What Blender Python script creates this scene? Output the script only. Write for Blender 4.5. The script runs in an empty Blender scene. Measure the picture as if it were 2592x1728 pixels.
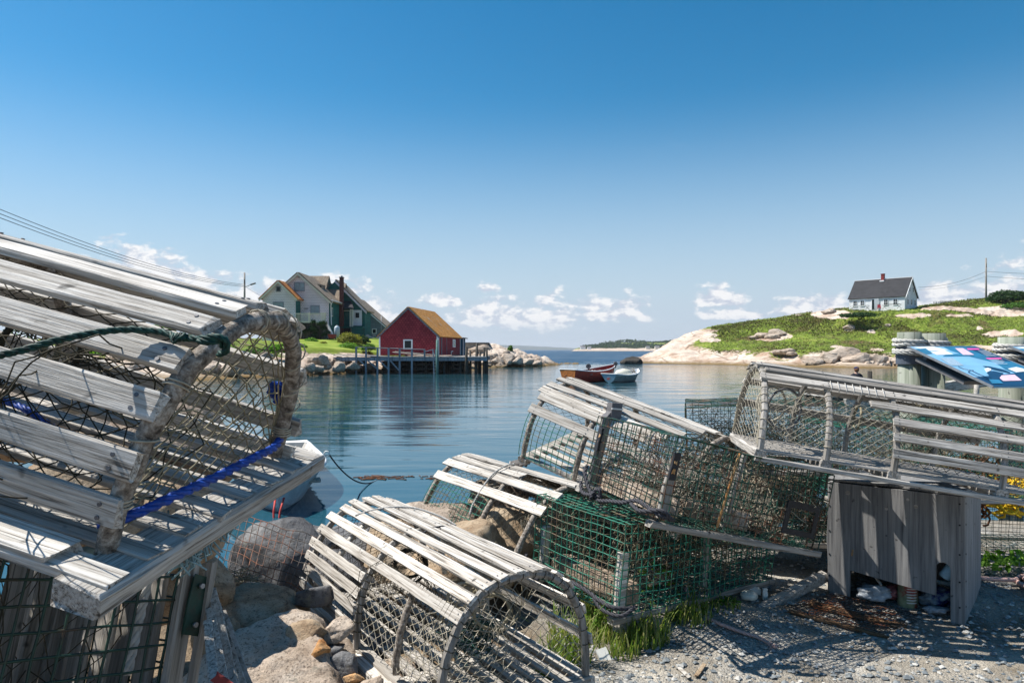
import bpy, math, random
from mathutils import Vector, Matrix, noise
R = math.radians
sc = bpy.context.scene
# ------------------------------------------------------------ camera
EYE = 1.3
F, CX, CY = 1728.0, 1296.0, 885.0
cam = bpy.data.cameras.new('camera'); cam_o = bpy.data.objects.new('camera', cam)
sc.collection.objects.link(cam_o)
cam_o.location = (0, 0, EYE); cam_o.rotation_euler = (R(90), 0, 0)
cam.sensor_width = 36; cam.lens = 24.0
cam.shift_y = (885 - 864) / 2592.0
cam.clip_start = 0.02; cam.clip_end = 60000
sc.camera = cam_o
# ------------------------------------------------------------ world, sun, exposure
SUN = Vector((-0.98 * math.cos(R(57)), 0.195 * math.cos(R(57)), math.sin(R(57)))).normalized()
w = bpy.data.worlds.new("World"); sc.world = w; w.use_nodes = True
nt = w.node_tree; nt.nodes.clear()
def wn(t, **k):
    n = nt.nodes.new(t)
    for a, b in k.items(): setattr(n, a, b)
    return n
def wm(op, a, b=None, c=None):
    n = wn('ShaderNodeMath', operation=op)
    for i, v in enumerate((a, b, c)):
        if v is None: continue
        if isinstance(v, (int, float)): n.inputs[i].default_value = v
        else: nt.links.new(v, n.inputs[i])
    return n.outputs[0]
def wrange(v, a, b, c, d, smooth=True):
    n = wn('ShaderNodeMapRange', interpolation_type='SMOOTHSTEP' if smooth else 'LINEAR')
    nt.links.new(v, n.inputs[0])
    for i, x in enumerate((a, b, c, d)): n.inputs[i + 1].default_value = x
    return n.outputs[0]
def wmix(f, a, b):
    n = wn('ShaderNodeMixRGB')
    if isinstance(f, (int, float)): n.inputs[0].default_value = f
    else: nt.links.new(f, n.inputs[0])
    for i, v in ((1, a), (2, b)):
        if isinstance(v, tuple): n.inputs[i].default_value = (*v, 1)
        else: nt.links.new(v, n.inputs[i])
    return n.outputs[0]
sky = wn('ShaderNodeTexSky', sky_type='NISHITA', sun_disc=False, sun_elevation=R(57),
         sun_rotation=math.atan2(-0.98, 0.195), altitude=0, air_density=1.0, dust_density=0.3, ozone_density=1.0)
hs = wn('ShaderNodeHueSaturation'); hs.inputs['Saturation'].default_value = 1.42; hs.inputs['Value'].default_value = 1.0
gm = wn('ShaderNodeGamma'); gm.inputs[1].default_value = 1.12; nt.links.new(sky.outputs[0], gm.inputs[0]); nt.links.new(gm.outputs[0], hs.inputs['Color']); hs.inputs['Hue'].default_value = .487
tc = wn('ShaderNodeTexCoord'); sep = wn('ShaderNodeSeparateXYZ'); nt.links.new(tc.outputs['Generated'], sep.inputs[0])
X, Y, Z = sep.outputs
az = wm('ARCTAN2', X, Y); el = wm('ARCSINE', Z)
comb = wn('ShaderNodeCombineXYZ'); nt.links.new(az, comb.inputs[0]); nt.links.new(wm('MULTIPLY', el, 1.9), comb.inputs[1])
def wnoise(scale, detail, rough, off=0.0, dist=0.0):
    n = wn('ShaderNodeTexNoise'); n.inputs['Scale'].default_value = scale; n.inputs['Detail'].default_value = detail
    n.inputs['Roughness'].default_value = rough; n.inputs['Distortion'].default_value = dist
    m = wn('ShaderNodeMapping'); m.inputs['Location'].default_value = (off, off * .7, 0)
    nt.links.new(comb.outputs[0], m.inputs[0]); nt.links.new(m.outputs[0], n.inputs['Vector']); return n.outputs[0]
n1 = wnoise(34, 10, .60, 3.1, .15); n2 = wnoise(14, 5, .6, 9.3); n3 = wnoise(6, 4, .55, 5.0)
# cumulus banks: (azimuth, elevation of the base, half width, height) in degrees
banks = [(-28.6, 5.0, 4.2, 3.5), (-25.0, 4.6, 4.0, 2.2), (-19.5, 4.2, 4.5, 2.0), (-14.2, 3.0, 3.6, 3.9), (-11.5, 2.8, 3.4, 2.2), (-5.5, 3.9, 2.1, 1.1), (-2.0, 5.0, 1.7, .95),
         (-1.0, 2.3, 4.8, 2.5), (2.9, 2.4, 4.2, 2.9), (8.3, 2.8, 3.8, 2.4), (16.6, 3.8, 2.8, 1.6), (17.5, 2.7, 4.5, .9), (24.0, 2.9, 4.5, 1.8), (32.5, 3.0, 4.4, 2.4), (36.3, 3.3, 4.8, 3.5), (-42, 4.5, 6, 2.5), (45, 4, 8, 4), (60, 5, 12, 4), (-60, 6, 12, 5), (95, 6, 20, 6), (-95, 6, 20, 6), (140, 7, 25, 6), (-140, 7, 25, 6), (180, 7, 16, 6)]
tot = None; tops = None
for (a, e, hw, h) in banks:
    dx = wm('DIVIDE', wm('SUBTRACT', az, R(a)), R(hw))
    dy = wm('DIVIDE', wm('SUBTRACT', el, R(e)), R(h))
    up = wm('MAXIMUM', dy, 0.0); dn = wm('MULTIPLY', wm('MINIMUM', dy, 0.0), 2.6)
    d = wm('SQRT', wm('ADD', wm('MULTIPLY', dx, dx), wm('ADD', wm('MULTIPLY', up, up), wm('MULTIPLY', dn, dn))))
    v = wm('SUBTRACT', 1.0, d)
    tot = v if tot is None else wm('MAXIMUM', tot, v)
tot = wm('MAXIMUM', tot, -1.0)
dens = wm('ADD', wm('MULTIPLY', tot, 0.85), wm('ADD', wm('MULTIPLY', wm('SUBTRACT', n1, .5), 1.9), wm('MULTIPLY', wm('SUBTRACT', n2, .5), 1.3)))
mask = wrange(dens, 0.10, 0.55, 0, 1)
# a little shading inside the clouds: density compared with the density nearer the sun
n1b = wnoise(34, 10, .60, 3.1 + .012, .15)
shade = wm('ADD', wrange(dens, .1, .9, 0.25, .95), wm('MULTIPLY', wm('SUBTRACT', n1, n1b), 5.0))
ccol = wmix(shade, (5.6, 6.1, 7.2), (9.6, 9.5, 9.5))
band = wm('MULTIPLY', wrange(el, R(5.6), R(1.4), 0, 1), wrange(n3, .3, .62, .25, 1))
base = wmix(wm('MULTIPLY', band, .55), hs.outputs[0], (5.0, 5.6, 6.8))
lowhaze = wrange(el, R(21), R(0.5), 0, .9)
base = wmix(lowhaze, base, (5.0, 6.1, 7.4))
wisp = wm('MULTIPLY', wrange(wnoise(3.0, 6, .7, 1.7, .6), .62, .85, 0, .06), wrange(el, R(4), R(12), 0, 1))
base = wmix(wisp, base, (6.5, 7.2, 8))
fade = wrange(el, R(.6), R(3.0), 0.25, 0.93)
colr = wmix(wm('MULTIPLY', mask, fade), base, ccol)
bg = wn('ShaderNodeBackground'); bg.inputs[1].default_value = 0.069
out = wn('ShaderNodeOutputWorld'); nt.links.new(colr, bg.inputs[0]); nt.links.new(bg.outputs[0], out.inputs[0])
sun = bpy.data.lights.new('sun', 'SUN'); sun.energy = 5.0; sun.angle = R(0.5); sun.color = (1, .95, .87)
sun_o = bpy.data.objects.new('sun', sun); sc.collection.objects.link(sun_o)
sun_o.rotation_euler = (-SUN).to_track_quat('-Z', 'Y').to_euler()
sc.view_settings.view_transform = 'Standard'; sc.view_settings.look = 'None'
sc.view_settings.exposure = 0.62; sc.view_settings.gamma = 1
sc.cycles.max_bounces = 6; sc.cycles.transparent_max_bounces = 12; sc.cycles.caustics_reflective = False; sc.cycles.caustics_refractive = False
sc.cycles.use_denoising = True
# ------------------------------------------------------------ helpers
col = sc.collection
def at(px, py, Y): return Vector(((px - CX) / F * Y, Y, EYE - (py - CY) / F * Y))
def tag(o, label=None, cat=None, group=None, kind=None):
    if label: o['label'] = label
    if cat: o['category'] = cat
    if group: o['group'] = group
    if kind: o['kind'] = kind
    return o
def empty(name, label, cat, group=None, loc=(0, 0, 0), rz=0, M=None):
    o = bpy.data.objects.new(name, None); col.objects.link(o); o.empty_display_size = .1
    if M is not None: o.matrix_world = M
    else: o.location = loc; o.rotation_euler = (0, 0, rz)
    return tag(o, label, cat, group)
def frame(O, u, w=(0, 0, 1)):
    u = Vector(u).normalized(); w = Vector(w); v = w.cross(u).normalized(); w = u.cross(v)
    M = Matrix((u, v, w)).transposed().to_4x4(); M.translation = Vector(O); return M
class MB:
    def __init__(s): s.v = []; s.f = []; s.m = []; s.mi = 0; s.sm = []
    def face(s, idx, sm=False): s.f.append(idx); s.m.append(s.mi); s.sm.append(sm)
    def add(s, vs, fs, sm=False):
        b = len(s.v); s.v.extend([tuple(x) for x in vs])
        for f in fs: s.face([b + i for i in f], sm)
    def quad(s, a, b, c, d): s.add([a, b, c, d], [(0, 1, 2, 3)])
    def box(s, c, d, rot=None):
        c = Vector(c); vs = []
        for x in (-.5, .5):
            for y in (-.5, .5):
                for z in (-.5, .5):
                    p = Vector((x * d[0], y * d[1], z * d[2]))
                    vs.append(c + (rot @ p if rot else p))
        s.add(vs, [(0, 1, 3, 2), (4, 6, 7, 5), (0, 4, 5, 1), (2, 3, 7, 6), (0, 2, 6, 4), (1, 5, 7, 3)])
    def bx(s, x0, x1, y0, y1, z0, z1): s.box(((x0 + x1) / 2, (y0 + y1) / 2, (z0 + z1) / 2), (x1 - x0, y1 - y0, z1 - z0))
    def tube(s, pts, r, n=6, cap=True, closed=False, sm=True, rx=None):
        pts = [Vector(p) for p in pts]; k = len(pts)
        rr = r if isinstance(r, (list, tuple)) else [r] * k
        b = len(s.v); N = None
        for i, p in enumerate(pts):
            if closed: t = pts[(i + 1) % k] - pts[i - 1]
            else: t = pts[min(i + 1, k - 1)] - pts[max(i - 1, 0)]
            if t.length < 1e-9: t = Vector((0, 0, 1))
            t.normalize()
            if N is None:
                N = t.cross(Vector((.31, .17, .93)));
                if N.length < 1e-3: N = t.cross(Vector((1, 0, 0)))
            N = (N - t * N.dot(t)).normalized(); B = t.cross(N)
            for j in range(n):
                a = 2 * math.pi * j / n
                s.v.append(tuple(p + (N * math.cos(a) + B * math.sin(a)) * rr[i]))
        for i in range(k if closed else k - 1):
            i2 = (i + 1) % k
            for j in range(n):
                j2 = (j + 1) % n
                s.face([b + i * n + j, b + i * n + j2, b + i2 * n + j2, b + i2 * n + j], sm)
        if cap and not closed:
            s.face([b + j for j in range(n)][::-1]); s.face([b + (k - 1) * n + j for j in range(n)])
    def plank(s, p0, p1, wdir, w, th, seg=8, jit=.0012, rng=random, bow=0, endj=.006):
        """a weathered board: chamfered section, slightly wandering edges, uneven ends"""
        p0 = Vector(p0); p1 = Vector(p1); t = (p1 - p0).normalized(); W = Vector(wdir); W = (W - t * W.dot(t)).normalized(); N = t.cross(W)
        c = min(w, th) * .16; sec = [(-w/2 + c, -th/2), (w/2 - c, -th/2), (w/2, -th/2 + c), (w/2, th/2 - c), (w/2 - c, th/2), (-w/2 + c, th/2), (-w/2, th/2 - c), (-w/2, -th/2 + c)]
        b = len(s.v); ph = rng.uniform(0, 9)
        for i in range(seg + 1):
            f = i / seg; p = p0.lerp(p1, f) + N * bow * math.sin(math.pi * f)
            for j, (a, q) in enumerate(sec):
                k = 1 + .05 * math.sin(ph + f * 7 + (j > 3) * 2)
                pp = p + W * (a * k + rng.uniform(-jit, jit)) + N * (q + rng.uniform(-jit, jit) * .7)
                if i in (0, seg): pp += t * rng.uniform(-endj, endj)
                s.v.append(tuple(pp))
        for i in range(seg):
            for j in range(8):
                j2 = (j + 1) % 8; s.face([b + i * 8 + j, b + i * 8 + j2, b + (i + 1) * 8 + j2, b + (i + 1) * 8 + j])
        s.face([b + j for j in range(8)][::-1]); s.face([b + seg * 8 + j for j in range(8)])
    def build(s, name, mats, parent=None, world=False):
        me = bpy.data.meshes.new(name); me.from_pydata(s.v, [], s.f)
        mats = mats if isinstance(mats, (list, tuple)) else [mats]
        for m in mats: me.materials.append(m)
        me.polygons.foreach_set('material_index', s.m); me.polygons.foreach_set('use_smooth', s.sm)
        me.update(); o = bpy.data.objects.new(name, me); col.objects.link(o)
        if parent is not None: o.parent = parent
        return o
def lerp(a, b, t): return a + (b - a) * t
def sstep(a, b, x):
    t = max(0, min(1, (x - a) / (b - a))); return t * t * (3 - 2 * t)
def nz(x, y=0., z=0.): return noise.noise(Vector((x, y, z)))
def fbm(p, oct=4, g=.5):
    a = 1; s_ = 0; q = Vector(p)
    for _ in range(oct): s_ += a * noise.noise(q); q = q * 2.03 + Vector((3.1, 1.7, 5.3)); a *= g
    return s_
# ------------------------------------------------------------ materials
def mat(name, rough=.7, spec=.3, metal=0):
    m = bpy.data.materials.new(name); m.use_nodes = True; t = m.node_tree; b = t.nodes['Principled BSDF']
    b.inputs['Roughness'].default_value = rough; b.inputs['Specular IOR Level'].default_value = spec; b.inputs['Metallic'].default_value = metal
    return m, t, b
def mnode(t, k, **a):
    n = t.nodes.new(k)
    for x, y in a.items(): setattr(n, x, y)
    return n
def coords(t, scale=(1, 1, 1), kind='Object', rnd=True):
    c = mnode(t, 'ShaderNodeTexCoord'); m = mnode(t, 'ShaderNodeMapping'); m.inputs['Scale'].default_value = scale
    t.links.new(c.outputs[kind], m.inputs[0])
    if rnd:
        i = mnode(t, 'ShaderNodeObjectInfo'); mm = mnode(t, 'ShaderNodeVectorMath', operation='SCALE'); mm.inputs[0].default_value = (37, 53, 91)
        t.links.new(i.outputs['Random'], mm.inputs['Scale']); t.links.new(mm.outputs[0], m.inputs['Location'])
    return m.outputs[0]
def tnoise(t, vec, scale, detail=4, rough=.55, dist=0):
    n = mnode(t, 'ShaderNodeTexNoise'); n.inputs['Scale'].default_value = scale; n.inputs['Detail'].default_value = detail
    n.inputs['Roughness'].default_value = rough; n.inputs['Distortion'].default_value = dist
    t.links.new(vec, n.inputs['Vector']); return n.outputs[0]
def ramp(t, fac, stops):
    n = mnode(t, 'ShaderNodeValToRGB'); e = n.color_ramp.elements
    while len(e) < len(stops): e.new(.5)
    for i, (p, c) in enumerate(stops): e[i].position = p; e[i].color = (*c, 1) if len(c) == 3 else c
    t.links.new(fac, n.inputs[0]); return n.outputs[0]
def mixc(t, f, a, b, mode='MIX'):
    n = mnode(t, 'ShaderNodeMixRGB', blend_type=mode)
    for i, v in enumerate((f, a, b)):
        if isinstance(v, (int, float)): n.inputs[i].default_value = v
        elif isinstance(v, tuple): n.inputs[i].default_value = (*v, 1)
        else: t.links.new(v, n.inputs[i])
    return n.outputs[0]
def bump(t, b, h, strength=.5, dist=.01, prev=None):
    n = mnode(t, 'ShaderNodeBump'); n.inputs['Strength'].default_value = strength; n.inputs['Distance'].default_value = dist
    t.links.new(h, n.inputs['Height'])
    if prev: t.links.new(prev, n.inputs['Normal'])
    t.links.new(n.outputs[0], b.inputs['Normal']); return n.outputs[0]
def mth(t, op, a, b=None):
    n = mnode(t, 'ShaderNodeMath', operation=op)
    for i, v in enumerate((a, b)):
        if v is None: continue
        if isinstance(v, (int, float)): n.inputs[i].default_value = v
        else: t.links.new(v, n.inputs[i])
    return n.outputs[0]
def wood(name, lo, mid, hi, axis=0, grain=60, stain=None, b_=.5, crack=.8):
    m, t, b = mat(name, .8, .25)
    s = [grain] * 3; s[axis] = grain * .035
    g = tnoise(t, coords(t, tuple(s)), 1, 6, .65, .4)
    s2 = [9, 9, 9]; s2[axis] = 1.2
    g2 = tnoise(t, coords(t, tuple(s2)), 1, 4, .6, .2)
    c = ramp(t, g, [(.33, lo), (.44, mid), (.60, hi)])
    s3 = [grain * 1.7] * 3; s3[axis] = grain * .02
    crk = ramp(t, tnoise(t, coords(t, tuple(s3)), 1, 3, .5, .6), [(.335, (.12, .11, .10)), (.375, (1, 1, 1))]); c = mixc(t, crack, c, crk, 'MULTIPLY')
    c = mixc(t, ramp(t, g2, [(.35, (0, 0, 0)), (.7, (.55, .55, .55))]), c, tuple(x * .62 for x in mid) if stain is None else stain)
    i = mnode(t, 'ShaderNodeObjectInfo'); k = mth(t, 'ADD', mth(t, 'MULTIPLY', i.outputs['Random'], .42), .70)
    cc = mnode(t, 'ShaderNodeVectorMath', operation='SCALE'); t.links.new(c, cc.inputs[0]); t.links.new(k, cc.inputs['Scale'])
    # small dark knots and specks
    sp = ramp(t, tnoise(t, coords(t, (26, 26, 26)), 1, 2, .5), [(.24, (.25, .25, .25)), (.32, (1, 1, 1))])
    c3 = mixc(t, 1.0, cc.outputs[0], sp, 'MULTIPLY')
    t.links.new(c3, b.inputs['Base Color'])
    bump(t, b, g, b_, .004); return m
M = {}
for ax, nm in ((0, 'x'), (1, 'y'), (2, 'z')):
    M['grey_' + nm] = wood('weathered_wood_' + nm, (.10, .085, .07), (.50, .46, .41), (.84, .81, .76), ax, 170, b_=1.0)
for ax, nm in ((0, 'x'), (1, 'y')): M['ash_' + nm] = wood('ash_grey_wood_' + nm, (.07, .06, .05), (.31, .285, .255), (.60, .565, .52), ax, 120, b_=.9)
M['pale'] = wood('pale_sun_bleached_wood', (.09, .075, .06), (.46, .415, .36), (.80, .76, .70), 0, 110, b_=.9)
M['pale_y'] = wood('pale_sun_bleached_wood_y', (.09, .075, .06), (.42, .38, .33), (.74, .70, .64), 1, 110, b_=.9)
M['dull'] = wood('dull_grey_wood', (.10, .09, .08), (.30, .275, .245), (.50, .47, .43), 0, 80)
M['dull_y'] = wood('dull_grey_wood_y', (.10, .09, .08), (.28, .26, .23), (.46, .43, .40), 1, 80)
M['dull_z'] = wood('dull_grey_wood_z', (.10, .09, .08), (.28, .26, .23), (.46, .43, .40), 2, 80)
M['ply'] = wood('grey_plywood', (.11, .11, .115), (.24, .24, .245), (.38, .375, .37), 2, 75, crack=.15)
M['dark_wood'] = wood('dark_wet_wood', (.012, .011, .010), (.05, .044, .036), (.11, .10, .085), 2, 10)
M['deck_wood'] = wood('silvery_deck_wood', (.16, .15, .14), (.42, .40, .38), (.62, .6, .57), 0, 8)
M['rail_wood'] = wood('blue_grey_rail_wood', (.10, .11, .13), (.25, .27, .31), (.36, .38, .42), 2, 9)
def bark():
    m, t, b = mat('bark_branch_wood', .85, .2); v = coords(t, (1, 1, 1))
    g = tnoise(t, v, 70, 6, .7, .3); c = ramp(t, g, [(.33, (.05, .04, .034)), (.5, (.24, .205, .17)), (.66, (.52, .48, .43))])
    t.links.new(c, b.inputs['Base Color']); bump(t, b, g, .9, .006); return m
M['bark'] = bark()
def rusty(name, base, rust, amt=.5, rough=.5, scale=9):
    m, t, b = mat(name, rough, .4); v = coords(t, (1, 1, 1))
    f = ramp(t, tnoise(t, v, scale, 5, .7), [(amt - .05, (0, 0, 0)), (amt + .06, (1, 1, 1))])
    f2 = ramp(t, tnoise(t, v, scale * 3, 3, .6), [(.3, (.6, .6, .6)), (.7, (1.25, 1.25, 1.25))])
    c = mixc(t, 1.0, mixc(t, f, base, rust), f2, 'MULTIPLY'); t.links.new(c, b.inputs['Base Color']); return m
M['green_wire'] = rusty('green_coated_wire', (.012, .12, .075), (.12, .075, .04), .54)
M['teal_wire'] = rusty('bright_green_coated_wire', (.02, .17, .115), (.15, .105, .065), .55)
M['dark_wire'] = rusty('dark_green_coated_wire', (.012, .045, .032), (.05, .035, .025), .6)
M['mid_wire'] = rusty('worn_green_wire', (.012, .065, .045), (.12, .05, .025), .54)
M['rust_wire'] = rusty('rusted_wire', (.035, .028, .024), (.22, .075, .03), .5)
def plain(name, c, rough=.6, spec=.3, var=.25, scale=30, metal=0, bmp=0):
    m, t, b = mat(name, rough, spec, metal); v = coords(t, (1, 1, 1))
    f = ramp(t, tnoise(t, v, scale, 5, .6), [(.3, (1 - var,) * 3), (.7, (1 + var * .6,) * 3)])
    t.links.new(mixc(t, 1.0, c, f, 'MULTIPLY'), b.inputs['Base Color'])
    if bmp: bump(t, b, tnoise(t, v, scale * 2, 4, .6), .5, bmp)
    return m
M['twine'] = plain('old_twine', (.27, .24, .165), .8, .2, .45, 25)
M['twine_dark'] = plain('tarred_twine', (.055, .05, .035), .8, .2, .5, 25)
M['twine_pale'] = plain('pale_twine', (.42, .38, .30), .8, .2, .45, 25)
M['white_rope'] = plain('white_rope', (.50, .485, .455), .8, .2, .3, 60)
M['blue_rope'] = plain('blue_rope', (.01, .06, .36), .5, .4, .5, 90)
M['teal_rope'] = plain('green_black_rope', (.008, .05, .042), .6, .3, .9, 160)
M['black_rope'] = plain('black_rope', (.05, .05, .06), .7, .3, .6, 140)
M['aqua_rope'] = plain('faded_blue_rope', (.22, .36, .42), .7, .3, .4, 60)
M['yellow_rope'] = plain('yellow_rope', (.75, .50, .02), .6, .3, .3, 60)
M['brown_rope'] = plain('brown_rope', (.16, .07, .035), .8, .2, .4, 60)
M['pink_rope'] = plain('pink_rope', (.55, .36, .32), .7, .3, .2, 40)
M['orange_rope'] = plain('orange_rope', (.62, .13, .05), .7, .3, .2, 40)
M['red_rope'] = plain('red_rope', (.5, .06, .05), .6, .3, .2, 60)
M['steel'] = plain('galvanised_steel', (.33, .34, .36), .45, .5, .2, 30, .6)
M['nail'] = plain('dull_nail', (.14, .14, .15), .5, .5, .3, 200, .5)
M['rubber'] = plain('black_rubber', (.025, .025, .028), .55, .3, .3, 30)
M['grey_plastic'] = plain('grey_plastic', (.14, .135, .14), .55, .3, .3, 30)
M['white_plastic'] = plain('white_plastic', (.75, .74, .70), .4, .4, .08, 20)
M['white_paint'] = plain('white_paint', (.78, .79, .80), .6, .3, .06, 4)
M['cream_paint'] = plain('cream_paint', (.66, .63, .52), .6, .3, .1, 4)
M['dark_glass'] = plain('dark_window_glass', (.012, .022, .025), .25, .25, .3, 2)
M['pale_glass'] = plain('curtained_window_glass', (.20, .28, .31), .12, .5, .3, 2)
M['black'] = plain('black_opening', (.006, .006, .007), .8, .1, .2, 4)
def shingle(name, a, b_, sx, sz, stain=None, rot=False, rough=.85):
    m, t, b = mat(name, rough, .2)
    br = mnode(t, 'ShaderNodeTexBrick'); br.inputs['Scale'].default_value = 1.0; br.inputs['Mortar Size'].default_value = .018
    br.inputs['Brick Width'].default_value = sx; br.inputs['Row Height'].default_value = sz
    br.inputs['Color1'].default_value = (*a, 1); br.inputs['Color2'].default_value = (*b_, 1); br.inputs['Mortar'].default_value = (*[x * .45 for x in a], 1)
    g = mnode(t, 'ShaderNodeTexCoord'); sp = mnode(t, 'ShaderNodeSeparateXYZ'); t.links.new(g.outputs['Object'], sp.inputs[0])
    cb = mnode(t, 'ShaderNodeCombineXYZ'); t.links.new(mth(t, 'ADD', sp.outputs[0], sp.outputs[1]), cb.inputs[0]); t.links.new(sp.outputs[2], cb.inputs[1])
    t.links.new(cb.outputs[0], br.inputs['Vector'])
    v = coords(t, (1, 1, 1)); c = br.outputs[0]
    f = ramp(t, tnoise(t, v, .9, 6, .7), [(.3, (.78, .78, .78)), (.7, (1.1, 1.1, 1.1))]); c = mixc(t, 1.0, c, f, 'MULTIPLY')
    if stain: c = mixc(t, ramp(t, tnoise(t, v, stain[1], 6, .7), [(stain[2], (0, 0, 0)), (stain[2] + .08, (1, 1, 1))]), c, stain[0])
    t.links.new(c, b.inputs['Base Color']); bump(t, b, br.outputs['Fac'], -.4, .004); return m
M['pink_shingle'] = shingle('pale_pink_shingle_wall', (.80, .73, .75), (.88, .81, .83), .25, .18)
M['green_wall'] = shingle('dark_green_clapboard', (.02, .13, .12), (.025, .16, .145), 4., .15)
M['red_wall'] = shingle('deep_red_shingle', (.26, .028, .042), (.38, .05, .062), .26, .19, ((.40, .16, .17), 2.6, .66))
M['slate_wall'] = shingle('slate_blue_board_wall', (.15, .20, .25), (.18, .23, .28), 4., .18)
M['white_wall'] = shingle('white_clapboard', (.88, .89, .90), (.92, .93, .93), 6., .14)
M['blue_wall'] = shingle('deep_blue_board_wall', (.03, .09, .16), (.04, .11, .18), 4., .2)
M['brown_roof'] = shingle('brown_shingle_roof', (.26, .20, .15), (.40, .33, .25), .3, .14, ((.12, .09, .07), 1.5, .6))
M['rust_roof'] = shingle('lichen_roof', (.42, .13, .05), (.5, .2, .08), .3, .14, ((.62, .28, .06), 1.2, .5))
M['orange_roof'] = shingle('orange_lichen_roof', (.62, .25, .05), (.72, .36, .10), .3, .13, ((.40, .34, .26), 1.1, .58))
M['black_roof'] = shingle('black_asphalt_shingle', (.045, .045, .05), (.07, .07, .075), .3, .12)
M['brick'] = shingle('red_brick', (.30, .05, .05), (.36, .07, .06), .2, .08)
M['dark_brick'] = shingle('dark_brick', (.14, .055, .05), (.2, .08, .07), .2, .08)
def granite(name, a, b_, c_, sc=1., speck=.5, tide=None):
    m, t, b = mat(name, .85, .25); v = coords(t, (sc,) * 3)
    n = tnoise(t, v, 1.4, 8, .65, .3); c = ramp(t, n, [(.30, a), (.5, b_), (.7, c_)])
    s = tnoise(t, v, 38, 3, .7); c = mixc(t, speck, c, ramp(t, s, [(.37, (.16, .14, .13)), (.43, (1, 1, 1)), (.60, (1.0, 1.0, 1.0)), (.66, (1.3, 1.28, 1.25))]), 'MULTIPLY')
    cr = mnode(t, 'ShaderNodeTexVoronoi', feature='DISTANCE_TO_EDGE'); cr.inputs['Scale'].default_value = .55; t.links.new(v, cr.inputs['Vector'])
    c = mixc(t, .55, c, ramp(t, cr.outputs['Distance'], [(.0, (.35, .32, .3)), (.035, (1, 1, 1))]), 'MULTIPLY')
    if tide is not None:
        g = mnode(t, 'ShaderNodeNewGeometry'); sp = mnode(t, 'ShaderNodeSeparateXYZ'); t.links.new(g.outputs['Position'], sp.inputs[0])
        h = mth(t, 'ADD', sp.outputs[2], mth(t, 'MULTIPLY', mth(t, 'SUBTRACT', tnoise(t, v, .7, 4, .6), .5), .7))
        k = mnode(t, 'ShaderNodeMapRange'); t.links.new(h, k.inputs[0]); k.inputs[1].default_value = tide - .1; k.inputs[2].default_value = tide + .25; k.inputs[3].default_value = 1; k.inputs[4].default_value = 0
        c = mixc(t, k.outputs[0], c, (.15, .105, .05))
    pit = ramp(t, tnoise(t, v, 11, 6, .75, .5), [(.36, (.42, .38, .34)), (.47, (1, 1, 1)), (.66, (1, 1, 1)), (.74, (1.15, 1.12, 1.0))]); c = mixc(t, .8, c, pit, 'MULTIPLY')
    li = ramp(t, tnoise(t, v, 3.1, 7, .75), [(.60, (0, 0, 0)), (.64, (.6, .6, .6))]); c = mixc(t, li, c, (.20, .19, .15))
    t.links.new(c, b.inputs['Base Color'])
    p = bump(t, b, tnoise(t, v, 60, 5, .65), .8, .008 / max(sc, .2)); p = bump(t, b, tnoise(t, v, 5, 8, .7), .9, .09 / max(sc, .2), p); bump(t, b, cr.outputs['Distance'], .5, .10 / max(sc, .2), p); return m
M['pale_granite'] = granite('pale_pink_granite', (.26, .19, .14), (.46, .375, .30), (.60, .52, .44), .6, .5, -.55)
M['tan_granite'] = granite('tan_granite', (.27, .20, .14), (.47, .38, .30), (.62, .53, .44), 3.0, .7)
M['slate'] = granite('grey_slate_rock', (.075, .075, .08), (.155, .155, .16), (.27, .265, .26), 4.0, .25)
M['brown_rock'] = granite('brown_rock', (.22, .14, .08), (.40, .30, .20), (.5, .42, .32), 4.0, .5)
M['orange_rock'] = granite('orange_rock', (.40, .16, .05), (.56, .30, .12), (.62, .45, .28), 6.0, .5)
M['far_forest'] = plain('distant_spruce_forest', (.035, .05, .035), .9, .1, .3, .02)
def leafm(name, a, b_, c_=None, tr=.35):
    m, t, b = mat(name, .6, .25); v = coords(t, (1, 1, 1)); n = tnoise(t, v, 2.2, 5, .7)
    g = mnode(t, 'ShaderNodeNewGeometry'); f = mth(t, 'ADD', mth(t, 'MULTIPLY', n, .6), mth(t, 'MULTIPLY', g.outputs['Random Per Island'], .4))
    c = ramp(t, f, [(.3, a), (.7, b_)] if c_ is None else [(.28, a), (.45, b_), (.64, c_)])
    t.links.new(c, b.inputs['Base Color'])
    tl = mnode(t, 'ShaderNodeBsdfTranslucent'); t.links.new(mixc(t, 1., c, (1.3, 1.5, .6), 'MULTIPLY'), tl.inputs[0])
    ad = mnode(t, 'ShaderNodeMixShader'); ad.inputs[0].default_value = tr; o = t.nodes['Material Output']
    t.links.new(b.outputs[0], ad.inputs[1]); t.links.new(tl.outputs[0], ad.inputs[2]); t.links.new(ad.outputs[0], o.inputs[0]); return m
M['leaf'] = leafm('green_leaf', (.035, .09, .012), (.10, .22, .03))
M['leaf_bright'] = leafm('bright_green_leaf', (.07, .17, .015), (.19, .36, .04))
M['leaf_dark'] = leafm('dark_green_leaf', (.012, .035, .010), (.035, .085, .02))
M['leaf_olive'] = leafm('olive_leaf', (.12, .13, .02), (.30, .28, .06))
M['grass'] = leafm('grass_blade', (.08, .135, .022), (.16, .23, .042), (.34, .32, .14))
M['heath'] = leafm('heath_leaf', (.060, .050, .020), (.12, .095, .038), (.13, .16, .04), .25)
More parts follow.
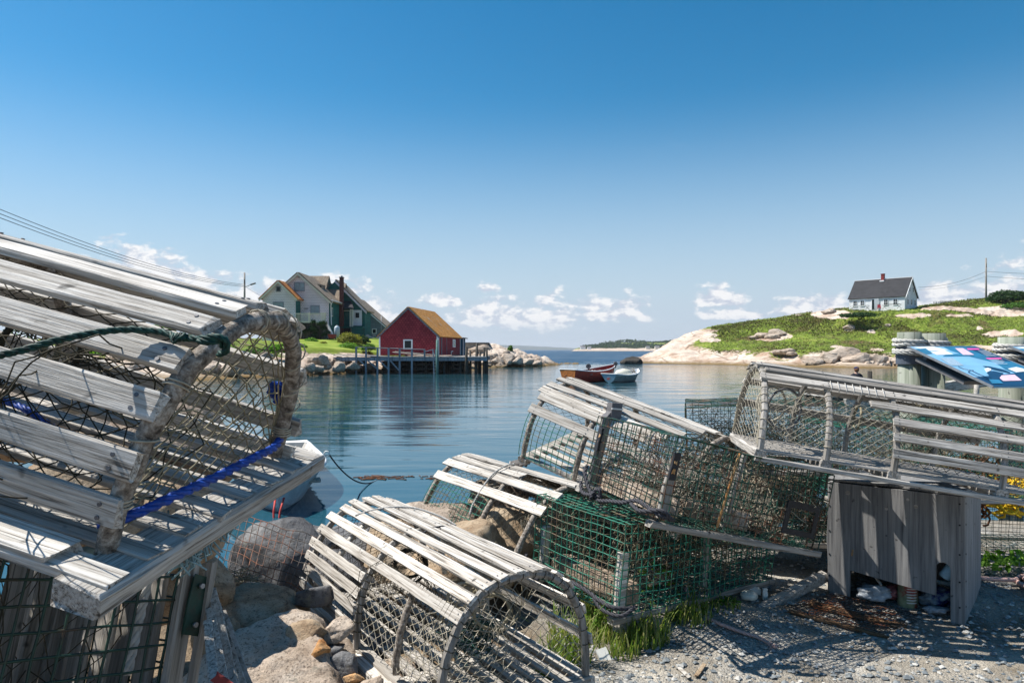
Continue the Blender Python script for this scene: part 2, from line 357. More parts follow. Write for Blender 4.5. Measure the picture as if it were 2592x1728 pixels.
# ---------- land: rock and turf blended by the 'veg' vertex attribute
def landm():
    m, t, b = mat('headland_rock_and_turf', .9, .15); v = coords(t, (1, 1, 1), rnd=False)
    at_ = mnode(t, 'ShaderNodeAttribute', attribute_name='veg')
    n = tnoise(t, v, .16, 6, .65, .4); n2 = tnoise(t, v, 1.1, 6, .7, .2); n3 = tnoise(t, v, .05, 4, .6)
    # turf: patchy greens and heath browns
    turf = ramp(t, mth(t, 'ADD', mth(t, 'MULTIPLY', n, .7), mth(t, 'MULTIPLY', n2, .3)), [(.36, (.095, .080, .030)), (.45, (.12, .15, .028)), (.53, (.18, .25, .035)), (.62, (.28, .31, .07))])
    turf = mixc(t, ramp(t, tnoise(t, v, .22, 5, .6, .5), [(.54, (0, 0, 0)), (.64, (.8, .8, .8))]), turf, (.13, .085, .045))
    turf = mixc(t, .9, turf, ramp(t, tnoise(t, v, 2.6, 4, .7), [(.35, (.45, .45, .45)), (.6, (1.25, 1.25, 1.2))]), 'MULTIPLY')
    rock = ramp(t, tnoise(t, v, .35, 8, .65, .3), [(.32, (.32, .21, .14)), (.5, (.53, .43, .35)), (.68, (.64, .57, .49))])
    rock = mixc(t, 1., rock, ramp(t, tnoise(t, v, 3.2, 6, .7), [(.32, (.62, .58, .54)), (.5, (1, 1, 1))]), 'MULTIPLY')
    cw = mnode(t, 'ShaderNodeTexVoronoi', feature='DISTANCE_TO_EDGE'); cw.inputs['Scale'].default_value = 1
    wv = tnoise(t, v, .3, 3, .5); mm = mnode(t, 'ShaderNodeMapping'); mm.inputs['Scale'].default_value = (.10, .16, .9); t.links.new(mixc(t, .12, v, wv, 'ADD'), mm.inputs[0]); t.links.new(mm.outputs[0], cw.inputs['Vector'])
    rock = mixc(t, .8, rock, ramp(t, cw.outputs['Distance'], [(0, (.30, .24, .20)), (.03, (1, 1, 1))]), 'MULTIPLY')
    sp = mnode(t, 'ShaderNodeSeparateXYZ'); t.links.new(v, sp.inputs[0])
    h = mth(t, 'ADD', sp.outputs[2], mth(t, 'MULTIPLY', mth(t, 'SUBTRACT', n2, .5), .5))
    rock = mixc(t, ramp(t, mth(t, 'ADD', h, 1.0), [(.30, (1, 1, 1)), (.52, (.55, .55, .55)), (.75, (0, 0, 0))]), rock, (.17, .115, .05))
    f = mth(t, 'ADD', at_.outputs['Fac'], mth(t, 'MULTIPLY', mth(t, 'SUBTRACT', tnoise(t, v, .55, 7, .7, .3), .5), 1.1))
    k = ramp(t, f, [(.45, (0, 0, 0)), (.52, (1, 1, 1))])
    t.links.new(mixc(t, k, rock, turf), b.inputs['Base Color'])
    hh = mixc(t, k, mixc(t, .5, tnoise(t, v, .8, 8, .6), cw.outputs['Distance']), tnoise(t, v, 3.0, 6, .75))
    bump(t, b, hh, 1.0, .25); return m
M['land'] = landm()
def lawnm():
    m, t, b = mat('mown_lawn', .9, .1); v = coords(t, (1, 1, 1), rnd=False)
    t.links.new(ramp(t, tnoise(t, v, .5, 8, .7), [(.3, (.11, .16, .025)), (.5, (.20, .27, .04)), (.7, (.30, .34, .08))]), b.inputs['Base Color']); bump(t, b, tnoise(t, v, 9, 4, .7), .6, .05); return m
M['lawn'] = lawnm()
# ------------------------------------------------------------ land forms
WATER = -0.8
def cr(p0, p1, p2, p3, t):
    return .5 * ((2 * p1) + (-p0 + p2) * t + (2 * p0 - 5 * p1 + 4 * p2 - p3) * t * t + (-p0 + 3 * p1 - 3 * p2 + p3) * t ** 3)
def sampler(cols, veg):
    """the shape of one land mass: cross sections given along bearings from the quay, as slopes and distances"""
    nr = len(cols[0][1])
    def f(px, t):
        i = 0
        while i < len(cols) - 2 and px > cols[i + 1][0]: i += 1
        k = (px - cols[i][0]) / (cols[i + 1][0] - cols[i][0]); k = max(0, min(1, k))
        t = max(0, min(nr - 1.0001, t)); j = int(t); ft = t - j
        def g(c, idx, r): r = max(0, min(nr - 1, r)); return c[1][r][idx]
        def val(c, idx): return cr(g(c, idx, j - 1), g(c, idx, j), g(c, idx, j + 1), g(c, idx, j + 2), ft)
        y = lerp(val(cols[i], 0), val(cols[i + 1], 0), k); Yd = lerp(val(cols[i], 1), val(cols[i + 1], 1), k)
        vg = lerp(lerp(veg[i][j], veg[i][min(j + 1, nr - 1)], ft), lerp(veg[i + 1][j], veg[i + 1][min(j + 1, nr - 1)], ft), k)
        return at(px, y, Yd), vg
    return f
def rough(p, amp, sc_):
    q = Vector(p) * sc_; a = fbm(q, 5, .55)
    r = abs(noise.noise(Vector((p.x * sc_ * .6, p.y * sc_ * .9, 7.7))))
    return amp * (a * .8 - (.25 - min(r, .25)) * 1.6)
def land(name, f, px0, px1, nx, nr, ny, amp, sc_, patches=(), mat_='land', kind='structure'):
    vs = []; fs = []; va = []
    for i in range(nx + 1):
        for j in range(ny + 1):
            px = lerp(px0, px1, i / nx); t = j / ny * (nr - 1)
            p, vg = f(px, t); py = CY - (p.z - EYE) / p.y * F
            edge = sstep(0, .8, t) * sstep(0, .25, (nr - 1) - t)
            rock = 1 - .55 * sstep(.4, .8, vg)
            p.z += rough(p, amp, sc_) * edge * rock
            if vg > .45: p.z += .10 * fbm(p * 1.3, 3) * (amp / .3) + .08 * (amp / .3)
            for (cx, cy, rx, ry) in patches:
                d = ((px - cx) / rx) ** 2 + ((py - cy) / ry) ** 2
                if d < 2.2: vg -= 1.3 * sstep(2.2, .3, d)
            va.append(vg); vs.append(p)
    for i in range(nx):
        for j in range(ny):
            a = i * (ny + 1) + j; fs.append((a, a + ny + 1, a + ny + 2, a + 1))
    m = MB(); m.add(vs, fs, True); o = m.build(name, M[mat_])
    at_ = o.data.attributes.new('veg', 'FLOAT', 'POINT'); at_.data.foreach_set('value', va)
    if kind: o['kind'] = kind
    return o
RC = [(1560, [(927, 106), (925, 107), (924, 108), (923, 109), (922, 110), (924, 118), (925, 125)]),
      (1590, [(925, 105), (919.6, 106), (917, 108), (915, 110), (914, 112), (917, 120), (925, 127)]),
      (1650, [(928, 102), (920, 104), (905, 106), (897, 108), (893, 111), (896, 125), (925, 135)]),
      (1700, [(932, 99), (921, 101), (898, 104), (879, 108), (864, 112), (864, 125), (905, 150)]),
      (1755, [(935, 96), (922, 98), (902, 102), (873, 108), (842, 114), (842, 126), (890, 155)]),
      (1815, [(937, 93), (923, 95), (899, 100), (868, 108), (830, 114), (831, 128), (880, 160)]),
      (1900, [(940, 88), (925, 90), (900, 96), (860, 107), (821, 114), (822, 130), (870, 165)]),
      (2020, [(943, 82), (928, 84), (898, 91), (845, 105), (802, 113), (803, 130), (850, 170)]),
      (2140, [(945, 78), (930, 80), (903, 87), (840, 102), (789, 110), (788, 130), (830, 170)]),
      (2320, [(946, 75.5), (932, 77), (908, 84), (838, 98), (783.5, 105), (781, 130), (815, 170)]),
      (2500, [(948, 72), (934, 74), (910, 81), (835, 95), (766, 106), (764, 130), (800, 170)]),
      (2700, [(952, 68), (938, 70), (912, 77), (830, 92), (752, 106), (750, 130), (790, 170)]),
      (3200, [(965, 58), (948, 60), (920, 68), (825, 86), (735, 104), (730, 130), (770, 170)])]
RV = [[0] * 7, [0] * 7, [0, 0, 0, 0, 0, 0, 0], [0, 0, 0, .1, 0, 0, 0], [0, 0, .05, .5, .12, .3, 0], [0, 0, .3, 1, .75, 1, 1]] + [[0, 0, .45, 1, .95, 1, 1]] * 7
fR = sampler(RC, RV)
RP = [(2105, 798, 46, 9), (2135, 802, 12, 6), (2300, 803, 30, 4), (2330, 800, 25, 4), (2545, 789, 80, 11), (2400, 784, 60, 4), (2450, 788, 35, 4), (2430, 802, 30, 3), (1945, 856, 34, 8), (1990, 852, 14, 7), (2150, 835, 13, 4),
      (2120, 879, 14, 3), (2220, 886, 14, 3), (2540, 847, 45, 6), (2480, 834, 8, 3), (2205, 842, 10, 3), (2350, 852, 14, 2), (1770, 850, 40, 5), (1800, 862, 22, 4), (1790, 838, 26, 4), (1850, 908, 60, 8), (2500, 880, 40, 4)]
land('headland', fR, 1560, 3200, 620, 7, 110, .55, .16, RP)
LC = [(-1600, [(985, 40), (965, 42), (935, 46), (890, 60), (872, 75), (862, 110), (885, 150)]),
      (0, [(980, 44), (962, 47), (925, 51), (884, 64), (868, 76), (860, 110), (885, 150)]),
      (500, [(978, 45), (962, 47), (915, 52), (882, 64), (866, 76), (860, 110), (885, 150)]),
      (770, [(962, 52), (952, 54.5), (903, 59), (880, 66), (864, 75), (858, 100), (885, 150)]),
      (870, [(953, 58), (946, 60), (905, 63), (885, 68), (862, 77), (857, 100), (885, 150)]),
      (930, [(951, 59), (945, 61), (910, 65), (890, 70), (862, 80), (857, 100), (885, 150)]),
      (1000, [(950, 61), (944, 62), (918, 67), (896, 72), (864, 82), (860, 100), (890, 150)]),
      (1080, [(950, 62), (943.5, 63), (928, 68), (908, 74), (878, 84), (872, 100), (895, 150)]),
      (1150, [(950, 63), (946.5, 64), (934, 70), (918, 76), (896, 86), (888, 100), (905, 140)]),
      (1210, [(952, 66), (948, 67), (937, 72), (928, 78), (920, 88), (915, 100), (920, 130)])]
LV = [[0, 0, .35, 1, 1, 1, 1]] * 3 + [[0, 0, .2, 1, 1, 1, 1]] * 3 + [[0, 0, 0, .7, 1, 1, 1], [0, 0, 0, .2, 1, 1, 1], [0] * 7, [0] * 7]
fL = sampler(LC, LV)
land('shore_bank', fL, -1600, 1210, 420, 7, 70, .30, .3)
# the mown lawn below the house lies just above the bank
vs = []; fs = []
for i in range(61):
    for j in range(21):
        px = lerp(745, 1030, i / 60); t = lerp(2.45, 4.3, j / 20); p, _ = fL(px, t); p.z += .34 + .05 * nz(p.x * .4, p.y * .4)
        if j in (0, 20) or i in (0, 60): p.z -= .6
        vs.append(p)
for i in range(60):
    for j in range(20): a = i * 21 + j; fs.append((a, a + 21, a + 22, a + 1))
m = MB(); m.add(vs, fs, True); m.build('lawn', M['lawn'])['kind'] = 'structure'
IC = [(1140, [(938, 77), (934, 79), (925, 83), (918, 86), (918, 95), (935, 105)]),
      (1180, [(936, 79), (930, 80.5), (905, 83), (892, 86), (897, 95), (930, 105)]),
      (1229, [(936, 79), (930, 80.5), (900, 83), (871, 87), (885, 96), (925, 105)]),
      (1262, [(936, 79), (930, 80.5), (902, 83), (873, 87), (888, 96), (925, 105)]),
      (1288, [(935, 80), (929.5, 81.5), (905, 84), (883, 88), (893, 96), (925, 105)]),
      (1330, [(934, 81), (928, 83), (910, 85), (892, 89), (900, 97), (925, 106)]),
      (1370, [(932, 84), (926, 86), (916, 88), (909, 92), (912, 97), (925, 106)]),
      (1400, [(929, 90), (922.7, 92), (919, 94), (917, 97), (919.5, 101), (925, 107)]),
      (1440, [(926, 98), (921.6, 99), (920.3, 100), (920, 101), (921, 103), (924, 107)]),
      (1470, [(926, 98), (924, 99), (923, 100), (923, 101), (923, 103), (924, 107)])]
IV = [[0] * 6] * 10
fI = sampler(IC, IV)
land('rock_point', fI, 1140, 1470, 200, 6, 70, .75, .33, [(1290, 884, -14, -5)])
FC = [(1370, [(891, 1080), (891, 1110), (891, 1150), (890, 1300), (889, 1600)]),
      (1445, [(891, 1080), (890, 1110), (889, 1150), (889, 1250), (889, 1600)]),
      (1462, [(889, 1080), (885.5, 1110), (883, 1150), (881, 1250), (885, 1600)]),
      (1500, [(889, 1080), (885, 1110), (880, 1180), (876, 1250), (884, 1600)]),
      (1560, [(889, 1080), (885, 1110), (879, 1180), (868, 1300), (880, 1600)]),
      (1640, [(889, 1080), (884, 1110), (880, 1180), (868, 1300), (880, 1600)]),
      (1800, [(889, 1080), (884, 1110), (880, 1180), (866, 1300), (880, 1600)]),
      (2600, [(889, 1080), (884, 1110), (880, 1180), (866, 1300), (880, 1600)])]
FV = [[0, 0, 0, 0, 0]] * 2 + [[0, 0, .7, 1, 1]] * 6
fF = sampler(FC, FV)
land('far_coast', fF, 1370, 2600, 300, 5, 30, 2.4, .02)
HC = [(200, [(885.8, 6000), (873, 6900), (874, 9000)]), (1150, [(885.8, 6000), (871, 6900), (874, 9000)]), (1260, [(885.8, 6000), (873, 6900), (876, 9000)]), (1340, [(885.8, 6000), (876, 6900), (880, 9000)]), (1420, [(885.8, 6000), (880, 6900), (882, 9000)]), (1500, [(886, 6000), (884.6, 6900), (886, 9000)])]
fH = sampler(HC, [[0, 1, 1]] * 6)
land('far_hills', fH, 200, 1500, 120, 3, 16, 9, .0016, (), 'far_forest')
# ------------------------------------------------------------ water
def waterm():
    m, t, b = mat('sea_water', .05, .5); b.inputs['IOR'].default_value = 1.33
    v = coords(t, (1, 1, 1), rnd=False); sp = mnode(t, 'ShaderNodeSeparateXYZ'); t.links.new(v, sp.inputs[0])
    def st(sx, sy, sc_, det, dist=0):
        mm = mnode(t, 'ShaderNodeMapping'); mm.inputs['Scale'].default_value = (sx, sy, 1); t.links.new(v, mm.inputs[0]); return tnoise(t, mm.outputs[0], sc_, det, .55, dist)
    y = mth(t, 'ADD', sp.outputs[1], mth(t, 'MULTIPLY', mth(t, 'SUBTRACT', st(.03, .06, 1, 4), .5), 60))
    open_ = mnode(t, 'ShaderNodeMapRange', interpolation_type='SMOOTHSTEP'); t.links.new(y, open_.inputs[0]); open_.inputs[1].default_value = 85; open_.inputs[2].default_value = 125
    near = mnode(t, 'ShaderNodeMapRange', interpolation_type='SMOOTHSTEP'); t.links.new(sp.outputs[1], near.inputs[0]); near.inputs[1].default_value = 8; near.inputs[2].default_value = 45
    patch = ramp(t, st(.10, .35, 1, 5, .4), [(.38, (.012, .045, .060)), (.62, (.022, .075, .10))])
    shal = mixc(t, near.outputs[0], (.014, .066, .095), patch)
    deep = ramp(t, st(.12, .30, 1, 6, .3), [(.35, (.003, .026, .070)), (.65, (.010, .070, .14))])
    foam = mth(t, 'MULTIPLY', ramp(t, st(.10, .28, 1, 9, .5), [(.655, (0, 0, 0)), (.69, (1, 1, 1))]), open_.outputs[0])
    brk = mnode(t, 'ShaderNodeMapRange'); bd = mth(t, 'ABSOLUTE', mth(t, 'SUBTRACT', y, 190)); t.links.new(bd, brk.inputs[0]); brk.inputs[1].default_value = 0; brk.inputs[2].default_value = 26; brk.inputs[3].default_value = 1; brk.inputs[4].default_value = 0
    foam = mth(t, 'MAXIMUM', foam, mth(t, 'MULTIPLY', brk.outputs[0], ramp(t, st(.045, .22, 1, 8, .6), [(.58, (0, 0, 0)), (.64, (1, 1, 1))])))
    c = mixc(t, open_.outputs[0], shal, deep); c = mixc(t, foam, c, (.75, .78, .8)); t.links.new(c, b.inputs['Base Color'])
    r = mnode(t, 'ShaderNodeMapRange'); t.links.new(open_.outputs[0], r.inputs[0]); r.inputs[3].default_value = .045; r.inputs[4].default_value = .28; t.links.new(mth(t, 'MAXIMUM', r.outputs[0], mth(t, 'MULTIPLY', foam, .7)), b.inputs['Roughness'])
    sl_ = mnode(t, 'ShaderNodeMapRange'); t.links.new(open_.outputs[0], sl_.inputs[0]); sl_.inputs[3].default_value = .5; sl_.inputs[4].default_value = .2; t.links.new(sl_.outputs[0], b.inputs['Specular IOR Level'])
    h1 = st(.22, .75, 1, 3, .3); h2 = st(1.1, 4.2, 1, 4, .4); h3 = st(3.2, 8, 1, 3, .2)
    gust = ramp(t, st(.05, .13, 1, 4, .4), [(.4, (.25, .25, .25)), (.62, (1, 1, 1))])
    hh = mth(t, 'ADD', mth(t, 'MULTIPLY', h1, 1.0), mth(t, 'MULTIPLY', mth(t, 'ADD', mth(t, 'MULTIPLY', h2, .15), mth(t, 'MULTIPLY', h3, .03)), gust))
    calm = mth(t, 'MULTIPLY', hh, mth(t, 'ADD', .35, mth(t, 'MULTIPLY', near.outputs[0], .65)))
    sea = mth(t, 'MULTIPLY', st(.25, .55, 1, 6, .3), 26.0)
    hm = mixc(t, open_.outputs[0], calm, sea)
    bump(t, b, hm, 1.0, .075); return m
M['water'] = waterm()
m = MB(); m.quad((-11800, 3.4, WATER), (11800, 3.4, WATER), (11800, 9600, WATER), (-11800, 9600, WATER))
m.build('sea_water', M['water'])['kind'] = 'structure'
m = MB(); m.quad((-600, 3.4, -5), (600, 3.4, -5), (600, 220, -5), (-600, 220, -5)); m.build('sea_bed', M['slate'])['kind'] = 'structure'
# ------------------------------------------------------------ the quay: gravel and made ground by the camera
def gz(x, y):
    edge = lerp(3.9, 5.1, sstep(-.9, .6, x)) + .35 * nz(x * .9, 3.3)
    z = -1.5 * sstep(edge, edge + 2.0, y)
    z -= .10 * sstep(.25, -.5, x)
    z += .11 * math.exp(-((x - .25) ** 2 / .10 + (y - 2.35) ** 2 / .09))
    z += .07 * math.exp(-((x - .9) ** 2 / .25 + (y - 3.3) ** 2 / .25))
    return z + .016 * fbm((x * 2, y * 2, 0), 4) + .025 * nz(x * .7, y * .7, 4)
def gravelm():
    m, t, b = mat('crushed_gravel', .9, .2); v = coords(t, (1, 1, 1), rnd=False)
    def vor(s, f='F1'):
        n = mnode(t, 'ShaderNodeTexVoronoi', feature=f); n.inputs['Scale'].default_value = s; t.links.new(mixc(t, .02, v, tnoise(t, v, 30, 2), 'ADD'), n.inputs['Vector']); return n
    a = vor(75); e = vor(75, 'DISTANCE_TO_EDGE'); a2 = vor(160)
    c = ramp(t, a.outputs['Color'], [(.05, (.13, .14, .145)), (.4, (.31, .32, .325)), (.75, (.50, .50, .48)), (.95, (.68, .66, .60))])
    c = mixc(t, .35, c, ramp(t, a2.outputs['Color'], [(.1, (.12, .12, .12)), (.9, (.6, .57, .5))]))
    c = mixc(t, 1., c, ramp(t, e.outputs['Distance'], [(.0, (.35, .34, .33)), (.10, (1, 1, 1))]), 'MULTIPLY')
    d = ramp(t, tnoise(t, v, 1.6, 6, .65), [(.42, (0, 0, 0)), (.62, (.8, .8, .8))]); c = mixc(t, d, c, (.52, .47, .39))
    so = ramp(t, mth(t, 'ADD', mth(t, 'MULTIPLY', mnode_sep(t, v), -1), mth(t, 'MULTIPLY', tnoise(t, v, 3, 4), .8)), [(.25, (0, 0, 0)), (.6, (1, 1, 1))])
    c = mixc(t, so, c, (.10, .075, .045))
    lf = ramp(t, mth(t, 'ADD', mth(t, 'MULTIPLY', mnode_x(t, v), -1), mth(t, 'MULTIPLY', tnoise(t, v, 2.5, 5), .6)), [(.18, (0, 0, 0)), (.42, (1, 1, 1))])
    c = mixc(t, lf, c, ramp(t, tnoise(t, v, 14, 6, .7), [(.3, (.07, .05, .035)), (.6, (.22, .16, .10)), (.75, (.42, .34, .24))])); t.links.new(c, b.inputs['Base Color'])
    h = mixc(t, .4, a.outputs['Distance'], a2.outputs['Distance']); bump(t, b, mth(t, 'MULTIPLY', h, -1), .9, .012); return m
def mnode_x(t, v):
    s = mnode(t, 'ShaderNodeSeparateXYZ'); t.links.new(v, s.inputs[0]); return s.outputs[0]
def mnode_sep(t, v):
    s = mnode(t, 'ShaderNodeSeparateXYZ'); t.links.new(v, s.inputs[0]); return s.outputs[2]
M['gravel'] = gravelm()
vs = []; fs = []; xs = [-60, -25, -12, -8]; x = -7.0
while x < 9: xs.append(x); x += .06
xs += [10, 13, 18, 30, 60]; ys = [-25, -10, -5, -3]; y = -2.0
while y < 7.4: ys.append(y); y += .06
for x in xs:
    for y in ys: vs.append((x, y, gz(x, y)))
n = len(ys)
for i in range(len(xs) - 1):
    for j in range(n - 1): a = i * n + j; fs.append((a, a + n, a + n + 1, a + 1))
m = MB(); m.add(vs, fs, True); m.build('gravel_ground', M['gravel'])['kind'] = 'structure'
rng = random.Random(5)
def pebbles(name, mat_, n, seed):
    rng = random.Random(seed); m = MB()
    for _ in range(n):
        y = rng.uniform(1.9, 4.8); x = rng.uniform(.22, .86 * y + .2)
        if y < 2.5 and x < .4 and rng.random() < .6: continue
        r = rng.choice((.003, .004, .005, .005, .007, .009, .012)) * rng.uniform(.8, 1.3); z = gz(x, y) + r * .25; a = rng.uniform(0, 6.3)
        vs = []
        for d in ((1, 0, 0), (.2, 1, .1), (-1, .1, 0), (-.1, -1, 0), (.1, .1, .8), (-.5, .6, .4), (.6, -.5, .35)):
            q = Vector(d) * r * rng.uniform(.7, 1.2); q = Matrix.Rotation(a, 3, 'Z') @ q; vs.append((x + q.x * 1.25, y + q.y, z + q.z))
        m.add(vs, [(0, 1, 4), (1, 5, 4), (5, 2, 4), (2, 3, 4), (3, 6, 4), (6, 0, 4), (1, 2, 5), (3, 0, 6)])
    tag(m.build(name, mat_), kind='stuff', label='loose ' + name.replace('_', ' ') + ' strewn over the gravel ground')
pebbles('dark_gravel', plain('dark_pebble', (.20, .22, .23), .85, .2, .4, 40), 6500, 11)
pebbles('pale_gravel', plain('pale_pebble', (.46, .45, .42), .85, .2, .3, 40), 2600, 12)
# ------------------------------------------------------------ rocks
def rockmesh(name, seed, sub=3, planes=11, tight=.72, amp=.07, size=(1, 1, 1), mat_=None, sc_=1.6):
    import bmesh
    rng = random.Random(seed); bm = bmesh.new(); bmesh.ops.create_icosphere(bm, subdivisions=sub, radius=1)
    pl = []
    for _ in range(planes):
        n = Vector((rng.gauss(0, 1), rng.gauss(0, 1), rng.gauss(0, 1))).normalized(); pl.append((n, rng.uniform(tight, .97)))
    pl.append((Vector((0, 0, -1)), .6))
    off = Vector((seed * 3.7, seed * 1.3, 0)); S = Vector(size)
    for v in bm.verts:
        d = v.co.normalized(); r = 1.0
        for n, c in pl:
            k = d.dot(n)
            if k > .05: r = min(r, c / k)
        r *= 1 + amp * fbm(d * sc_ + off, 3) + amp * (.25 if sub < 5 else .45) * fbm(d * sc_ * (5 if sub < 5 else 4) + off, 3 if sub < 5 else 6)
        v.co = Vector((d.x * r * S.x, d.y * r * S.y, d.z * r * S.z))
    for f in bm.faces: f.smooth = sub >= 4
    me = bpy.data.meshes.new(name); bm.to_mesh(me); bm.free()
    if mat_: me.materials.append(mat_)
    return me
RM = [rockmesh('boulder', 20 + i, 3, 14, .54 + .04 * (i % 4), .08, mat_=M['pale_granite']) for i in range(9)]
def boulder(me, p, size, rz, label, group=None, tilt=0, name='boulder'):
    o = bpy.data.objects.new(name, me); col.objects.link(o); o.location = p; o.scale = size; o.rotation_euler = (tilt, tilt * .6, rz)
    return tag(o, label, 'boulder', group)
rng = random.Random(77)
def bpx(cx, yb, w_, h_, Y, i, label, group=None, depth=1.0, tilt=0):
    k = Y / F; p = at(cx, yb - h_ * .45, Y + w_ * k * .3)
    return boulder(RM[i % 9], p, (w_ * k * .56, w_ * k * .5 * depth, h_ * k * .62), rng.uniform(-.5, .5), label, group, tilt)
G1 = 'boulders heaped along the left shore below the lawn'
named = [(809, 929, 56, 40, 56.5, 'largest angular grey boulder at the top left of the shore heap'), (783, 944, 30, 27, 54.5, 'rounded boulder at the waterline just beside the arched trap end'),
         (806, 943, 27, 21, 54.8, 'flat faced boulder directly in front of the largest angular one'), (856, 920, 27, 18, 59, 'small rounded boulder under the end of the wharf planks'),
         (857, 944, 36, 29, 57, 'dark sided boulder in the middle of the shore heap'), (893, 938, 34, 24, 58.5, 'brown slab boulder right of the shore heap middle'),
         (912, 924, 28, 16, 60.5, 'pale oval boulder half way up under the wharf rail'), (935, 937, 30, 19, 60.5, 'reddish boulder under the first wharf brace'),
         (830, 938, 22, 20, 57, 'wedge of pale stone between two darker boulders on the left shore')]
for i, (cx, yb, w_, h_, Y, lb) in enumerate(named): bpx(cx, yb, w_, h_, Y, i, lb, G1)
for k in range(70):
    px = rng.uniform(765, 985); t = rng.uniform(.75, 1.95); p, _ = fL(px, t); s = rng.choice((.16, .2, .26, .34, .45)) * rng.uniform(.8, 1.2)
    p.z += s * .25; boulder(RM[rng.randrange(9)], p, (s * 1.2, s, s * .75), rng.uniform(0, 6), 'small pale boulder lying loose in the left shore heap', G1, rng.uniform(-.3, .3))
G2 = 'big granite boulders on the left shore behind the large arched trap'
for i, (cx, yb, w_, h_) in enumerate(((740, 952, 60, 26), (690, 955, 75, 36), (630, 950, 60, 32), (585, 957, 65, 40), (520, 958, 80, 46), (440, 955, 70, 40), (350, 960, 90, 52), (260, 958, 70, 40), (160, 965, 110, 60), (40, 965, 110, 60), (600, 915, 50, 28), (670, 912, 46, 24), (480, 915, 60, 30), (300, 915, 60, 34))):
    bpx(cx, yb, w_, h_, 49 + (965 - yb) * .08, i + 3, 'large smooth pale boulder seen between the slats of the arched trap', G2)
G3 = 'boulders on the rock point beyond the pilings'
for i, (cx, yb, w_, h_, lb) in enumerate(((1212, 905, 60, 34, 'big pale boulder on the crest of the rock point behind the pilings'), (1240, 920, 46, 30, 'pinkish boulder low on the rock point right of the last piling'), (1262, 928, 40, 26, 'cracked boulder at the waterline of the rock point'),
       (1285, 926, 44, 30, 'rounded grey boulder in the middle of the rock point'), (1310, 925, 40, 24, 'grey slab boulder right of the middle of the rock point'), (1336, 924, 44, 20, 'dark sided boulder near the low end of the rock point'), (1356, 924, 32, 14, 'last boulder before the rock point dips under water'),
       (1196, 925, 44, 26, 'boulder seen between the free standing pilings'), (1180, 915, 40, 22, 'boulder behind the right end of the wharf deck'), (1228, 928, 36, 18, 'brown stained boulder under the rock point crest'))):
    bpx(cx, yb, w_, h_, 81.5 + (928 - yb) * .12, i + 1, lb, G3, 1.2)
for k in range(26):
    px = rng.uniform(1165, 1375); t = rng.uniform(1.0, 2.6); p, _ = fI(px, t); s = rng.uniform(.25, .7); boulder(RM[rng.randrange(9)], p, (s * 1.3, s, s * .7), rng.uniform(0, 6), 'small loose boulder on the rock point beyond the pilings', G3, rng.uniform(-.3, .3))
G4 = 'boulders along the foot of the green headland'
for i, (px, t, s, lb) in enumerate(((1975, 2.05, .9, 'round boulder perched left of a pair at the turf edge'), (1991, 2.05, 1.0, 'largest of three round boulders at the foot of the green slope'), (2004, 2.0, .6, 'small round boulder right of the largest at the turf edge'),
       (2135, 1.75, 2.0, 'long pale slab boulder above the waterline on the headland'), (2100, 1.5, 1.5, 'dark undercut boulder below the long pale slab'), (2175, 1.5, 1.7, 'block shaped boulder right of the long slab'), (2215, 1.55, 1.5, 'flat topped boulder nearest the wharf posts'), (2060, 1.3, 1.2, 'brown boulder at the waterline below the slope'),
       (1967, 3.02, 1.3, 'tallest boulder of the outcrop on the left slope'), (1935, 3.0, 1.2, 'split pale boulder left of the outcrop on the slope'), (1908, 3.0, .8, 'small pale boulder at the left end of the slope outcrop'), (1955, 2.9, 1.0, 'low boulder under the outcrop on the slope'),
       (2150, 3.1, .9, 'pale boulder alone in the grass below the white house'), (2248, 3.2, .5, 'small white stone in the grass below the white house'), (2100, 3.95, 1.2, 'pale boulder left of the white house on the ridge'), (2024, 4.0, .6, 'small boulder on the skyline left of the white house'))):
    p, _ = fR(px, t); boulder(RM[i % 9], p + Vector((0, 0, s * .3)), (s * 1.25, s, s * .62), rng.uniform(-.4, .4), lb, G4)
for k in range(60):
    px = rng.uniform(2180, 2420); t = rng.uniform(1.1, 1.95); p, _ = fR(px, t); s = rng.uniform(.22, .6); boulder(RM[rng.randrange(9)], p + Vector((0, 0, s * .2)), (s * 1.2, s, s * .8), rng.uniform(0, 6), 'small pale boulder piled at the foot of the headland behind the wharf posts', G4, rng.uniform(-.3, .3))
p = at(1600, 917, 100); o = boulder(RM[2], p, (1.9, 1.4, .95), .3, 'black wet boulder at the tip of the headland', None); o.data = rockmesh('boulder', 51, 3, 9, .66, .1, mat_=M['dark_wood'])
# ------------------------------------------------------------ foliage
def leaves(m, c, rad, n, ls, rng, flat=.0, lump=.35, shell=.5):
    c = Vector(c); sd = rng.uniform(0, 50)
    for _ in range(n):
        d = Vector((rng.gauss(0, 1), rng.gauss(0, 1), rng.gauss(0, 1))).normalized()
        if d.z < -.35: d.z *= -.5
        r = (1 - shell * rng.random() ** 1.6) * (1 + lump * noise.noise(d * 2.1 + Vector((sd, 0, 0))) + .3 * lump * noise.noise(d * 6 + Vector((0, sd, 0))))
        p = c + Vector((d.x * rad[0], d.y * rad[1], d.z * rad[2])) * r
        a = Vector((rng.gauss(0, 1), rng.gauss(0, 1), rng.gauss(0, .6))).normalized(); b_ = (d + Vector((rng.gauss(0, .6), rng.gauss(0, .6), rng.gauss(0, .6)))).normalized().cross(a)
        if b_.length < .1: continue
        b_.normalize(); s_ = ls * rng.uniform(.6, 1.4)
        m.add([p - a * s_ * .5, p + b_ * s_ * .28, p + a * s_ * .5, p - b_ * s_ * .28], [(0, 1, 2, 3)])
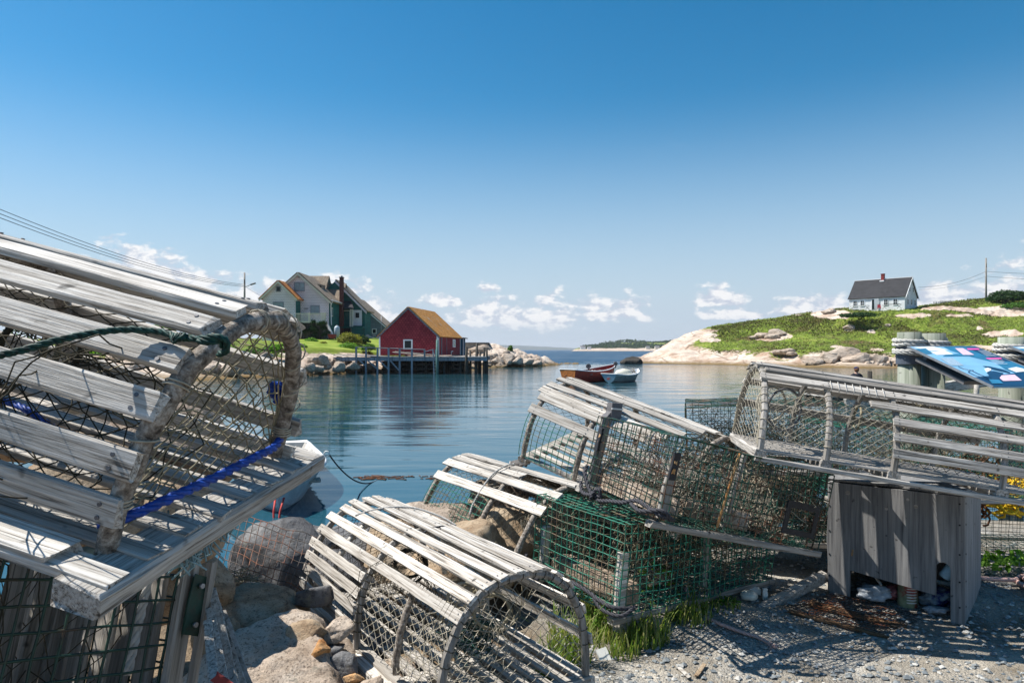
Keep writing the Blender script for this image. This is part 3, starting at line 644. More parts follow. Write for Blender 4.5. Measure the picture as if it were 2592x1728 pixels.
def shrub(name, label, c, rad, n, ls, mat_, seed, cat='shrub', group=None, lumps=5, lump=.35):
    rng = random.Random(seed); e = empty(name, label, cat, group, loc=(c[0], c[1], c[2])); m = MB()
    leaves(m, (0, 0, rad[2] * .8), rad, int(n * .5), ls, rng, lump=lump)
    for _ in range(lumps):
        a = rng.uniform(0, 6.28); k = rng.uniform(.35, .8)
        leaves(m, (math.cos(a) * rad[0] * k, math.sin(a) * rad[1] * k, rad[2] * rng.uniform(.5, 1.15)), [x * rng.uniform(.35, .55) for x in rad], int(n * .5 / lumps), ls, rng, lump=lump)
    m.build('foliage', M[mat_], e); s = MB()
    for k in range(6):
        a = k * 1.05; s.tube([(0, 0, -.1), (math.cos(a) * rad[0] * .25, math.sin(a) * rad[1] * .25, rad[2] * .6), (math.cos(a) * rad[0] * .55, math.sin(a) * rad[1] * .5, rad[2] * 1.1)], [.04 * rad[2], .03 * rad[2], .01 * rad[2]], 5)
    s.build('stem', M['dark_wood'], e); return e
def px_shrub(name, label, cx, yb, w_, h_, Y, n, ls, mat_, seed, group=None, **k):
    s = Y / F; p = at(cx, yb, Y); return shrub(name, label, p, (w_ * s * .5, w_ * s * .45, h_ * s * .55), n, ls, mat_, seed, 'shrub', group, **k)
GS = 'shrubs in the garden below the shingled house'
px_shrub('garden_shrub', 'tall yellow green shrub in front of the brick chimney', 883, 877, 60, 36, 71, 5200, .15, 'leaf_olive', 1, GS)
px_shrub('garden_shrub', 'bright green rounded shrub under the deck rail', 789, 874, 34, 20, 70, 2600, .14, 'leaf_bright', 2, GS)
px_shrub('garden_shrub', 'low bright green shrub in front of the tall olive one', 882, 892, 56, 25, 68, 4200, .14, 'leaf_bright', 3, GS)
px_shrub('garden_shrub', 'dark green shrub beside the left wall of the red shed', 935, 892, 36, 22, 67, 2600, .14, 'leaf', 4, GS)
px_shrub('garden_shrub', 'small yellow tufted shrub between the stones and the deck', 818, 878, 24, 14, 69, 1600, .13, 'leaf_olive', 5, GS)
px_shrub('garden_shrub', 'leafy clump at the lawn edge near the arched trap', 766, 886, 26, 16, 63, 1500, .13, 'leaf_bright', 6, GS)
px_shrub('garden_shrub', 'dark evergreen shrub on the bank right of the steps', 915, 871, 40, 22, 73, 2400, .15, 'leaf_dark', 7, GS)
GB = 'wild bushes on the left shore seen through the arched trap'
for i, (cx, yb, w_, h_, mt) in enumerate(((640, 915, 70, 34, 'leaf'), (700, 900, 60, 30, 'leaf_bright'), (560, 905, 80, 40, 'leaf_bright'), (470, 900, 80, 60, 'leaf_dark'), (380, 900, 100, 55, 'leaf'), (290, 890, 90, 75, 'leaf_dark'), (180, 885, 110, 110, 'leaf_dark'), (80, 880, 110, 130, 'leaf_dark'), (20, 920, 120, 80, 'leaf'), (230, 925, 90, 50, 'leaf_bright'), (410, 845, 60, 26, 'leaf_bright'))):
    px_shrub('wild_shrub', 'wild green bush on the left shore behind the trap slats', cx, yb, w_, h_, 56 + i % 4, 2600, .22, mt, 30 + i, GB)
px_shrub('hill_shrub', 'dome shaped dark shrub on the ridge right of the utility pole', 2545, 770, 84, 36, 104, 6500, .30, 'leaf_dark', 60, lump=.25)
px_shrub('hill_shrub', 'low green shrub below the dome shaped one at the picture edge', 2580, 785, 70, 20, 101, 2500, .26, 'leaf', 61)
px_shrub('hill_shrub', 'low rounded shrub just under the front of the white house', 2175, 806, 90, 16, 103, 3200, .26, 'leaf_dark', 62)
px_shrub('hill_shrub', 'tiny shrub growing from the crack of the rock point', 1292, 892, 12, 18, 86, 500, .25, 'leaf', 63)
# heath: low growth over the turf of the headland
rng = random.Random(9); m = MB(); g = MB()
for k in range(60000):
    px = rng.uniform(1800, 2760); t = rng.uniform(1.95, 4.3) if rng.random() < .8 else rng.uniform(3.9, 4.6); p, vg = fR(px, t)
    if vg < .45 + .3 * nz(p.x * .15, p.y * .15): continue
    py = CY - (p.z - EYE) / p.y * F
    if any(((px - a) / b_) ** 2 + ((py - c) / d) ** 2 < 1.5 for a, c, b_, d in RP): continue
    if nz(p.x * .12, p.y * .12, 3) < -.02 and rng.random() < .45: continue
    p.z += rough(p, .55, .16) * .45 + .10 * fbm(p * 1.3, 3) * 1.8 + .14
    cl = nz(p.x * .12, p.y * .12, 3) + .5 * nz(p.x * .5, p.y * .5); s_ = rng.uniform(.07, .17)
    a = Vector((rng.gauss(0, 1), rng.gauss(0, 1), rng.gauss(0, .7))).normalized(); b_ = a.cross(Vector((rng.gauss(0, 1), rng.gauss(0, 1), rng.gauss(0, 1)))).normalized()
    q = p + Vector((0, 0, rng.uniform(-.05, .12) + .2 * max(0, cl)))
    (m if cl > -.02 else g).add([q - a * s_, q + b_ * s_ * .5, q + a * s_, q - b_ * s_ * .5], [(0, 1, 2, 3)])
tag(m.build('heath_scrub', M['heath']), 'brown green heath scrub in dark patches on the headland', kind='stuff')
tag(g.build('meadow_grass', M['grass']), 'light green meadow growth over the headland turf', kind='stuff')
# ------------------------------------------------------------ building parts
def gable(m, x0, x1, y0, y1, z0, ze, zr, ridge='y'):
    """walls of a gabled block in local metres"""
    if ridge == 'y':
        xm = (x0 + x1) / 2
        m.add([(x0, y0, z0), (x1, y0, z0), (x1, y0, ze), (xm, y0, zr), (x0, y0, ze), (x0, y1, z0), (x1, y1, z0), (x1, y1, ze), (xm, y1, zr), (x0, y1, ze)],
              [(0, 1, 2, 3, 4), (6, 5, 9, 8, 7), (1, 6, 7, 2), (5, 0, 4, 9), (2, 7, 8, 3), (4, 3, 8, 9)])
    else:
        ym = (y0 + y1) / 2
        m.add([(x0, y0, z0), (x0, y0, ze), (x0, ym, zr), (x0, y1, ze), (x0, y1, z0), (x1, y0, z0), (x1, y0, ze), (x1, ym, zr), (x1, y1, ze), (x1, y1, z0)],
              [(0, 1, 2, 3, 4), (9, 8, 7, 6, 5), (5, 6, 1, 0), (4, 3, 8, 9), (1, 6, 7, 2), (3, 2, 7, 8)])
def slab(m, a, b_, c, d, th):
    a, b_, c, d = map(Vector, (a, b_, c, d)); n = (b_ - a).cross(d - a).normalized() * th
    if n.z < 0: n = -n
    m.add([a, b_, c, d, a + n, b_ + n, c + n, d + n], [(3, 2, 1, 0), (4, 5, 6, 7), (0, 1, 5, 4), (1, 2, 6, 5), (2, 3, 7, 6), (3, 0, 4, 7)])
def roof(x0, x1, y0, y1, ze, zr, ov, th, ridge='y', sides=(1, 1)):
    m = MB()
    if ridge == 'y':
        xm = (x0 + x1) / 2; s = (zr - ze) / (xm - x0)
        if sides[0]: slab(m, (x0 - ov, y0 - ov, ze - ov * s + .02), (xm, y0 - ov, zr + .02), (xm, y1 + ov, zr + .02), (x0 - ov, y1 + ov, ze - ov * s + .02), th)
        if sides[1]: slab(m, (xm, y0 - ov, zr + .02), (x1 + ov, y0 - ov, ze - ov * s + .02), (x1 + ov, y1 + ov, ze - ov * s + .02), (xm, y1 + ov, zr + .02), th)
    else:
        ym = (y0 + y1) / 2; s = (zr - ze) / (ym - y0)
        if sides[0]: slab(m, (x0 - ov, y0 - ov, ze - ov * s + .02), (x1 + ov, y0 - ov, ze - ov * s + .02), (x1 + ov, ym, zr + .02), (x0 - ov, ym, zr + .02), th)
        if sides[1]: slab(m, (x0 - ov, ym, zr + .02), (x1 + ov, ym, zr + .02), (x1 + ov, y1 + ov, ze - ov * s + .02), (x0 - ov, y1 + ov, ze - ov * s + .02), th)
    return m
def window(par, x, y, z, w_, h_, face='y', fr='white_paint', gl='dark_glass', t_=.08, grid=(1, 1), name='window'):
    """frame with pane, on a wall facing -y (face 'y') or +x (face 'x')"""
    def T(a, b_, c): return (x + a, y - b_, z + c) if face == 'y' else (x + b_, y + a, z + c)
    m = MB()
    def bar(a0, a1, c0, c1, d0, d1):
        p = [T(a, b_, c) for a in (a0, a1) for b_ in (d0, d1) for c in (c0, c1)]; m.add(p, [(0, 1, 3, 2), (4, 6, 7, 5), (0, 4, 5, 1), (2, 3, 7, 6), (0, 2, 6, 4), (1, 5, 7, 3)])
    W, H = w_ / 2, h_ / 2
    bar(-W - t_, W + t_, H, H + t_, .0, .06); bar(-W - t_, W + t_, -H - t_, -H, .0, .07); bar(-W - t_, -W, -H, H, .0, .06); bar(W, W + t_, -H, H, .0, .06)
    for i in range(1, grid[0]): bar(-W + w_ * i / grid[0] - .02, -W + w_ * i / grid[0] + .02, -H, H, .012, .04)
    for i in range(1, grid[1]): bar(-W, W, -H + h_ * i / grid[1] - .02, -H + h_ * i / grid[1] + .02, .012, .045)
    f = m.build(name, M[fr], par); g = MB(); g.quad(T(-W, .01, -H), T(W, .01, -H), T(W, .01, H), T(-W, .01, H)); g.build('pane', M[gl], f); return f
def door(par, x, y, z, w_, h_, mt, fr='cream_paint', glass=None, face='y'):
    m = MB(); m.bx(x - w_ / 2, x + w_ / 2, y - .05, y + .0, z, z + h_); d = m.build('door', M[mt], par)
    k = MB(); k.bx(x - w_ / 2 - .1, x - w_ / 2, y - .07, y, z, z + h_ + .1); k.bx(x + w_ / 2, x + w_ / 2 + .1, y - .07, y, z, z + h_ + .1); k.bx(x - w_ / 2, x + w_ / 2, y - .07, y, z + h_, z + h_ + .1); k.build('door_frame', M[fr], d)
    if glass: window(d, x, y - .05, z + h_ * .7, w_ * .45, h_ * .32, 'y', 'black', glass, .02, (2, 2))
    return d
# ---------------- the shingled house, its local origin on the ground below the big gable's right corner
H0 = at(832, 862, 75); hs_ = empty('shingled_house', 'large pale shingled house with two gables, dark green sides and a brick chimney', 'house', loc=H0)
def hx(px, Y=75): return (px - CX) / F * Y - H0.x
def hz(py, Y=75): return EYE - (py - CY) / F * Y - H0.z
m = MB(); gable(m, hx(680), hx(832), 0, 5.2, -.6, hz(759), hz(692)); wl = m.build('main_wall', M['pink_shingle'], hs_)
m = MB(); m.bx(hx(832) - .02, hx(832) + .012, .14, 5.0, -.4, hz(759) - .05); m.build('side_cladding', M['green_wall'], hs_)
roof(hx(680), hx(832), 0, 5.2, hz(759), hz(692), .32, .14).build('roof', M['brown_roof'], hs_)
def trim(par, x0, x1, y, ze, zr, ov, w_=.2, mt='cream_paint', sides=(1, 1)):
    xm = (x0 + x1) / 2; s = (zr - ze) / (xm - x0); m = MB()
    for k, sg in enumerate((-1, 1)):
        if not sides[k]: continue
        xe = (x0 - ov) if sg < 0 else (x1 + ov); zz = ze - ov * s
        m.add([(xe, y - ov - .03, zz - w_), (xm, y - ov - .03, zr - w_), (xm, y - ov - .03, zr + .03), (xe, y - ov - .03, zz + .03), (xe, y - ov + .03, zz - w_), (xm, y - ov + .03, zr - w_), (xm, y - ov + .03, zr + .03), (xe, y - ov + .03, zz + .03)], [(0, 1, 2, 3), (7, 6, 5, 4), (0, 4, 5, 1), (2, 6, 7, 3)])
    return m.build('bargeboard', M[mt], par)
trim(hs_, hx(680), hx(832), 0, hz(759), hz(692), .32)
Yd = 73.2; y2 = Yd - 75
m = MB(); gable(m, hx(664.5, Yd), hx(747.5, Yd), y2, 0, -.6, hz(752, Yd), hz(712, Yd)); m.build('low_gable_wall', M['pink_shingle'], hs_)
m = MB(); m.bx(hx(747.5, Yd) - .02, hx(747.5, Yd) + .012, y2 + .14, -.02, 1.0, hz(760, Yd)); m.build('side_cladding', M['green_wall'], hs_)
roof(hx(664.5, Yd), hx(747.5, Yd), y2, .0, hz(752, Yd), hz(712, Yd), .3, .13).build('low_roof', M['rust_roof'], hs_)
trim(hs_, hx(664.5, Yd), hx(747.5, Yd), y2, hz(752, Yd), hz(712, Yd), .3)
window(hs_, hx(758), 0, hz(726), 1.0, .85, gl='pale_glass', fr='rail_wood', grid=(2, 1)); window(hs_, hx(797.5), 0, hz(784.5), .85, .85, gl='pale_glass', fr='rail_wood', grid=(2, 1))
window(hs_, hx(705, Yd), y2, hz(731.5, Yd), .36, .46, gl='dark_glass', fr='rail_wood'); window(hs_, hx(705, Yd), y2, hz(775, Yd), 1.0, .8, gl='pale_glass', fr='rail_wood', grid=(2, 1))
m = MB(); m.bx(hx(757) - .12, hx(757) + .12, -.03, 0, hz(703), hz(700)); m.build('vent', M['rail_wood'], hs_)
m = MB(); m.bx(hx(775) - .2, hx(775) + .2, -.04, 0, hz(782), hz(780)); m.build('house_sign', M['grey_plastic'], hs_)
d_ = MB(); d_.bx(hx(832) + .0, hx(832) + .03, 1.0, 1.7, hz(799), hz(777)); f_ = d_.build('window_frame', M['cream_paint'], hs_); g_ = MB(); g_.bx(hx(832) + .025, hx(832) + .04, 1.08, 1.62, hz(797), hz(779)); g_.build('pane', M['pale_glass'], f_)
d_ = MB(); d_.bx(hx(747.5, Yd) + .0, hx(747.5, Yd) + .03, y2 + .7, y2 + 1.4, hz(800, Yd), hz(772, Yd)); d_.build('side_door', M['green_wall'], hs_)
# taller cross wing behind, with its flat-topped dormer
m = MB(); gable(m, hx(775, 80), hx(824, 80), 4.2, 8.4, 2.0, hz(752, 80), hz(702, 82), 'x'); m.build('rear_wall', M['brown_roof'], hs_)
roof(hx(775, 80), hx(824, 80), 4.2, 8.4, hz(752, 80), hz(702, 82), .1, .12, 'x').build('rear_roof', M['brown_roof'], hs_)
m = MB(); gable(m, hx(812, 80), hx(864, 80), 4.6, 9, -.5, hz(768, 80), hz(720, 82), 'x'); m.build('wing_wall', M['green_wall'], hs_)
roof(hx(812, 80), hx(864, 80), 4.6, 9, hz(766, 80), hz(720, 82), .15, .12, 'x').build('wing_roof', M['brown_roof'], hs_)
m = MB(); m.bx(hx(803, 78), hx(815, 78), 2.4, 4.4, hz(735, 78), hz(720, 78)); dm = m.build('dormer', M['brown_roof'], hs_); window(dm, hx(808, 77.5), 2.39, hz(728, 77.4), .5, .38, gl='black', fr='brown_roof', t_=.03)
# green gabled wing at the right
xa, xb = hx(776, 81), hx(923, 81)
m = MB(); gable(m, xa, xb, 6.0, 9.5, -.5, hz(783, 81), hz(710, 81)); m.build('green_wing_wall', M['green_wall'], hs_)
roof(xa, xb, 6.0, 9.5, hz(783, 81), hz(710, 81), .3, .16, sides=(0, 1)).build('green_wing_roof', M['brown_roof'], hs_)
trim(hs_, xa, xb, 6.0, hz(783, 81), hz(710, 81), .3, .26, 'pink_shingle', (0, 1))
m = MB(); slab(m, (hx(862, 79), 4.6, hz(782, 79.6)), (hx(893, 79), 4.6, hz(782, 79.6)), (hx(889, 81), 6, hz(763, 81)), (hx(866, 81), 6, hz(763, 81)), .08); m.build('porch_roof', M['black_roof'], hs_)
door(hs_, hx(877, 81), 6, hz(826, 81), .75, 1.8, 'green_wall'); door(hs_, hx(905, 81), 6, hz(824, 81), .85, 1.75, 'white_paint', 'white_paint', 'dark_glass')
for px in (868, 889, 893.5): m = MB(); m.bx(hx(px, 80) - .07, hx(px, 80) + .07, 4.7, 4.85, -.3, hz(783, 80)); m.build('porch_post', M['cream_paint'], hs_)
m = MB(); m.bx(hx(864, 80.5), hx(924, 80.5), 4.4, 6.0, hz(830, 80), hz(827, 80)); m.bx(hx(893, 80), hx(922, 80), 4.4, 4.5, hz(850, 80), hz(830, 80)); m.build('porch_deck', M['green_wall'], hs_)
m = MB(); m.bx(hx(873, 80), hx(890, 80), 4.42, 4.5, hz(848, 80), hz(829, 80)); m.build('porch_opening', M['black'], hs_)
m = MB(); m.bx(hx(864.5, 79.6) - .20, hx(864.5, 79.6) + .20, 4.4, 4.9, -.4, hz(703, 79.6)); ch = m.build('chimney', M['dark_brick'], hs_); m = MB(); m.bx(hx(864.5, 79.6) - .25, hx(864.5, 79.6) + .25, 4.35, 4.95, hz(703, 79.6), hz(701, 79.6)); m.tube([(hx(864.5, 79.6), 4.65, hz(701, 79.6)), (hx(864.5, 79.6), 4.65, hz(698, 79.6))], .12, 8); m.build('chimney_cap', M['slate'], ch)
m = MB(); m.tube([(hx(833) + .35, .1, hz(762)), (hx(836), .25, hz(772)), (hx(837), .25, hz(815)), (hx(839), .0, hz(822))], .05, 6); m.tube([(hx(833) + .3, -.2, hz(760)), (hx(833) + .3, 5.2, hz(760))], .07, 6); m.build('gutter', M['white_paint'], hs_)
# deck with white balustrade and vine below
m = MB(); m.bx(hx(747), hx(829), -2.4, -.01, hz(817, 73), hz(813, 73)); m.build('deck', M['cream_paint'], hs_)
m = MB(); k = 0; x = hx(749, 72.7)
while x < hx(827, 72.7):
    m.bx(x - .022, x + .022, -2.36, -2.32, hz(813, 72.7), hz(794, 72.7)); x += .145
m.bx(hx(748, 72.7), hx(828, 72.7), -2.38, -2.3, hz(794.5, 72.7), hz(792.5, 72.7)); m.bx(hx(748, 72.7), hx(828, 72.7), -2.38, -2.3, hz(814, 72.7), hz(812.5, 72.7))
for px in (783, 816, 822): m.bx(hx(px, 72.7) - .07, hx(px, 72.7) + .07, -2.42, -2.28, hz(814, 72.7), hz(791, 72.7))
m.build('balustrade', M['cream_paint'], hs_)
m = MB(); m.bx(hx(750), hx(828), -2.2, -.1, -.5, hz(817, 73)); m.build('deck_skirt', M['dark_wood'], hs_)
rng = random.Random(4); v_ = empty('climbing_vine', 'dark vine hanging over the wall under the house deck', 'vine', loc=at(790, 862, 72.2)); m = MB(); z0 = at(790, 862, 72.2).z
for k in range(22): leaves(m, (rng.uniform(-1.8, 1.7), rng.uniform(.2, .5), rng.uniform(.2, 1.9)), (.35, .22, .35), 170, .14, rng)
m.build('foliage', M['leaf_dark'], v_); m = MB()
for k in range(7): m.tube([(-1.5 + k * .5, .45, 0), (-1.4 + k * .5, .4, 1), (-1.6 + k * .5, .4, 1.9)], .03, 5)
m.build('stem', M['dark_wood'], v_)
c_ = at(853, 853, 73.5); t_ = empty('storage_tank', 'pale blue upright tank standing beside the green house wall', 'tank', loc=c_); m = MB()
m.tube([(0, 0, -.2), (0, 0, 1.0), (0, 0, 1.15), (0, 0, 1.22)], [.3, .3, .22, .05], 16); m.build('tank_body', plain('pale_blue_tank', (.42, .52, .60), .4, .4, .1, 5), t_); m = MB(); m.tube([(0, 0, 1.2), (0, 0, 1.3)], .06, 8); m.build('valve', M['steel'], t_)
m = MB(); m.plank((at(829, 822, 73)), (at(843, 852, 72.6)), (0, 1, 0), .3, .25, 4); tag(m.build('downspout_chute', M['white_plastic']), 'pale leaning chute at the corner under the house deck', 'chute')
c_ = at(841, 860, 72.4); e = empty('garden_cart', 'dark red garden cart standing under the chute', 'cart', loc=c_); m = MB(); m.add([(-.3, -.25, .15), (.3, -.25, .15), (.3, .25, .15), (-.3, .25, .15), (-.4, -.32, .6), (.4, -.32, .6), (.4, .32, .6), (-.4, .32, .6)], [(3, 2, 1, 0), (0, 1, 5, 4), (1, 2, 6, 5), (2, 3, 7, 6), (3, 0, 4, 7), (4, 5, 6, 7)]); m.build('tub', plain('dark_red_paint', (.22, .015, .03), .5, .4), e)
for s_ in (-.33, .33): m = MB(); m.tube([(s_, 0, .15), (s_ + .05, 0, .15)], .15, 12); m.build('wheel', M['rubber'], e)
# ---------------- slate blue building behind
B0 = at(950, 860, 88); sb = empty('slate_blue_building', 'slate blue gabled building behind the green side of the shingled house', 'building', loc=B0)
def bx_(px): return (px - CX) / F * 88 - B0.x
def bz(py): return EYE - (py - CY) / F * 88 - B0.z
xa, xb = bx_(805), bx_(975); m = MB(); gable(m, xa, xb, 0, 7, -1.0, bz(825), bz(752)); m.build('wall', M['slate_wall'], sb)
roof(xa, xb, 0, 7, bz(825), bz(752), .2, .12).build('roof', M['brown_roof'], sb); trim(sb, xa, xb, 0, bz(825), bz(752), .2, .15, 'white_paint')
window(sb, bx_(929), 0, bz(808), .6, .9, gl='pink_shingle', fr='rail_wood'); window(sb, bx_(947.5), 0, bz(838), .42, .5, gl='black', fr='white_paint')
p = at(965, 858, 84); m = MB(); m.tube([p, at(965, 800, 84)], .035, 6); tag(m.build('flag_pole', M['steel']), 'thin bare metal pole in front of the slate blue building', 'pole')
for i, (px, py, r) in enumerate(((945, 852, .36), (953, 857, .28))):
    o = boulder(RM[4], at(px, py, 83), (r, r, r), i, ('white round stone' if i == 0 else 'smaller bluish round stone') + ' at the foot of the slate blue building')
for i, (px, py, s_) in enumerate(((927, 856, .8), (935, 862, 1.0))): boulder(RM[i + 5], at(px, py, 80), (s_, s_, s_ * .7), i, ('pale rock' if i == 0 else 'larger pale rock') + ' on the slope left of the slate blue wall')
# ---------------- red fishing shed
O = Vector((-12.001, 61.743, .80)); SM = frame(O, (.986, -.165, 0)); sh = empty('red_shed', 'deep red shingled fishing shed with an orange lichen roof on the wharf', 'shed', M=SM)
L, W_, He, Hr = 5.52, 8.1, 1.75, 4.27
m = MB(); gable(m, 0, L, 0, W_, 0, He, Hr); m.build('wall', M['red_wall'], sh)
r_ = roof(0, L, 0, W_, He, Hr, .16, .1); r_.build('roof', M['orange_roof'], sh); trim(sh, 0, L, 0, He, Hr, .16, .13, 'rail_wood')
m = MB(); m.bx(-.03, .10, -.03, 0, 0, He - .05); m.bx(L - .16, L + .03, -.04, 0, 0, He + .05); m.bx(L, L + .04, -.04, .1, 0, He - .1); m.bx(L, L + .03, W_ - .1, W_, 0, He - .1); m.build('corner_board', M['white_paint'], sh)
window(sh, L * .49, 0, .98, .62, .66, gl='dark_glass', t_=.12)
for y_ in (1.0,):
    m = MB(); m.bx(L, L + .05, y_, y_ + 1.6, 0, He - .08); dd = m.build('door', M['red_wall'], sh); m = MB(); m.bx(L + .0, L + .07, y_ - .08, y_, 0, He - .05); m.bx(L, L + .07, y_ + 1.6, y_ + 1.7, 0, He - .05); m.build('door_frame', M['rail_wood'], dd)
f_ = MB(); f_.bx(L, L + .05, 5.0, 6.0, .75, 1.5); ff = f_.build('window_frame', M['white_paint'], sh); g_ = MB(); g_.bx(L + .045, L + .06, 5.15, 5.85, .85, 1.4); g_.build('pane', M['pale_glass'], ff)
m = MB(); m.tube([(L + .08, 3.2, 1.4), (L + .1, 3.0, .9), (L + .1, 3.5, .6), (L + .1, 3.9, 1.0), (L + .1, 3.5, 1.35), (L + .12, 5.0, .75), (L + .12, 7.8, .25)], .03, 5); tag(m.build('wall_rope', M['black_rope']), 'black rope slung across the right wall of the red shed', 'rope')
m = MB(); m.tube([(L + .3, 3.4, .05), (L + .3, 3.4, .35), (L + .3, 3.9, .35)], .05, 6); m.build('drain_pipe', M['white_plastic'], sh)
# deep blue shed behind and long grey shed
e = empty('blue_shed', 'narrow deep blue shed showing behind the right corner of the red shed', 'shed', loc=at(1165, 900, 72)); m = MB(); z1 = (900 - 856) / F * 72; m.bx(-.9, .33, 0, 3, 0, z1); m.build('wall', M['blue_wall'], e); m = MB(); slab(m, (-1.0, -.2, z1 + .12), (.6, -.2, z1 - .02), (.6, 3.2, z1 - .02), (-1.0, 3.2, z1 + .12), .08); m.build('roof', M['slate'], e); m = MB(); m.bx(.29, .36, -.03, 0, 0, z1 - .05); m.build('corner_board', M['white_paint'], e)
e = empty('grey_long_shed', 'long low grey shed with a flat roof behind the pilings', 'shed', loc=at(1205, 894, 86)); m = MB(); m.bx(-1.7, 1.45, 0, 3, -.3, (894 - 869) / F * 86); m.build('wall', M['dull_z'], e); m = MB(); m.bx(-1.8, 1.6, -.15, 3.2, (894 - 869) / F * 86, (894 - 866.5) / F * 86); m.build('roof', M['slate'], e)
# ---------------- the wharf
wh = empty('fishing_wharf', 'weathered plank wharf on cribwork carrying the red shed', 'wharf', loc=(0, 60, 0)); DZ = .70
def wx(px, Y): return (px - CX) / F * Y
m = MB(); xa = wx(862, 61.5)
x = xa
rng = random.Random(3)
while x < wx(1232, 60) - .1:
    dz = .14 * sstep(-10, -14.5, x) ; d = rng.uniform(-.012, .012); m.bx(x, x + .235, -1.1 + rng.uniform(-.03, .03), (3.2 if x < -11 else 6.5), DZ - .05 + dz + d, DZ + dz + d); x += .25
m.build('deck', M['deck_wood'], wh)
m = MB(); m.bx(xa, wx(1234, 60), -1.0, -.85, DZ - .36, DZ - .06); m.bx(xa, wx(1234, 60), 2.6, 2.75, DZ - .36, DZ - .06); m.bx(-7, wx(1234, 60), 6.1, 6.3, DZ - .36, DZ - .06)
for x in (-14, -12, -10, -8, -6, -4, -2.4): m.bx(x, x + .18, -.85, 2.6, DZ - .32, DZ - .06)
m.build('joist', M['rail_wood'], wh)
m = MB()
for (px, yt) in ((902, 878), (927, 878), (956, 879), (984, 880), (1012, 881), (1043, 882.5)):
    x = wx(px, 59); m.bx(x - .075, x + .075, -1.13, -1.0, -1.2, EYE - (yt - CY) / F * 59)
    m.build('rail_post', M['rail_wood'], wh); m = MB()
x = wx(1075, 59); m.bx(x - .07, x + .07, -1.13, -1.0, DZ - .3, EYE - (884 - CY) / F * 59); m.build('rail_post', M['rail_wood'], wh)
m = MB(); a = at(900, 878, 59) - Vector((0, 60, 0)); b_ = at(1076, 884.5, 59) - Vector((0, 60, 0)); m.plank(a, b_, (0, 1, 0), .12, .07, 10, .004)
m.build('top_rail', M['deck_wood'], wh)
for (p0, p1) in (((927, 908), (956, 935)), ((956, 908), (984, 935)), ((984, 908), (1010, 937)), ((905, 906), (924, 925))):
    m = MB(); m.plank(at(*p0, 58.93) - Vector((0, 60, 0)), at(*p1, 58.93) - Vector((0, 60, 0)), (0, 1, 0), .06, .12, 4, .003); m.build('brace', M['rail_wood'], wh)
m = MB()
for dx in (0, .45): m.plank(at(1096 + dx * 14, 884, 58.6) - Vector((0, 60, 0)), at(1099 + dx * 14, 950, 58.3) - Vector((0, 60, 0)), (1, 0, 0), .10, .05, 5, .003)
for k in range(7): m.tube([at(1096.5, 895 + k * 8, 58.5) - Vector((0, 60, 0)), at(1103, 895 + k * 8, 58.5) - Vector((0, 60, 0))], .025, 5)
m.plank(at(1076, 890, 58.8) - Vector((0, 60, 0)), at(1097, 884, 58.6) - Vector((0, 60, 0)), (0, 1, 0), .08, .06, 4, .003); m.build('ladder', M['rail_wood'], wh)
m = MB(); rng = random.Random(8)
for cx0, cx1 in ((-11.3, -9.0), (-8.8, -6.4), (-5.2, -4.0)):
    z = -1.4; k = 0
    while z < DZ - .4:
        if k % 2: m.tube([(cx0 - .2, .2, z), (cx1 + .2, .25, z + rng.uniform(-.03, .03))], .11, 7); m.tube([(cx0 - .2, 2.2, z), (cx1 + .2, 2.2, z)], .11, 7)
        else:
            for q in (cx0, cx1, (cx0 + cx1) / 2): m.tube([(q, 0, z), (q + rng.uniform(-.05, .05), 2.6, z)], .11, 7)
        z += .2; k += 1
m.bx(-11.2, -4.2, 2.4, 2.5, -1.4, DZ - .4); m.build('cribwork', M['dark_wood'], wh)
for k, (x, y) in enumerate(((-5.9, -.6), (-5.5, .6), (-4.5, -.6), (-3.9, -.5), (-3.2, -.4), (-5.6, 3.4), (-4.4, 3.4), (-3.1, 3.6), (-2.4, 1.0), (-13, 0), (-12.2, 1.4))):
    m = MB(); m.tube([(x, y, -2.4), (x + .03, y, DZ - .3)], .11, 8); m.build('pile', M['dark_wood'], wh)
m = MB(); p = at(1107, 944, 58.4); m.tube([(p.x, 58.2, -2), (p.x + .02, 58.2, EYE - (860 - CY) / F * 58.2)], [.13, .11], 9); tag(m.build('mooring_post', plain('green_grey_post', (.10, .19, .17), .8, .2, .3, 8)), 'tall green grey post beside the wharf ladder', 'post')
m = MB(); a = at(995, 891, 60.6); m.plank(a, at(1075, 899, 60.3), (0, 0, 1), .05, .5, 5, .01); m.plank(at(1000, 889, 60.9), at(1103, 898, 60.6), (0, 0, 1), .06, .2, 5, .01); tag(m.build('plank_stack', M['pale']), 'bleached loose planks lying on the deck against the shed', 'planks')
GP = 'free standing pilings off the wharf end'
for i, (px, yt, Y, r) in enumerate(((1180, 878, 58.5, .13), (1191, 887, 60, .11), (1206, 868, 60.5, .12), (1216, 889, 62, .10), (1225, 879, 60.5, .11), (1233, 881, 59.5, .11))):
    lb = ('leftmost piling in front of the wharf edge', 'short piling second from the left', 'tallest piling rising above the grey shed roof', 'shortest thin piling right of the tallest', 'piling second from the right end', 'rightmost piling at the end of the row')[i]
    x = wx(px, Y); m = MB(); m.tube([(x - .03, Y, -2.6), (x, Y, 0), (x + .04 * (-1) ** i, Y, EYE - (yt - CY) / F * Y)], [r, r * .95, r * .85], 9); tag(m.build('piling', M['dark_wood']), lb, 'piling', GP)
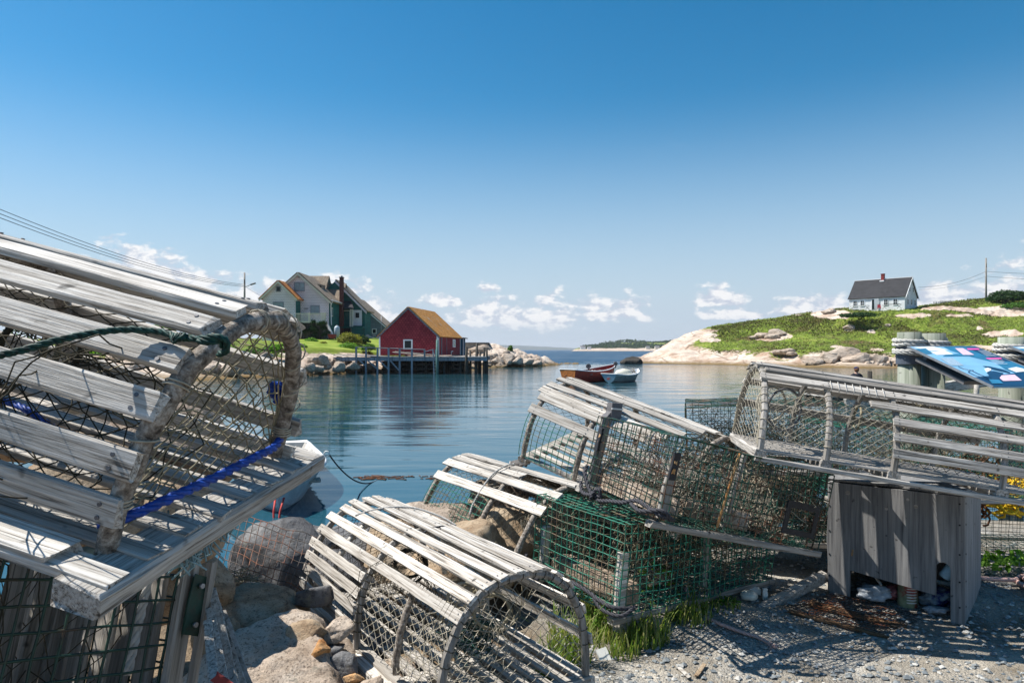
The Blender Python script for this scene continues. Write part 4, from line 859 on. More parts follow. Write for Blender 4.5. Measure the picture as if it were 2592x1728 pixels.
# ------------------------------------------------------------ white house on the headland
O = Vector((60.869, 123.285, 7.006)) * .9 + Vector((0, 0, EYE)); WM = frame(O, (.678, -.735, 0)); wh2 = empty('white_cottage', 'white clapboard house with a black roof on the headland ridge', 'house', M=WM)
L, W_, He, Hr = 8.22, 5.67, 1.98, 4.97
m = MB(); gable(m, 0, L, 0, W_, -1.0, He, Hr, 'x'); m.build('wall', M['white_wall'], wh2); roof(0, L, 0, W_, He, Hr, .15, .1, 'x').build('roof', M['black_roof'], wh2)
m = MB(); m.bx(-.22, L + .22, W_ / 2 - .1, W_ / 2 + .1, Hr + .08, Hr + .16); m.build('ridge_cap', M['white_paint'], wh2)
m = MB()
for sg in (0, 1):
    y0, y1 = (-.22, W_ / 2) if sg == 0 else (W_ + .22, W_ / 2); z0, z1 = He - .22 * (Hr - He) / (W_ / 2), Hr
    m.add([(L + .21, y0, z0 - .16), (L + .21, y1, z1 - .16), (L + .21, y1, z1 + .05), (L + .21, y0, z0 + .05), (L + .27, y0, z0 - .16), (L + .27, y1, z1 - .16), (L + .27, y1, z1 + .05), (L + .27, y0, z0 + .05)], [(0, 1, 2, 3), (7, 6, 5, 4), (0, 4, 5, 1), (2, 6, 7, 3), (0, 3, 7, 4)])
m.build('bargeboard', M['white_paint'], wh2)
for q in (.95, 2.05, 5.55, 6.9): window(wh2, q, 0, 1.12, .52, .85, gl='dark_glass', t_=.07, grid=(2, 2))
d_ = door(wh2, 3.75, 0, .1, .5, 1.55, 'dark_glass', 'white_paint')
m = MB(); m.plank((4.25, -.25, .12), (4.25, -.25, 1.75), (1, .4, 0), .62, .04, 3, .001); m.build('open_door', M['white_paint'], wh2)
def win_x(y, z, w_, h_):
    f_ = MB(); f_.bx(L, L + .05, y - w_ / 2 - .07, y + w_ / 2 + .07, z - h_ / 2 - .07, z + h_ / 2 + .07); ff = f_.build('window', M['white_paint'], wh2); g_ = MB(); g_.bx(L + .045, L + .058, y - w_ / 2, y + w_ / 2, z - h_ / 2, z - .02); g_.bx(L + .045, L + .058, y - w_ / 2, y + w_ / 2, z + .02, z + h_ / 2); g_.build('pane', M['dark_glass'], ff)
win_x(2.15, 3.1, .42, .62); win_x(3.75, 3.1, .42, .62); win_x(1.3, 1.15, .42, .75); win_x(3.0, 1.15, .42, .75); win_x(4.6, 1.15, .42, .75)
m = MB(); m.bx(3.95, 4.4, W_ / 2 - .3, W_ / 2 + .15, Hr - .4, Hr + .85); c_ = m.build('chimney', M['brick'], wh2); m = MB(); m.bx(3.9, 4.45, W_ / 2 - .35, W_ / 2 + .2, Hr + .85, Hr + .93); m.build('chimney_cap', M['brick'], c_); m = MB(); m.bx(3.85, 4.5, W_ / 2 - .62, W_ / 2 - .3, Hr - .35, Hr - .15); m.build('flashing', M['white_paint'], c_)
def onyard(x, y, z=0): return WM @ Vector((x, y, z))
rz_ = math.atan2(-.735, .678)
ch_ = empty('garden_chair', 'bright red slatted garden chair in front of the white house', 'chair', loc=onyard(5.0, -1.3, .0), rz=rz_ + .4); ch_.scale = (.72, .72, .72); red = plain('red_paint', (.55, .01, .04), .5, .3, .1)
m = MB()
for k in range(5): m.bx(-.3 + k * .125, -.2 + k * .125, .18, .24, .3, 1.05)
m.build('backrest', red, ch_); m = MB(); m.bx(-.3, .3, -.35, .25, .3, .36); m.build('seat', red, ch_)
for sx in (-.32, .26):
    m = MB(); m.bx(sx, sx + .06, -.35, -.28, 0, .55); m.build('leg', red, ch_); m = MB(); m.bx(sx, sx + .06, .15, .22, 0, .4); m.build('leg', red, ch_); m = MB(); m.bx(sx - .03, sx + .1, -.38, .2, .55, .59); m.build('armrest', red, ch_)
for i, (x0, x1, lb) in enumerate(((.9, 3.4, 'trestle table with crossed legs at the left front of the white house'), (5.7, 8.0, 'dark trestle table with crossed legs right of the red chair'))):
    e = empty('trestle_table', lb, 'table', loc=onyard(x0, -1.4, 0), rz=rz_); m = MB(); m.bx(0, x1 - x0, -.35, .35, .66, .71); m.build('tabletop', M['white_paint' if i == 0 else 'slate'], e)
    for q in (.1, x1 - x0 - .1):
        for s_ in (-1, 1): m = MB(); m.plank((q - .32 * s_, 0, 0), (q + .32 * s_, 0, .66), (0, 1, 0), .06, .05, 3, .001); m.build('leg', M['dull_z'], e)
# far side of the ridge: trailer, car, utility pole
e = empty('utility_trailer', 'small railed trailer on the ridge right of the white house', 'trailer', loc=at(2384, 779, 112), rz=.3); m = MB(); m.bx(-1.1, 1.1, -.6, .6, .45, .6); m.build('bed', M['grey_plastic'], e); m = MB()
for x in (-1.05, -.5, 0, .5, 1.05):
    m.bx(x - .03, x + .03, -.6, -.55, .6, 1.05); m.bx(x - .03, x + .03, .55, .6, .6, 1.05)
for z in (.8, 1.02): m.bx(-1.1, 1.1, -.62, -.57, z, z + .06); m.bx(-1.1, 1.1, .57, .62, z, z + .06)
m.build('side_rail', M['steel'], e)
for y in (-.68, .62): m = MB(); m.tube([(0, y, .3), (0, y + .08, .3)], .3, 14); m.build('wheel', M['rubber'], e)
e = empty('parked_car', 'black car half hidden by the ridge beside the utility pole', 'car', loc=at(2440, 787, 114), rz=-.15); m = MB()
pr = [(-2.2, .3), (-2.2, .75), (-1.9, .9), (-1.1, .95), (-.6, 1.38), (.9, 1.42), (1.7, 1.0), (2.15, .9), (2.2, .3)]
vs = [(x, y, z) for y in (-.85, .85) for x, z in pr]; n = len(pr); m.add(vs, [tuple(range(n))[::-1], tuple(range(n, 2 * n))] + [(i, (i + 1) % n, n + (i + 1) % n, n + i) for i in range(n)]); m.build('body', plain('black_car_paint', (.015, .017, .02), .25, .6, .05), e)
m = MB(); m.add([(-1.0, -.865, .97), (-.58, -.865, 1.33), (.85, -.865, 1.36), (1.5, -.865, 1.02)], [(0, 3, 2, 1)]); m.build('side_window', M['dark_glass'], e)
for x in (-1.4, 1.4):
    for y in (-.9, .75): m = MB(); m.tube([(x, y, .32), (x, y + .16, .32)], .32, 16); m.build('wheel', M['rubber'], e)
def utility_pole(name, label, px, yt, yb, Y, arm=False):
    e = empty(name, label, 'utility pole', loc=(wx(px, Y), Y, EYE - (yb - CY) / F * Y)); h = (yb - yt) / F * Y; m = MB(); m.tube([(0, 0, -1), (0, 0, h)], [.16, .11], 9); m.build('shaft', M['dull_z'], e)
    m = MB(); m.tube([(0, -.12, h - .9), (0, -.12, h - 1.5)], .05, 6); m.build('insulator_rack', M['dark_wood'], e)
    if arm: m = MB(); m.tube([(0, 0, h - 1.9), (.5, 0, h - 1.75), (.9, 0, h - 1.5)], .04, 6); a_ = m.build('lamp_arm', M['steel'], e); m = MB(); m.plank((.8, 0, h - 1.6), (1.45, 0, h - 1.38), (0, 1, 0), .28, .16, 3); m.build('lamp_head', M['grey_plastic'], a_)
    return e
utility_pole('utility_pole', 'dark utility pole with a street lamp arm left of the shingled house', 619, 690, 800, 90, True)
utility_pole('utility_pole', 'tall weathered utility pole on the right ridge', 2496, 653, 772, 106)
def wire(label, a, b_, sag, r=.02, n=24, cat='wire', name='power_line', grp=None):
    a = Vector(a); b_ = Vector(b_); m = MB(); m.tube([a.lerp(b_, i / n) - Vector((0, 0, sag * 4 * (i / n) * (1 - i / n))) for i in range(n + 1)], r, 5); tag(m.build(name, M['black_rope']), label, cat, grp)
GW = 'overhead lines in the upper left sky'
for i, (y0, y1, lb) in enumerate(((505, 720, 'highest overhead line running down to the left utility pole'), (517, 723, 'middle of the three upper overhead lines at the left'), (528, 725.5, 'lowest of the three upper overhead lines at the left'))):
    wire(lb, at(-60, y0, 42), at(619, y1, 90), .9, .022, grp=GW)
wire('separate lower overhead line crossing behind the top of the arched trap', at(-60, 570, 40), at(420, 735, 90), .5, .018, grp=GW)
wire('service wire from the lamp pole to the shingled house', at(622, 725, 90), at(668, 752, 74.5), .1, .016)
wire('upper line from the white house to the right utility pole', at(2324, 727, 104), at(2496, 687, 106), .6, .022); wire('faint lower line from the white house to the right utility pole', at(2326, 733, 104), at(2496, 699, 106), .5, .014)
wire('upper line leaving the right utility pole to the right', at(2496, 687, 106), at(2760, 693, 104), .2, .022); wire('lower line leaving the right utility pole to the right', at(2496, 699, 106), at(2760, 710, 104), .2, .022)
# distant cottages on the far coast
for i, (px, py, w_, c) in enumerate(((1476, 881, 8, 'white_paint'), (1492, 882.5, 6, 'white_paint'), (1664, 881, 7, 'cream_paint'), (1683, 880, 7, 'white_paint'), (1640, 882, 6, 'cream_paint'))):
    e = empty('far_cottage', ('tiny white cottage at the left end of the far coast', 'second tiny white cottage near the left end of the far coast', 'tiny cream cottage on the far coast near the headland', 'tiny white cottage closest to the headland tip on the far coast', 'tiny cream cottage by the far shore left of the others')[i], 'cottage', 'cottages on the far coast', loc=at(px, py, 1120)); m = MB(); gable(m, -w_ / 2, w_ / 2, 0, 6, -2, 2, 4, 'x'); m.build('wall', M[c], e); roof(-w_ / 2, w_ / 2, 0, 6, 2, 4, .3, .2, 'x').build('roof', M['slate'], e)
rng = random.Random(21); m = MB()
for k in range(16000):
    px = rng.uniform(1475, 1760); t = 1.6 + 1.5 * rng.random() ** .8; p, vg = fF(px, t)
    if nz(p.x * .012, p.y * .01) < -.12: continue
    p.z += rng.uniform(0, 1) ** 2 * (5 + 5 * nz(p.x * .02, 3)); s_ = rng.uniform(1.0, 2.4); a = Vector((rng.gauss(0, 1), rng.gauss(0, 1), rng.gauss(0, 1))).normalized(); b_ = a.cross(Vector((0, .9, .3))).normalized()
    m.add([p - a * s_, p + b_ * s_ * .6, p + a * s_, p - b_ * s_ * .6], [(0, 1, 2, 3)])
tag(m.build('far_woods', M['leaf_dark']), 'low woods covering the far coast', kind='stuff')

# ------------------------------------------------------------ the air over the sea
hz_m = bpy.data.materials.new('sea_air'); hz_m.use_nodes = True; tt = hz_m.node_tree; tt.nodes.clear(); pv = tt.nodes.new('ShaderNodeVolumePrincipled'); pv.inputs['Color'].default_value = (.90, .94, 1, 1); pv.inputs['Density'].default_value = 0.00013; pv.inputs['Anisotropy'].default_value = .2; oo = tt.nodes.new('ShaderNodeOutputMaterial'); tt.links.new(pv.outputs[0], oo.inputs['Volume'])
m = MB(); m.bx(-12000, 12000, -120, 9800, -7, 100); tag(m.build('haze', hz_m), kind='stuff')
# ------------------------------------------------------------ boats
def hull(par, L, B, D, mo, mi, transom=.75, sheer=.22, rake=.35, th=.03, ns=22, rail='white_paint', double=False, bottom=.55):
    """open boat, stern at x=0, bow at x=L, keel at z=0; an outer and inner skin, transom, gunwale"""
    def sec(x, off=0):
        f = x / L
        if double: hb = B / 2 * math.sin(math.pi * (.08 + .84 * f)) ** .6
        else: hb = B / 2 * (transom + (1 - transom) * math.sin(min(1, f / .5) * math.pi / 2) if f < .5 else max(0.02, (1 - ((f - .5) / .5) ** 2.4)))
        top = D + sheer * (2 * f - .75) ** 2; kz = .10 * (2 * f - 1) ** 4 + (.9 * D * sstep(.93, 1.0, f) * .3)
        pts = []
        for j in range(9):
            a = j / 8; y = hb * (1 - (1 - a) ** 1.9 * (1 - 0)) ; y = hb * (bottom * min(1, a * 3) + (1 - bottom) * max(0, (a - .12) / .88)) if a > 0 else 0
            z = kz + (top - kz) * (a ** 1.35); pts.append((max(0, y - off), z + (off if j < 8 else 0) * (1 - a)))
        return pts, top
    grid = []
    for i in range(ns + 1):
        x = L * i / ns; P, top = sec(x); xr = lambda z: x + rake * sstep(.55, 1, i / ns) * (z / D) * .8 - (.12 * (z / D) if i < 3 else 0)
        grid.append([(xr(z), y, z) for y, z in P])
    def skin(off, m, flip):
        g = []
        for i in range(ns + 1):
            x = L * i / ns; P, top = sec(x, off); x2 = min(max(x, off), L - off)
            row = [(x2 + rake * sstep(.55, 1, i / ns) * (z / D) * .8 - (.12 * (z / D) if i < 3 else 0), y, z) for y, z in P]
            g.append([(a, -b, c) for a, b, c in row[::-1]] + row[1:])
        n = len(g[0]); vs = [p for r_ in g for p in r_]; fs = []
        for i in range(ns):
            for j in range(n - 1):
                q = (i * n + j, (i + 1) * n + j, (i + 1) * n + j + 1, i * n + j + 1); fs.append(q if flip else q[::-1])
        fs.append(tuple(range(n)) if not flip else tuple(range(n))[::-1]); fs.append(tuple(ns * n + k for k in range(n))[::-1])
        m.add(vs, fs, False); return g
    m = MB(); g = skin(0, m, True); o = m.build('hull', mo, par); m = MB(); skin(th, m, False); m.build('inner_skin', mi, par)
    m = MB(); l1 = [r_[0] for r_ in g]; l2 = [r_[-1] for r_ in g]; m.tube([Vector(p) + Vector((0, 0, .0)) for p in l1] + [Vector(p) for p in l2[::-1]], .035, 6, closed=True); m.build('gunwale', M[rail], par)
    return g
def boat_frame(stern, bow, z0):
    O = Vector((stern[0], stern[1], z0)); return frame(O, (bow[0] - stern[0], bow[1] - stern[1], 0)), (Vector(bow) - Vector(stern)).length
redp = plain('weathered_red_paint', (.42, .05, .03), .5, .35, .35, 5); redi = plain('red_boat_interior', (.30, .05, .04), .6, .3, .4, 5)
Mb, Lb = boat_frame((wx(1440, 43.6), 43.6), (wx(1549, 47.6), 47.6), WATER - .22)
rb = empty('red_dory', 'red wooden dory with two round floats on its rails, moored in the harbour', 'boat', M=Mb)
g = hull(rb, Lb, 1.75, .92, redp, redi, .72, .26, .35, .04, rail='white_paint', bottom=.62); orange = plain('sunlit_orange_transom', (.62, .20, .05), .5, .35, .4, 8)  # transom coloured orange to show sunlight falling on the red stern
m = MB(); r0 = g[0]; m.add([(p[0] - .012, p[1] * .98, p[2]) for p in r0], [tuple(range(len(r0)))]); m.build('transom', orange, rb)
for x in (.28, .5, .74): m = MB(); m.plank((Lb * x, -.78, .72), (Lb * x, .78, .72), (1, 0, 0), .25, .04, 5, .004); m.build('thwart', M['pale_y'], rb)
m = MB(); rng = random.Random(2)
for k in range(9): m.tube([(Lb * rng.uniform(.3, .8), rng.uniform(-.5, .5), .62), (Lb * rng.uniform(.3, .8), rng.uniform(-.5, .5), .95)], .03, 5)
m.build('gear', M['pale'], rb)
for i, (px, py, Y, r) in enumerate(((1489.5, 926.5, 44.6, .165), (1558, 920.5, 47.2, .15))):
    c_ = at(px, py, Y); e = empty('trawl_float', ('round dark float standing on the middle rail of the red dory', 'round dark float on the bow of the red dory')[i], 'float', 'round floats on the red dory', loc=c_)
    m = MB(); m.tube([(-.0, -.05, 0), (0, -.05, 0)], r, 4); m = MB(); m.tube([(0, -.045, 0), (0, -.04, 0), (0, .04, 0), (0, .045, 0)], [r * .9, r, r, r * .9], 22); m.build('disc', M['grey_plastic'], e); m = MB(); m.tube([(0, -.06, 0), (0, -.045, 0)], r * .25, 10); m.build('hub', M['rubber'], e); m = MB(); m.tube([(0, 0, -r * .8), (0, 0, -r - .15)], .04, 6); m.build('stem', M['dark_wood'], e)
wire('dark mooring line running from the red dory down into the water', at(1434, 949, 43.6), at(1391, 972, 41.7), .12, .022, name='mooring_line', cat='rope')
greyb = shingle('grey_lapstrake_hull', (.34, .38, .38), (.42, .46, .45), 5., .13); blu = plain('blue_grey_transom', (.26, .38, .45), .5, .35, .2, 8)
Mb, Lb = boat_frame((wx(1543.5, 43.3), 43.3), (wx(1609, 46.4), 46.4), WATER - .13); gb = empty('grey_skiff', 'small grey lapstrake skiff with a blue grey transom, tied beside the red dory', 'boat', M=Mb)
g = hull(gb, Lb, 1.5, .60, greyb, M['white_paint'], .74, .20, .3, .03, rail='white_paint', bottom=.30)
m = MB(); r0 = g[0]; m.add([(p[0] - .015, p[1], p[2]) for p in r0], [tuple(range(len(r0)))]); tr = m.build('transom', blu, gb)
m = MB(); m.box((-.16, 0, .42), (.02, .22, .05)); m.box((-.16, .04, .36), (.02, .16, .04)); m.build('transom_badge', redp, tr)
for x in (.3, .62): m = MB(); m.plank((Lb * x, -.62, .46), (Lb * x, .62, .46), (1, 0, 0), .26, .04, 5, .004); m.build('thwart', M['pale_y'], gb)
m = MB(); rng = random.Random(3)
for k in range(8): a = Vector((Lb * .93, 0, .7)); m.tube([a + Vector((rng.uniform(-.3, .2), rng.uniform(-.2, .2), rng.uniform(-.1, .1))), a + Vector((rng.uniform(-.3, .2), rng.uniform(-.2, .2), rng.uniform(0, .3)))], .03, 5)
m.build('bow_gear', M['dull'], gb)
c_ = Mb @ Vector((Lb * .5, 0, .62)); e = empty('upturned_tub', 'upturned cream tub lying in the grey skiff', 'tub', loc=c_); m = MB(); m.tube([(-.55, 0, -.05), (-.4, 0, .02), (0, 0, .06), (.4, 0, .03), (.6, 0, -.08)], [.08, .24, .32, .28, .06], 14); m.build('shell', M['cream_paint'], e)
# white skiff close by, its bow towards us
Mb = frame((-4.22, 12.1, WATER - .17), (.33, -.90, 0)); wskf = plain('scuffed_white_hull', (.50, .54, .57), .45, .35, .22, 6)
ws = empty('white_skiff', 'scuffed white skiff afloat behind the arched trap, bow towards the quay', 'boat', M=Mb); wl_ = plain('stained_white_interior', (.55, .52, .47), .6, .3, .35, 6)
g = hull(ws, 3.5, 1.42, .56, wskf, wl_, .80, .07, .22, .035, rail='white_paint', bottom=.42)
for x in (.28, .55, .78): m = MB(); m.plank((3.5 * x, -.58, .42), (3.5 * x, .58, .42), (1, 0, 0), .26, .035, 5, .003); m.build('thwart', M['pale_y'], ws)
m = MB(); m.tube([(.5, -.45, .5), (2.9, .25, .58)], .022, 7); m.plank((2.6, .16, .57), (3.2, .33, .59), (0, 1, 0), .13, .02, 3); tag(m.build('oar', M['pale']), 'wooden oar lying inside the white skiff', 'oar')
bpy.context.view_layer.update()
o = bpy.data.objects['oar']; o.matrix_world = Mb.copy()
m = MB(); a = Mb @ Vector((3.66, .0, .36)); pts = [a + Vector((-.05, .02, .02)), a + Vector((-.03, -.10, -.12)), a + Vector((-.02, -.12, -.3)), a + Vector((-.10, -.20, -.5)), a + Vector((-.22, -.3, -.62))]; m.tube(pts, .014, 6); m.tube([p + Vector((.11, 0, .01)) * (1 - i / 4) for i, p in enumerate(pts)], .014, 6); tag(m.build('bow_lashing', M['red_rope']), 'doubled red and white rope hanging from the bow of the white skiff', 'rope')
a = at(833, 1150, 9.3); b_ = at(965, 1208, 11.2); m = MB(); m.tube([a.lerp(b_, i / 20) - Vector((0, 0, .22 * 4 * (i / 20) * (1 - i / 20))) for i in range(21)], .011, 5); b2 = Vector((b_.x, b_.y, WATER + .006)); m.tube([b_, b2, at(985, 1208, 11.3) * 1, ], .010, 5); tag(m.build('mooring_line', M['black_rope']), 'dark mooring line sagging from the white skiff to the weed on the water', 'rope')
m = MB(); c_ = at(827, 1148, 9.25); m.tube([c_ + Vector((.035 * math.cos(q), 0, .035 * math.sin(q))) for q in [i * .63 for i in range(10)]], .009, 6, closed=True); tag(m.build('mooring_ring', M['white_plastic']), 'small pale ring on the rail of the white skiff', 'ring')
rng = random.Random(6); m = MB()
for k in range(60): p = at(rng.gauss(945, 18) if k < 35 else rng.uniform(960, 1110), 1209 - rng.uniform(-3, 3), 8.0); Yd = (EYE - WATER) * F / (CY * -1 + 1209 + rng.uniform(-5, 5)); q = Vector((p.x / p.y * Yd, Yd, WATER + .006)); d = Vector((rng.uniform(-.1, .1), rng.uniform(-.05, .05), 0)); m.tube([q - d, q + Vector((0, .02, .004)), q + d], .006, 4)
tag(m.build('floating_weed', M['brown_rope']), 'brown weed floating along the mooring line', kind='stuff')
# float stage and the seated person
Yp = 28.0; px0 = (1368 / 1728) * 0; Xp = (2170 - CX) / F * Yp; zt = WATER + .22
e = empty('float_stage', 'low wooden float stage in the harbour behind the right hand trap', 'dock', loc=(Xp, Yp, zt)); m = MB()
for k in range(9): m.plank((-1.5 + k * .4, -.9, 0), (-1.5 + k * .4, 1.2, 0), (1, 0, 0), .36, .05, 4, .004)
m.build('deck', M['pale_y'], e); m = MB(); m.bx(-1.7, 1.9, -.85, -.6, -.35, -.03); m.bx(-1.7, 1.9, .9, 1.15, -.35, -.03); m.build('log_float', M['dark_wood'], e)
m = MB(); m.tube([(.62, .2, -.5), (.62, .2, 1.0)], .09, 8); m.build('post', M['dark_wood'], e)
m = MB(); m.bx(-.5, .4, -.15, .25, 0, .36); tag(m.build('wooden_crate', M['dull'], None), 'grey crate the seated person sits on', 'crate'); bpy.data.objects['wooden_crate'].location = (Xp, Yp, zt + .026)
def skin_body(name, edges_pts, radii, edges, mt, par, sub=2):
    me = bpy.data.meshes.new(name); me.from_pydata(edges_pts, edges, []); me.materials.append(mt); o = bpy.data.objects.new(name, me); col.objects.link(o); o.parent = par
    sk = o.modifiers.new('skin', 'SKIN'); 
    for v, r in zip(me.skin_vertices[0].data, radii): v.radius = (r, r)
    me.skin_vertices[0].data[0].use_root = True; sk.use_smooth_shade = True
    if sub: s_ = o.modifiers.new('sub', 'SUBSURF'); s_.levels = sub; s_.render_levels = sub
    return o
pe = empty('person', 'person in a dark jacket and navy cap sitting with the back to the camera', 'person', loc=(Xp - .03, Yp, zt + .386))
skin_ = plain('skin', (.5, .3, .22), .6, .3, .1); jacket = plain('dark_jacket', (.02, .023, .035), .8, .2, .3); jeans = plain('blue_jeans', (.05, .08, .14), .8, .2, .3)
P = [(0, 0, .06), (0, 0, .22), (0, -.01, .38), (0, 0, .47), (0, .01, .54), (.11, .03, .0), (.16, .42, .04), (.16, .46, -.36), (.16, .60, -.37), (-.11, .03, .0), (-.16, .42, .04), (-.16, .46, -.36), (-.16, .60, -.37),
     (.19, 0, .42), (.25, .06, .17), (.17, .28, .09), (-.19, 0, .42), (-.25, .06, .17), (-.17, .28, .09), (0, .015, .66), (0, .015, .74)]
Rr = [.15, .13, .14, .09, .055, .10, .07, .045, .04, .10, .07, .045, .04, .065, .05, .032, .065, .05, .032, .085, .075]
E_ = [(0, 1), (1, 2), (2, 3), (3, 4), (0, 5), (5, 6), (6, 7), (7, 8), (0, 9), (9, 10), (10, 11), (11, 12), (3, 13), (13, 14), (14, 15), (3, 16), (16, 17), (17, 18), (4, 19), (19, 20)]
for s_, w_ in ((1, 15), (-1, 18)):
    b0 = len(P); wp = Vector(P[w_]); P.append(tuple(wp + Vector((0, .07, -.01)))); Rr.append(.03); E_.append((w_, b0))
    for q in range(4): P += [tuple(wp + Vector(((q - 1.5) * .022, .12, -.015))), tuple(wp + Vector(((q - 1.5) * .024, .155 - abs(q - 1.5) * .008, -.035)))]; Rr += [.009, .008]; n = len(P); E_ += [(b0, n - 2), (n - 2, n - 1)]
    P.append(tuple(wp + Vector((-.05 * s_, .09, 0)))); Rr.append(.01); E_.append((b0, len(P) - 1))
skin_body('body', P, Rr, E_, skin_, pe)
def clothes(name, idx, grow, mt):
    mp = {i: k for k, i in enumerate(idx)}; skin_body(name, [P[i] for i in idx], [Rr[i] + grow for i in idx], [(mp[a], mp[b_]) for a, b_ in E_ if a in mp and b_ in mp], mt, pe)
clothes('jacket', [0, 1, 2, 3, 13, 14, 15, 16, 17, 18], .02, jacket); clothes('trousers', [0, 5, 6, 7, 9, 10, 11], .014, jeans)
m = MB()
for x in (-.16, .16): m.tube([(x, .44, -.385), (x, .50, -.36), (x, .62, -.37), (x, .68, -.375)], [.05, .055, .05, .03], 10)
m.build('shoes', M['rubber'], pe)
m = MB(); m.tube([(0, .115, .70), (0, .128, .685)], [.012, .018], 7); m.tube([(.035, .098, .715), (.035, .105, .715)], .012, 8); m.tube([(-.035, .098, .715), (-.035, .105, .715)], .012, 8); m.tube([(-.03, .10, .645), (.03, .10, .645)], .008, 5)
for x in (-.088, .088): m.tube([(x, .02, .72), (x, .02, .68)], .016, 7)
m.build('face', skin_, pe); m = MB(); m.tube([(0, -.01, .6), (0, -.015, .66), (0, 0, .73)], [.07, .094, .09], 12); m.build('hair', M['brown_rope'], pe)
m = MB(); m.tube([(0, .01, .715), (0, .01, .74), (0, .01, .785), (0, .01, .80)], [.10, .10, .075, .02], 14); m.plank((0, .08, .725), (0, .17, .715), (1, 0, 0), .13, .01, 3); m.build('cap', plain('navy_cap', (.02, .03, .09), .8, .2, .2), pe)
# ------------------------------------------------------------ lobster traps
def SE(t, W, H, n):
    c, s = math.cos(t), math.sin(t)
    return (W / 2 - W / 2 * math.copysign(abs(c) ** (2 / n), c), H * abs(s) ** (2 / n) if s > 0 else H * s)
def net(m, S, ns, nt, r, rng, jit=.004, drop=0.0, sides=3):
    """knotted diamond netting over the surface S(s,t), s,t in 0..1"""
    N = {}
    for i in range(ns + 1):
        for j in range(nt + 1):
            if (i + j) % 2 == 0: N[i, j] = Vector(S(i / ns, j / nt)) + Vector((rng.uniform(-jit, jit), rng.uniform(-jit, jit), rng.uniform(-jit, jit)))
    for (i, j), p in N.items():
        for dj in (-1, 1):
            q = N.get((i + 1, j + dj))
            if q is not None and rng.random() >= drop:
                k = (p + q) / 2 + Vector((rng.uniform(-jit, jit), rng.uniform(-jit, jit), rng.uniform(-jit, jit) - jit)) * .5
                m.tube([p, k, q], r, sides, cap=False, sm=True)
def rope(pts, r, m=None, n=6, sub=6, twist=True):
    """laid rope: three strands wound round a smooth curve through pts"""
    m = m or MB(); pts = [Vector(p) for p in pts]; P = []
    for i in range(len(pts) - 1):
        a, b_, c, d = pts[max(i - 1, 0)], pts[i], pts[i + 1], pts[min(i + 2, len(pts) - 1)]
        for k in range(sub): P.append(cr(a, b_, c, d, k / sub))
    P.append(pts[-1])
    if not twist: m.tube(P, r, n); return m
    L = [0]
    for i in range(1, len(P)): L.append(L[-1] + (P[i] - P[i - 1]).length)
    step = r * 1.3; nn = max(4, int(L[-1] / step)); Q = []; k = 0
    for i in range(nn + 1):
        l = L[-1] * i / nn
        while k < len(L) - 2 and L[k + 1] < l: k += 1
        f = (l - L[k]) / max(1e-9, L[k + 1] - L[k]); Q.append(P[k].lerp(P[k + 1], min(1, f)))
    for s_ in range(3):
        out = []; N = None
        for i, p in enumerate(Q):
            t = (Q[min(i + 1, nn)] - Q[max(i - 1, 0)]).normalized()
            if N is None: N = t.cross(Vector((.3, .2, .9))).normalized()
            N = (N - t * N.dot(t)).normalized(); B = t.cross(N); a = i * step / (r * 4.2) * 2 * math.pi * .55 + s_ * 2.094
            out.append(p + (N * math.cos(a) + B * math.sin(a)) * r * .52)
        m.tube(out, r * .56, 5)
    return m
def wrap(m, c, ax, r, turns, pitch, tr, rng, n=10):
    """turns of twine round a bar"""
    ax = Vector(ax).normalized(); N = ax.cross(Vector((.2, .3, .9))).normalized(); B = ax.cross(N); pts = []
    for i in range(int(turns * n) + 1):
        a = i / n * 2 * math.pi; pts.append(Vector(c) + ax * (i / n * pitch) + (N * math.cos(a) + B * math.sin(a)) * (r + rng.uniform(0, .002)))
    m.tube(pts, tr, 5)
def tangle(m, c, rad, n, r, rng, steps=12):
    for _ in range(n):
        p = Vector(c) + Vector((rng.uniform(-1, 1) * rad[0], rng.uniform(-1, 1) * rad[1], rng.uniform(-1, 1) * rad[2])); d = Vector((rng.gauss(0, 1), rng.gauss(0, 1), rng.gauss(0, .6))).normalized(); pts = [p]
        for k in range(steps):
            d = (d + Vector((rng.gauss(0, .5), rng.gauss(0, .5), rng.gauss(0, .4))) - Vector(((pts[-1][i] - c[i]) / rad[i] * .35 for i in range(3)))).normalized(); pts.append(pts[-1] + d * min(rad) * .35)
        m.tube(pts, r, 4)
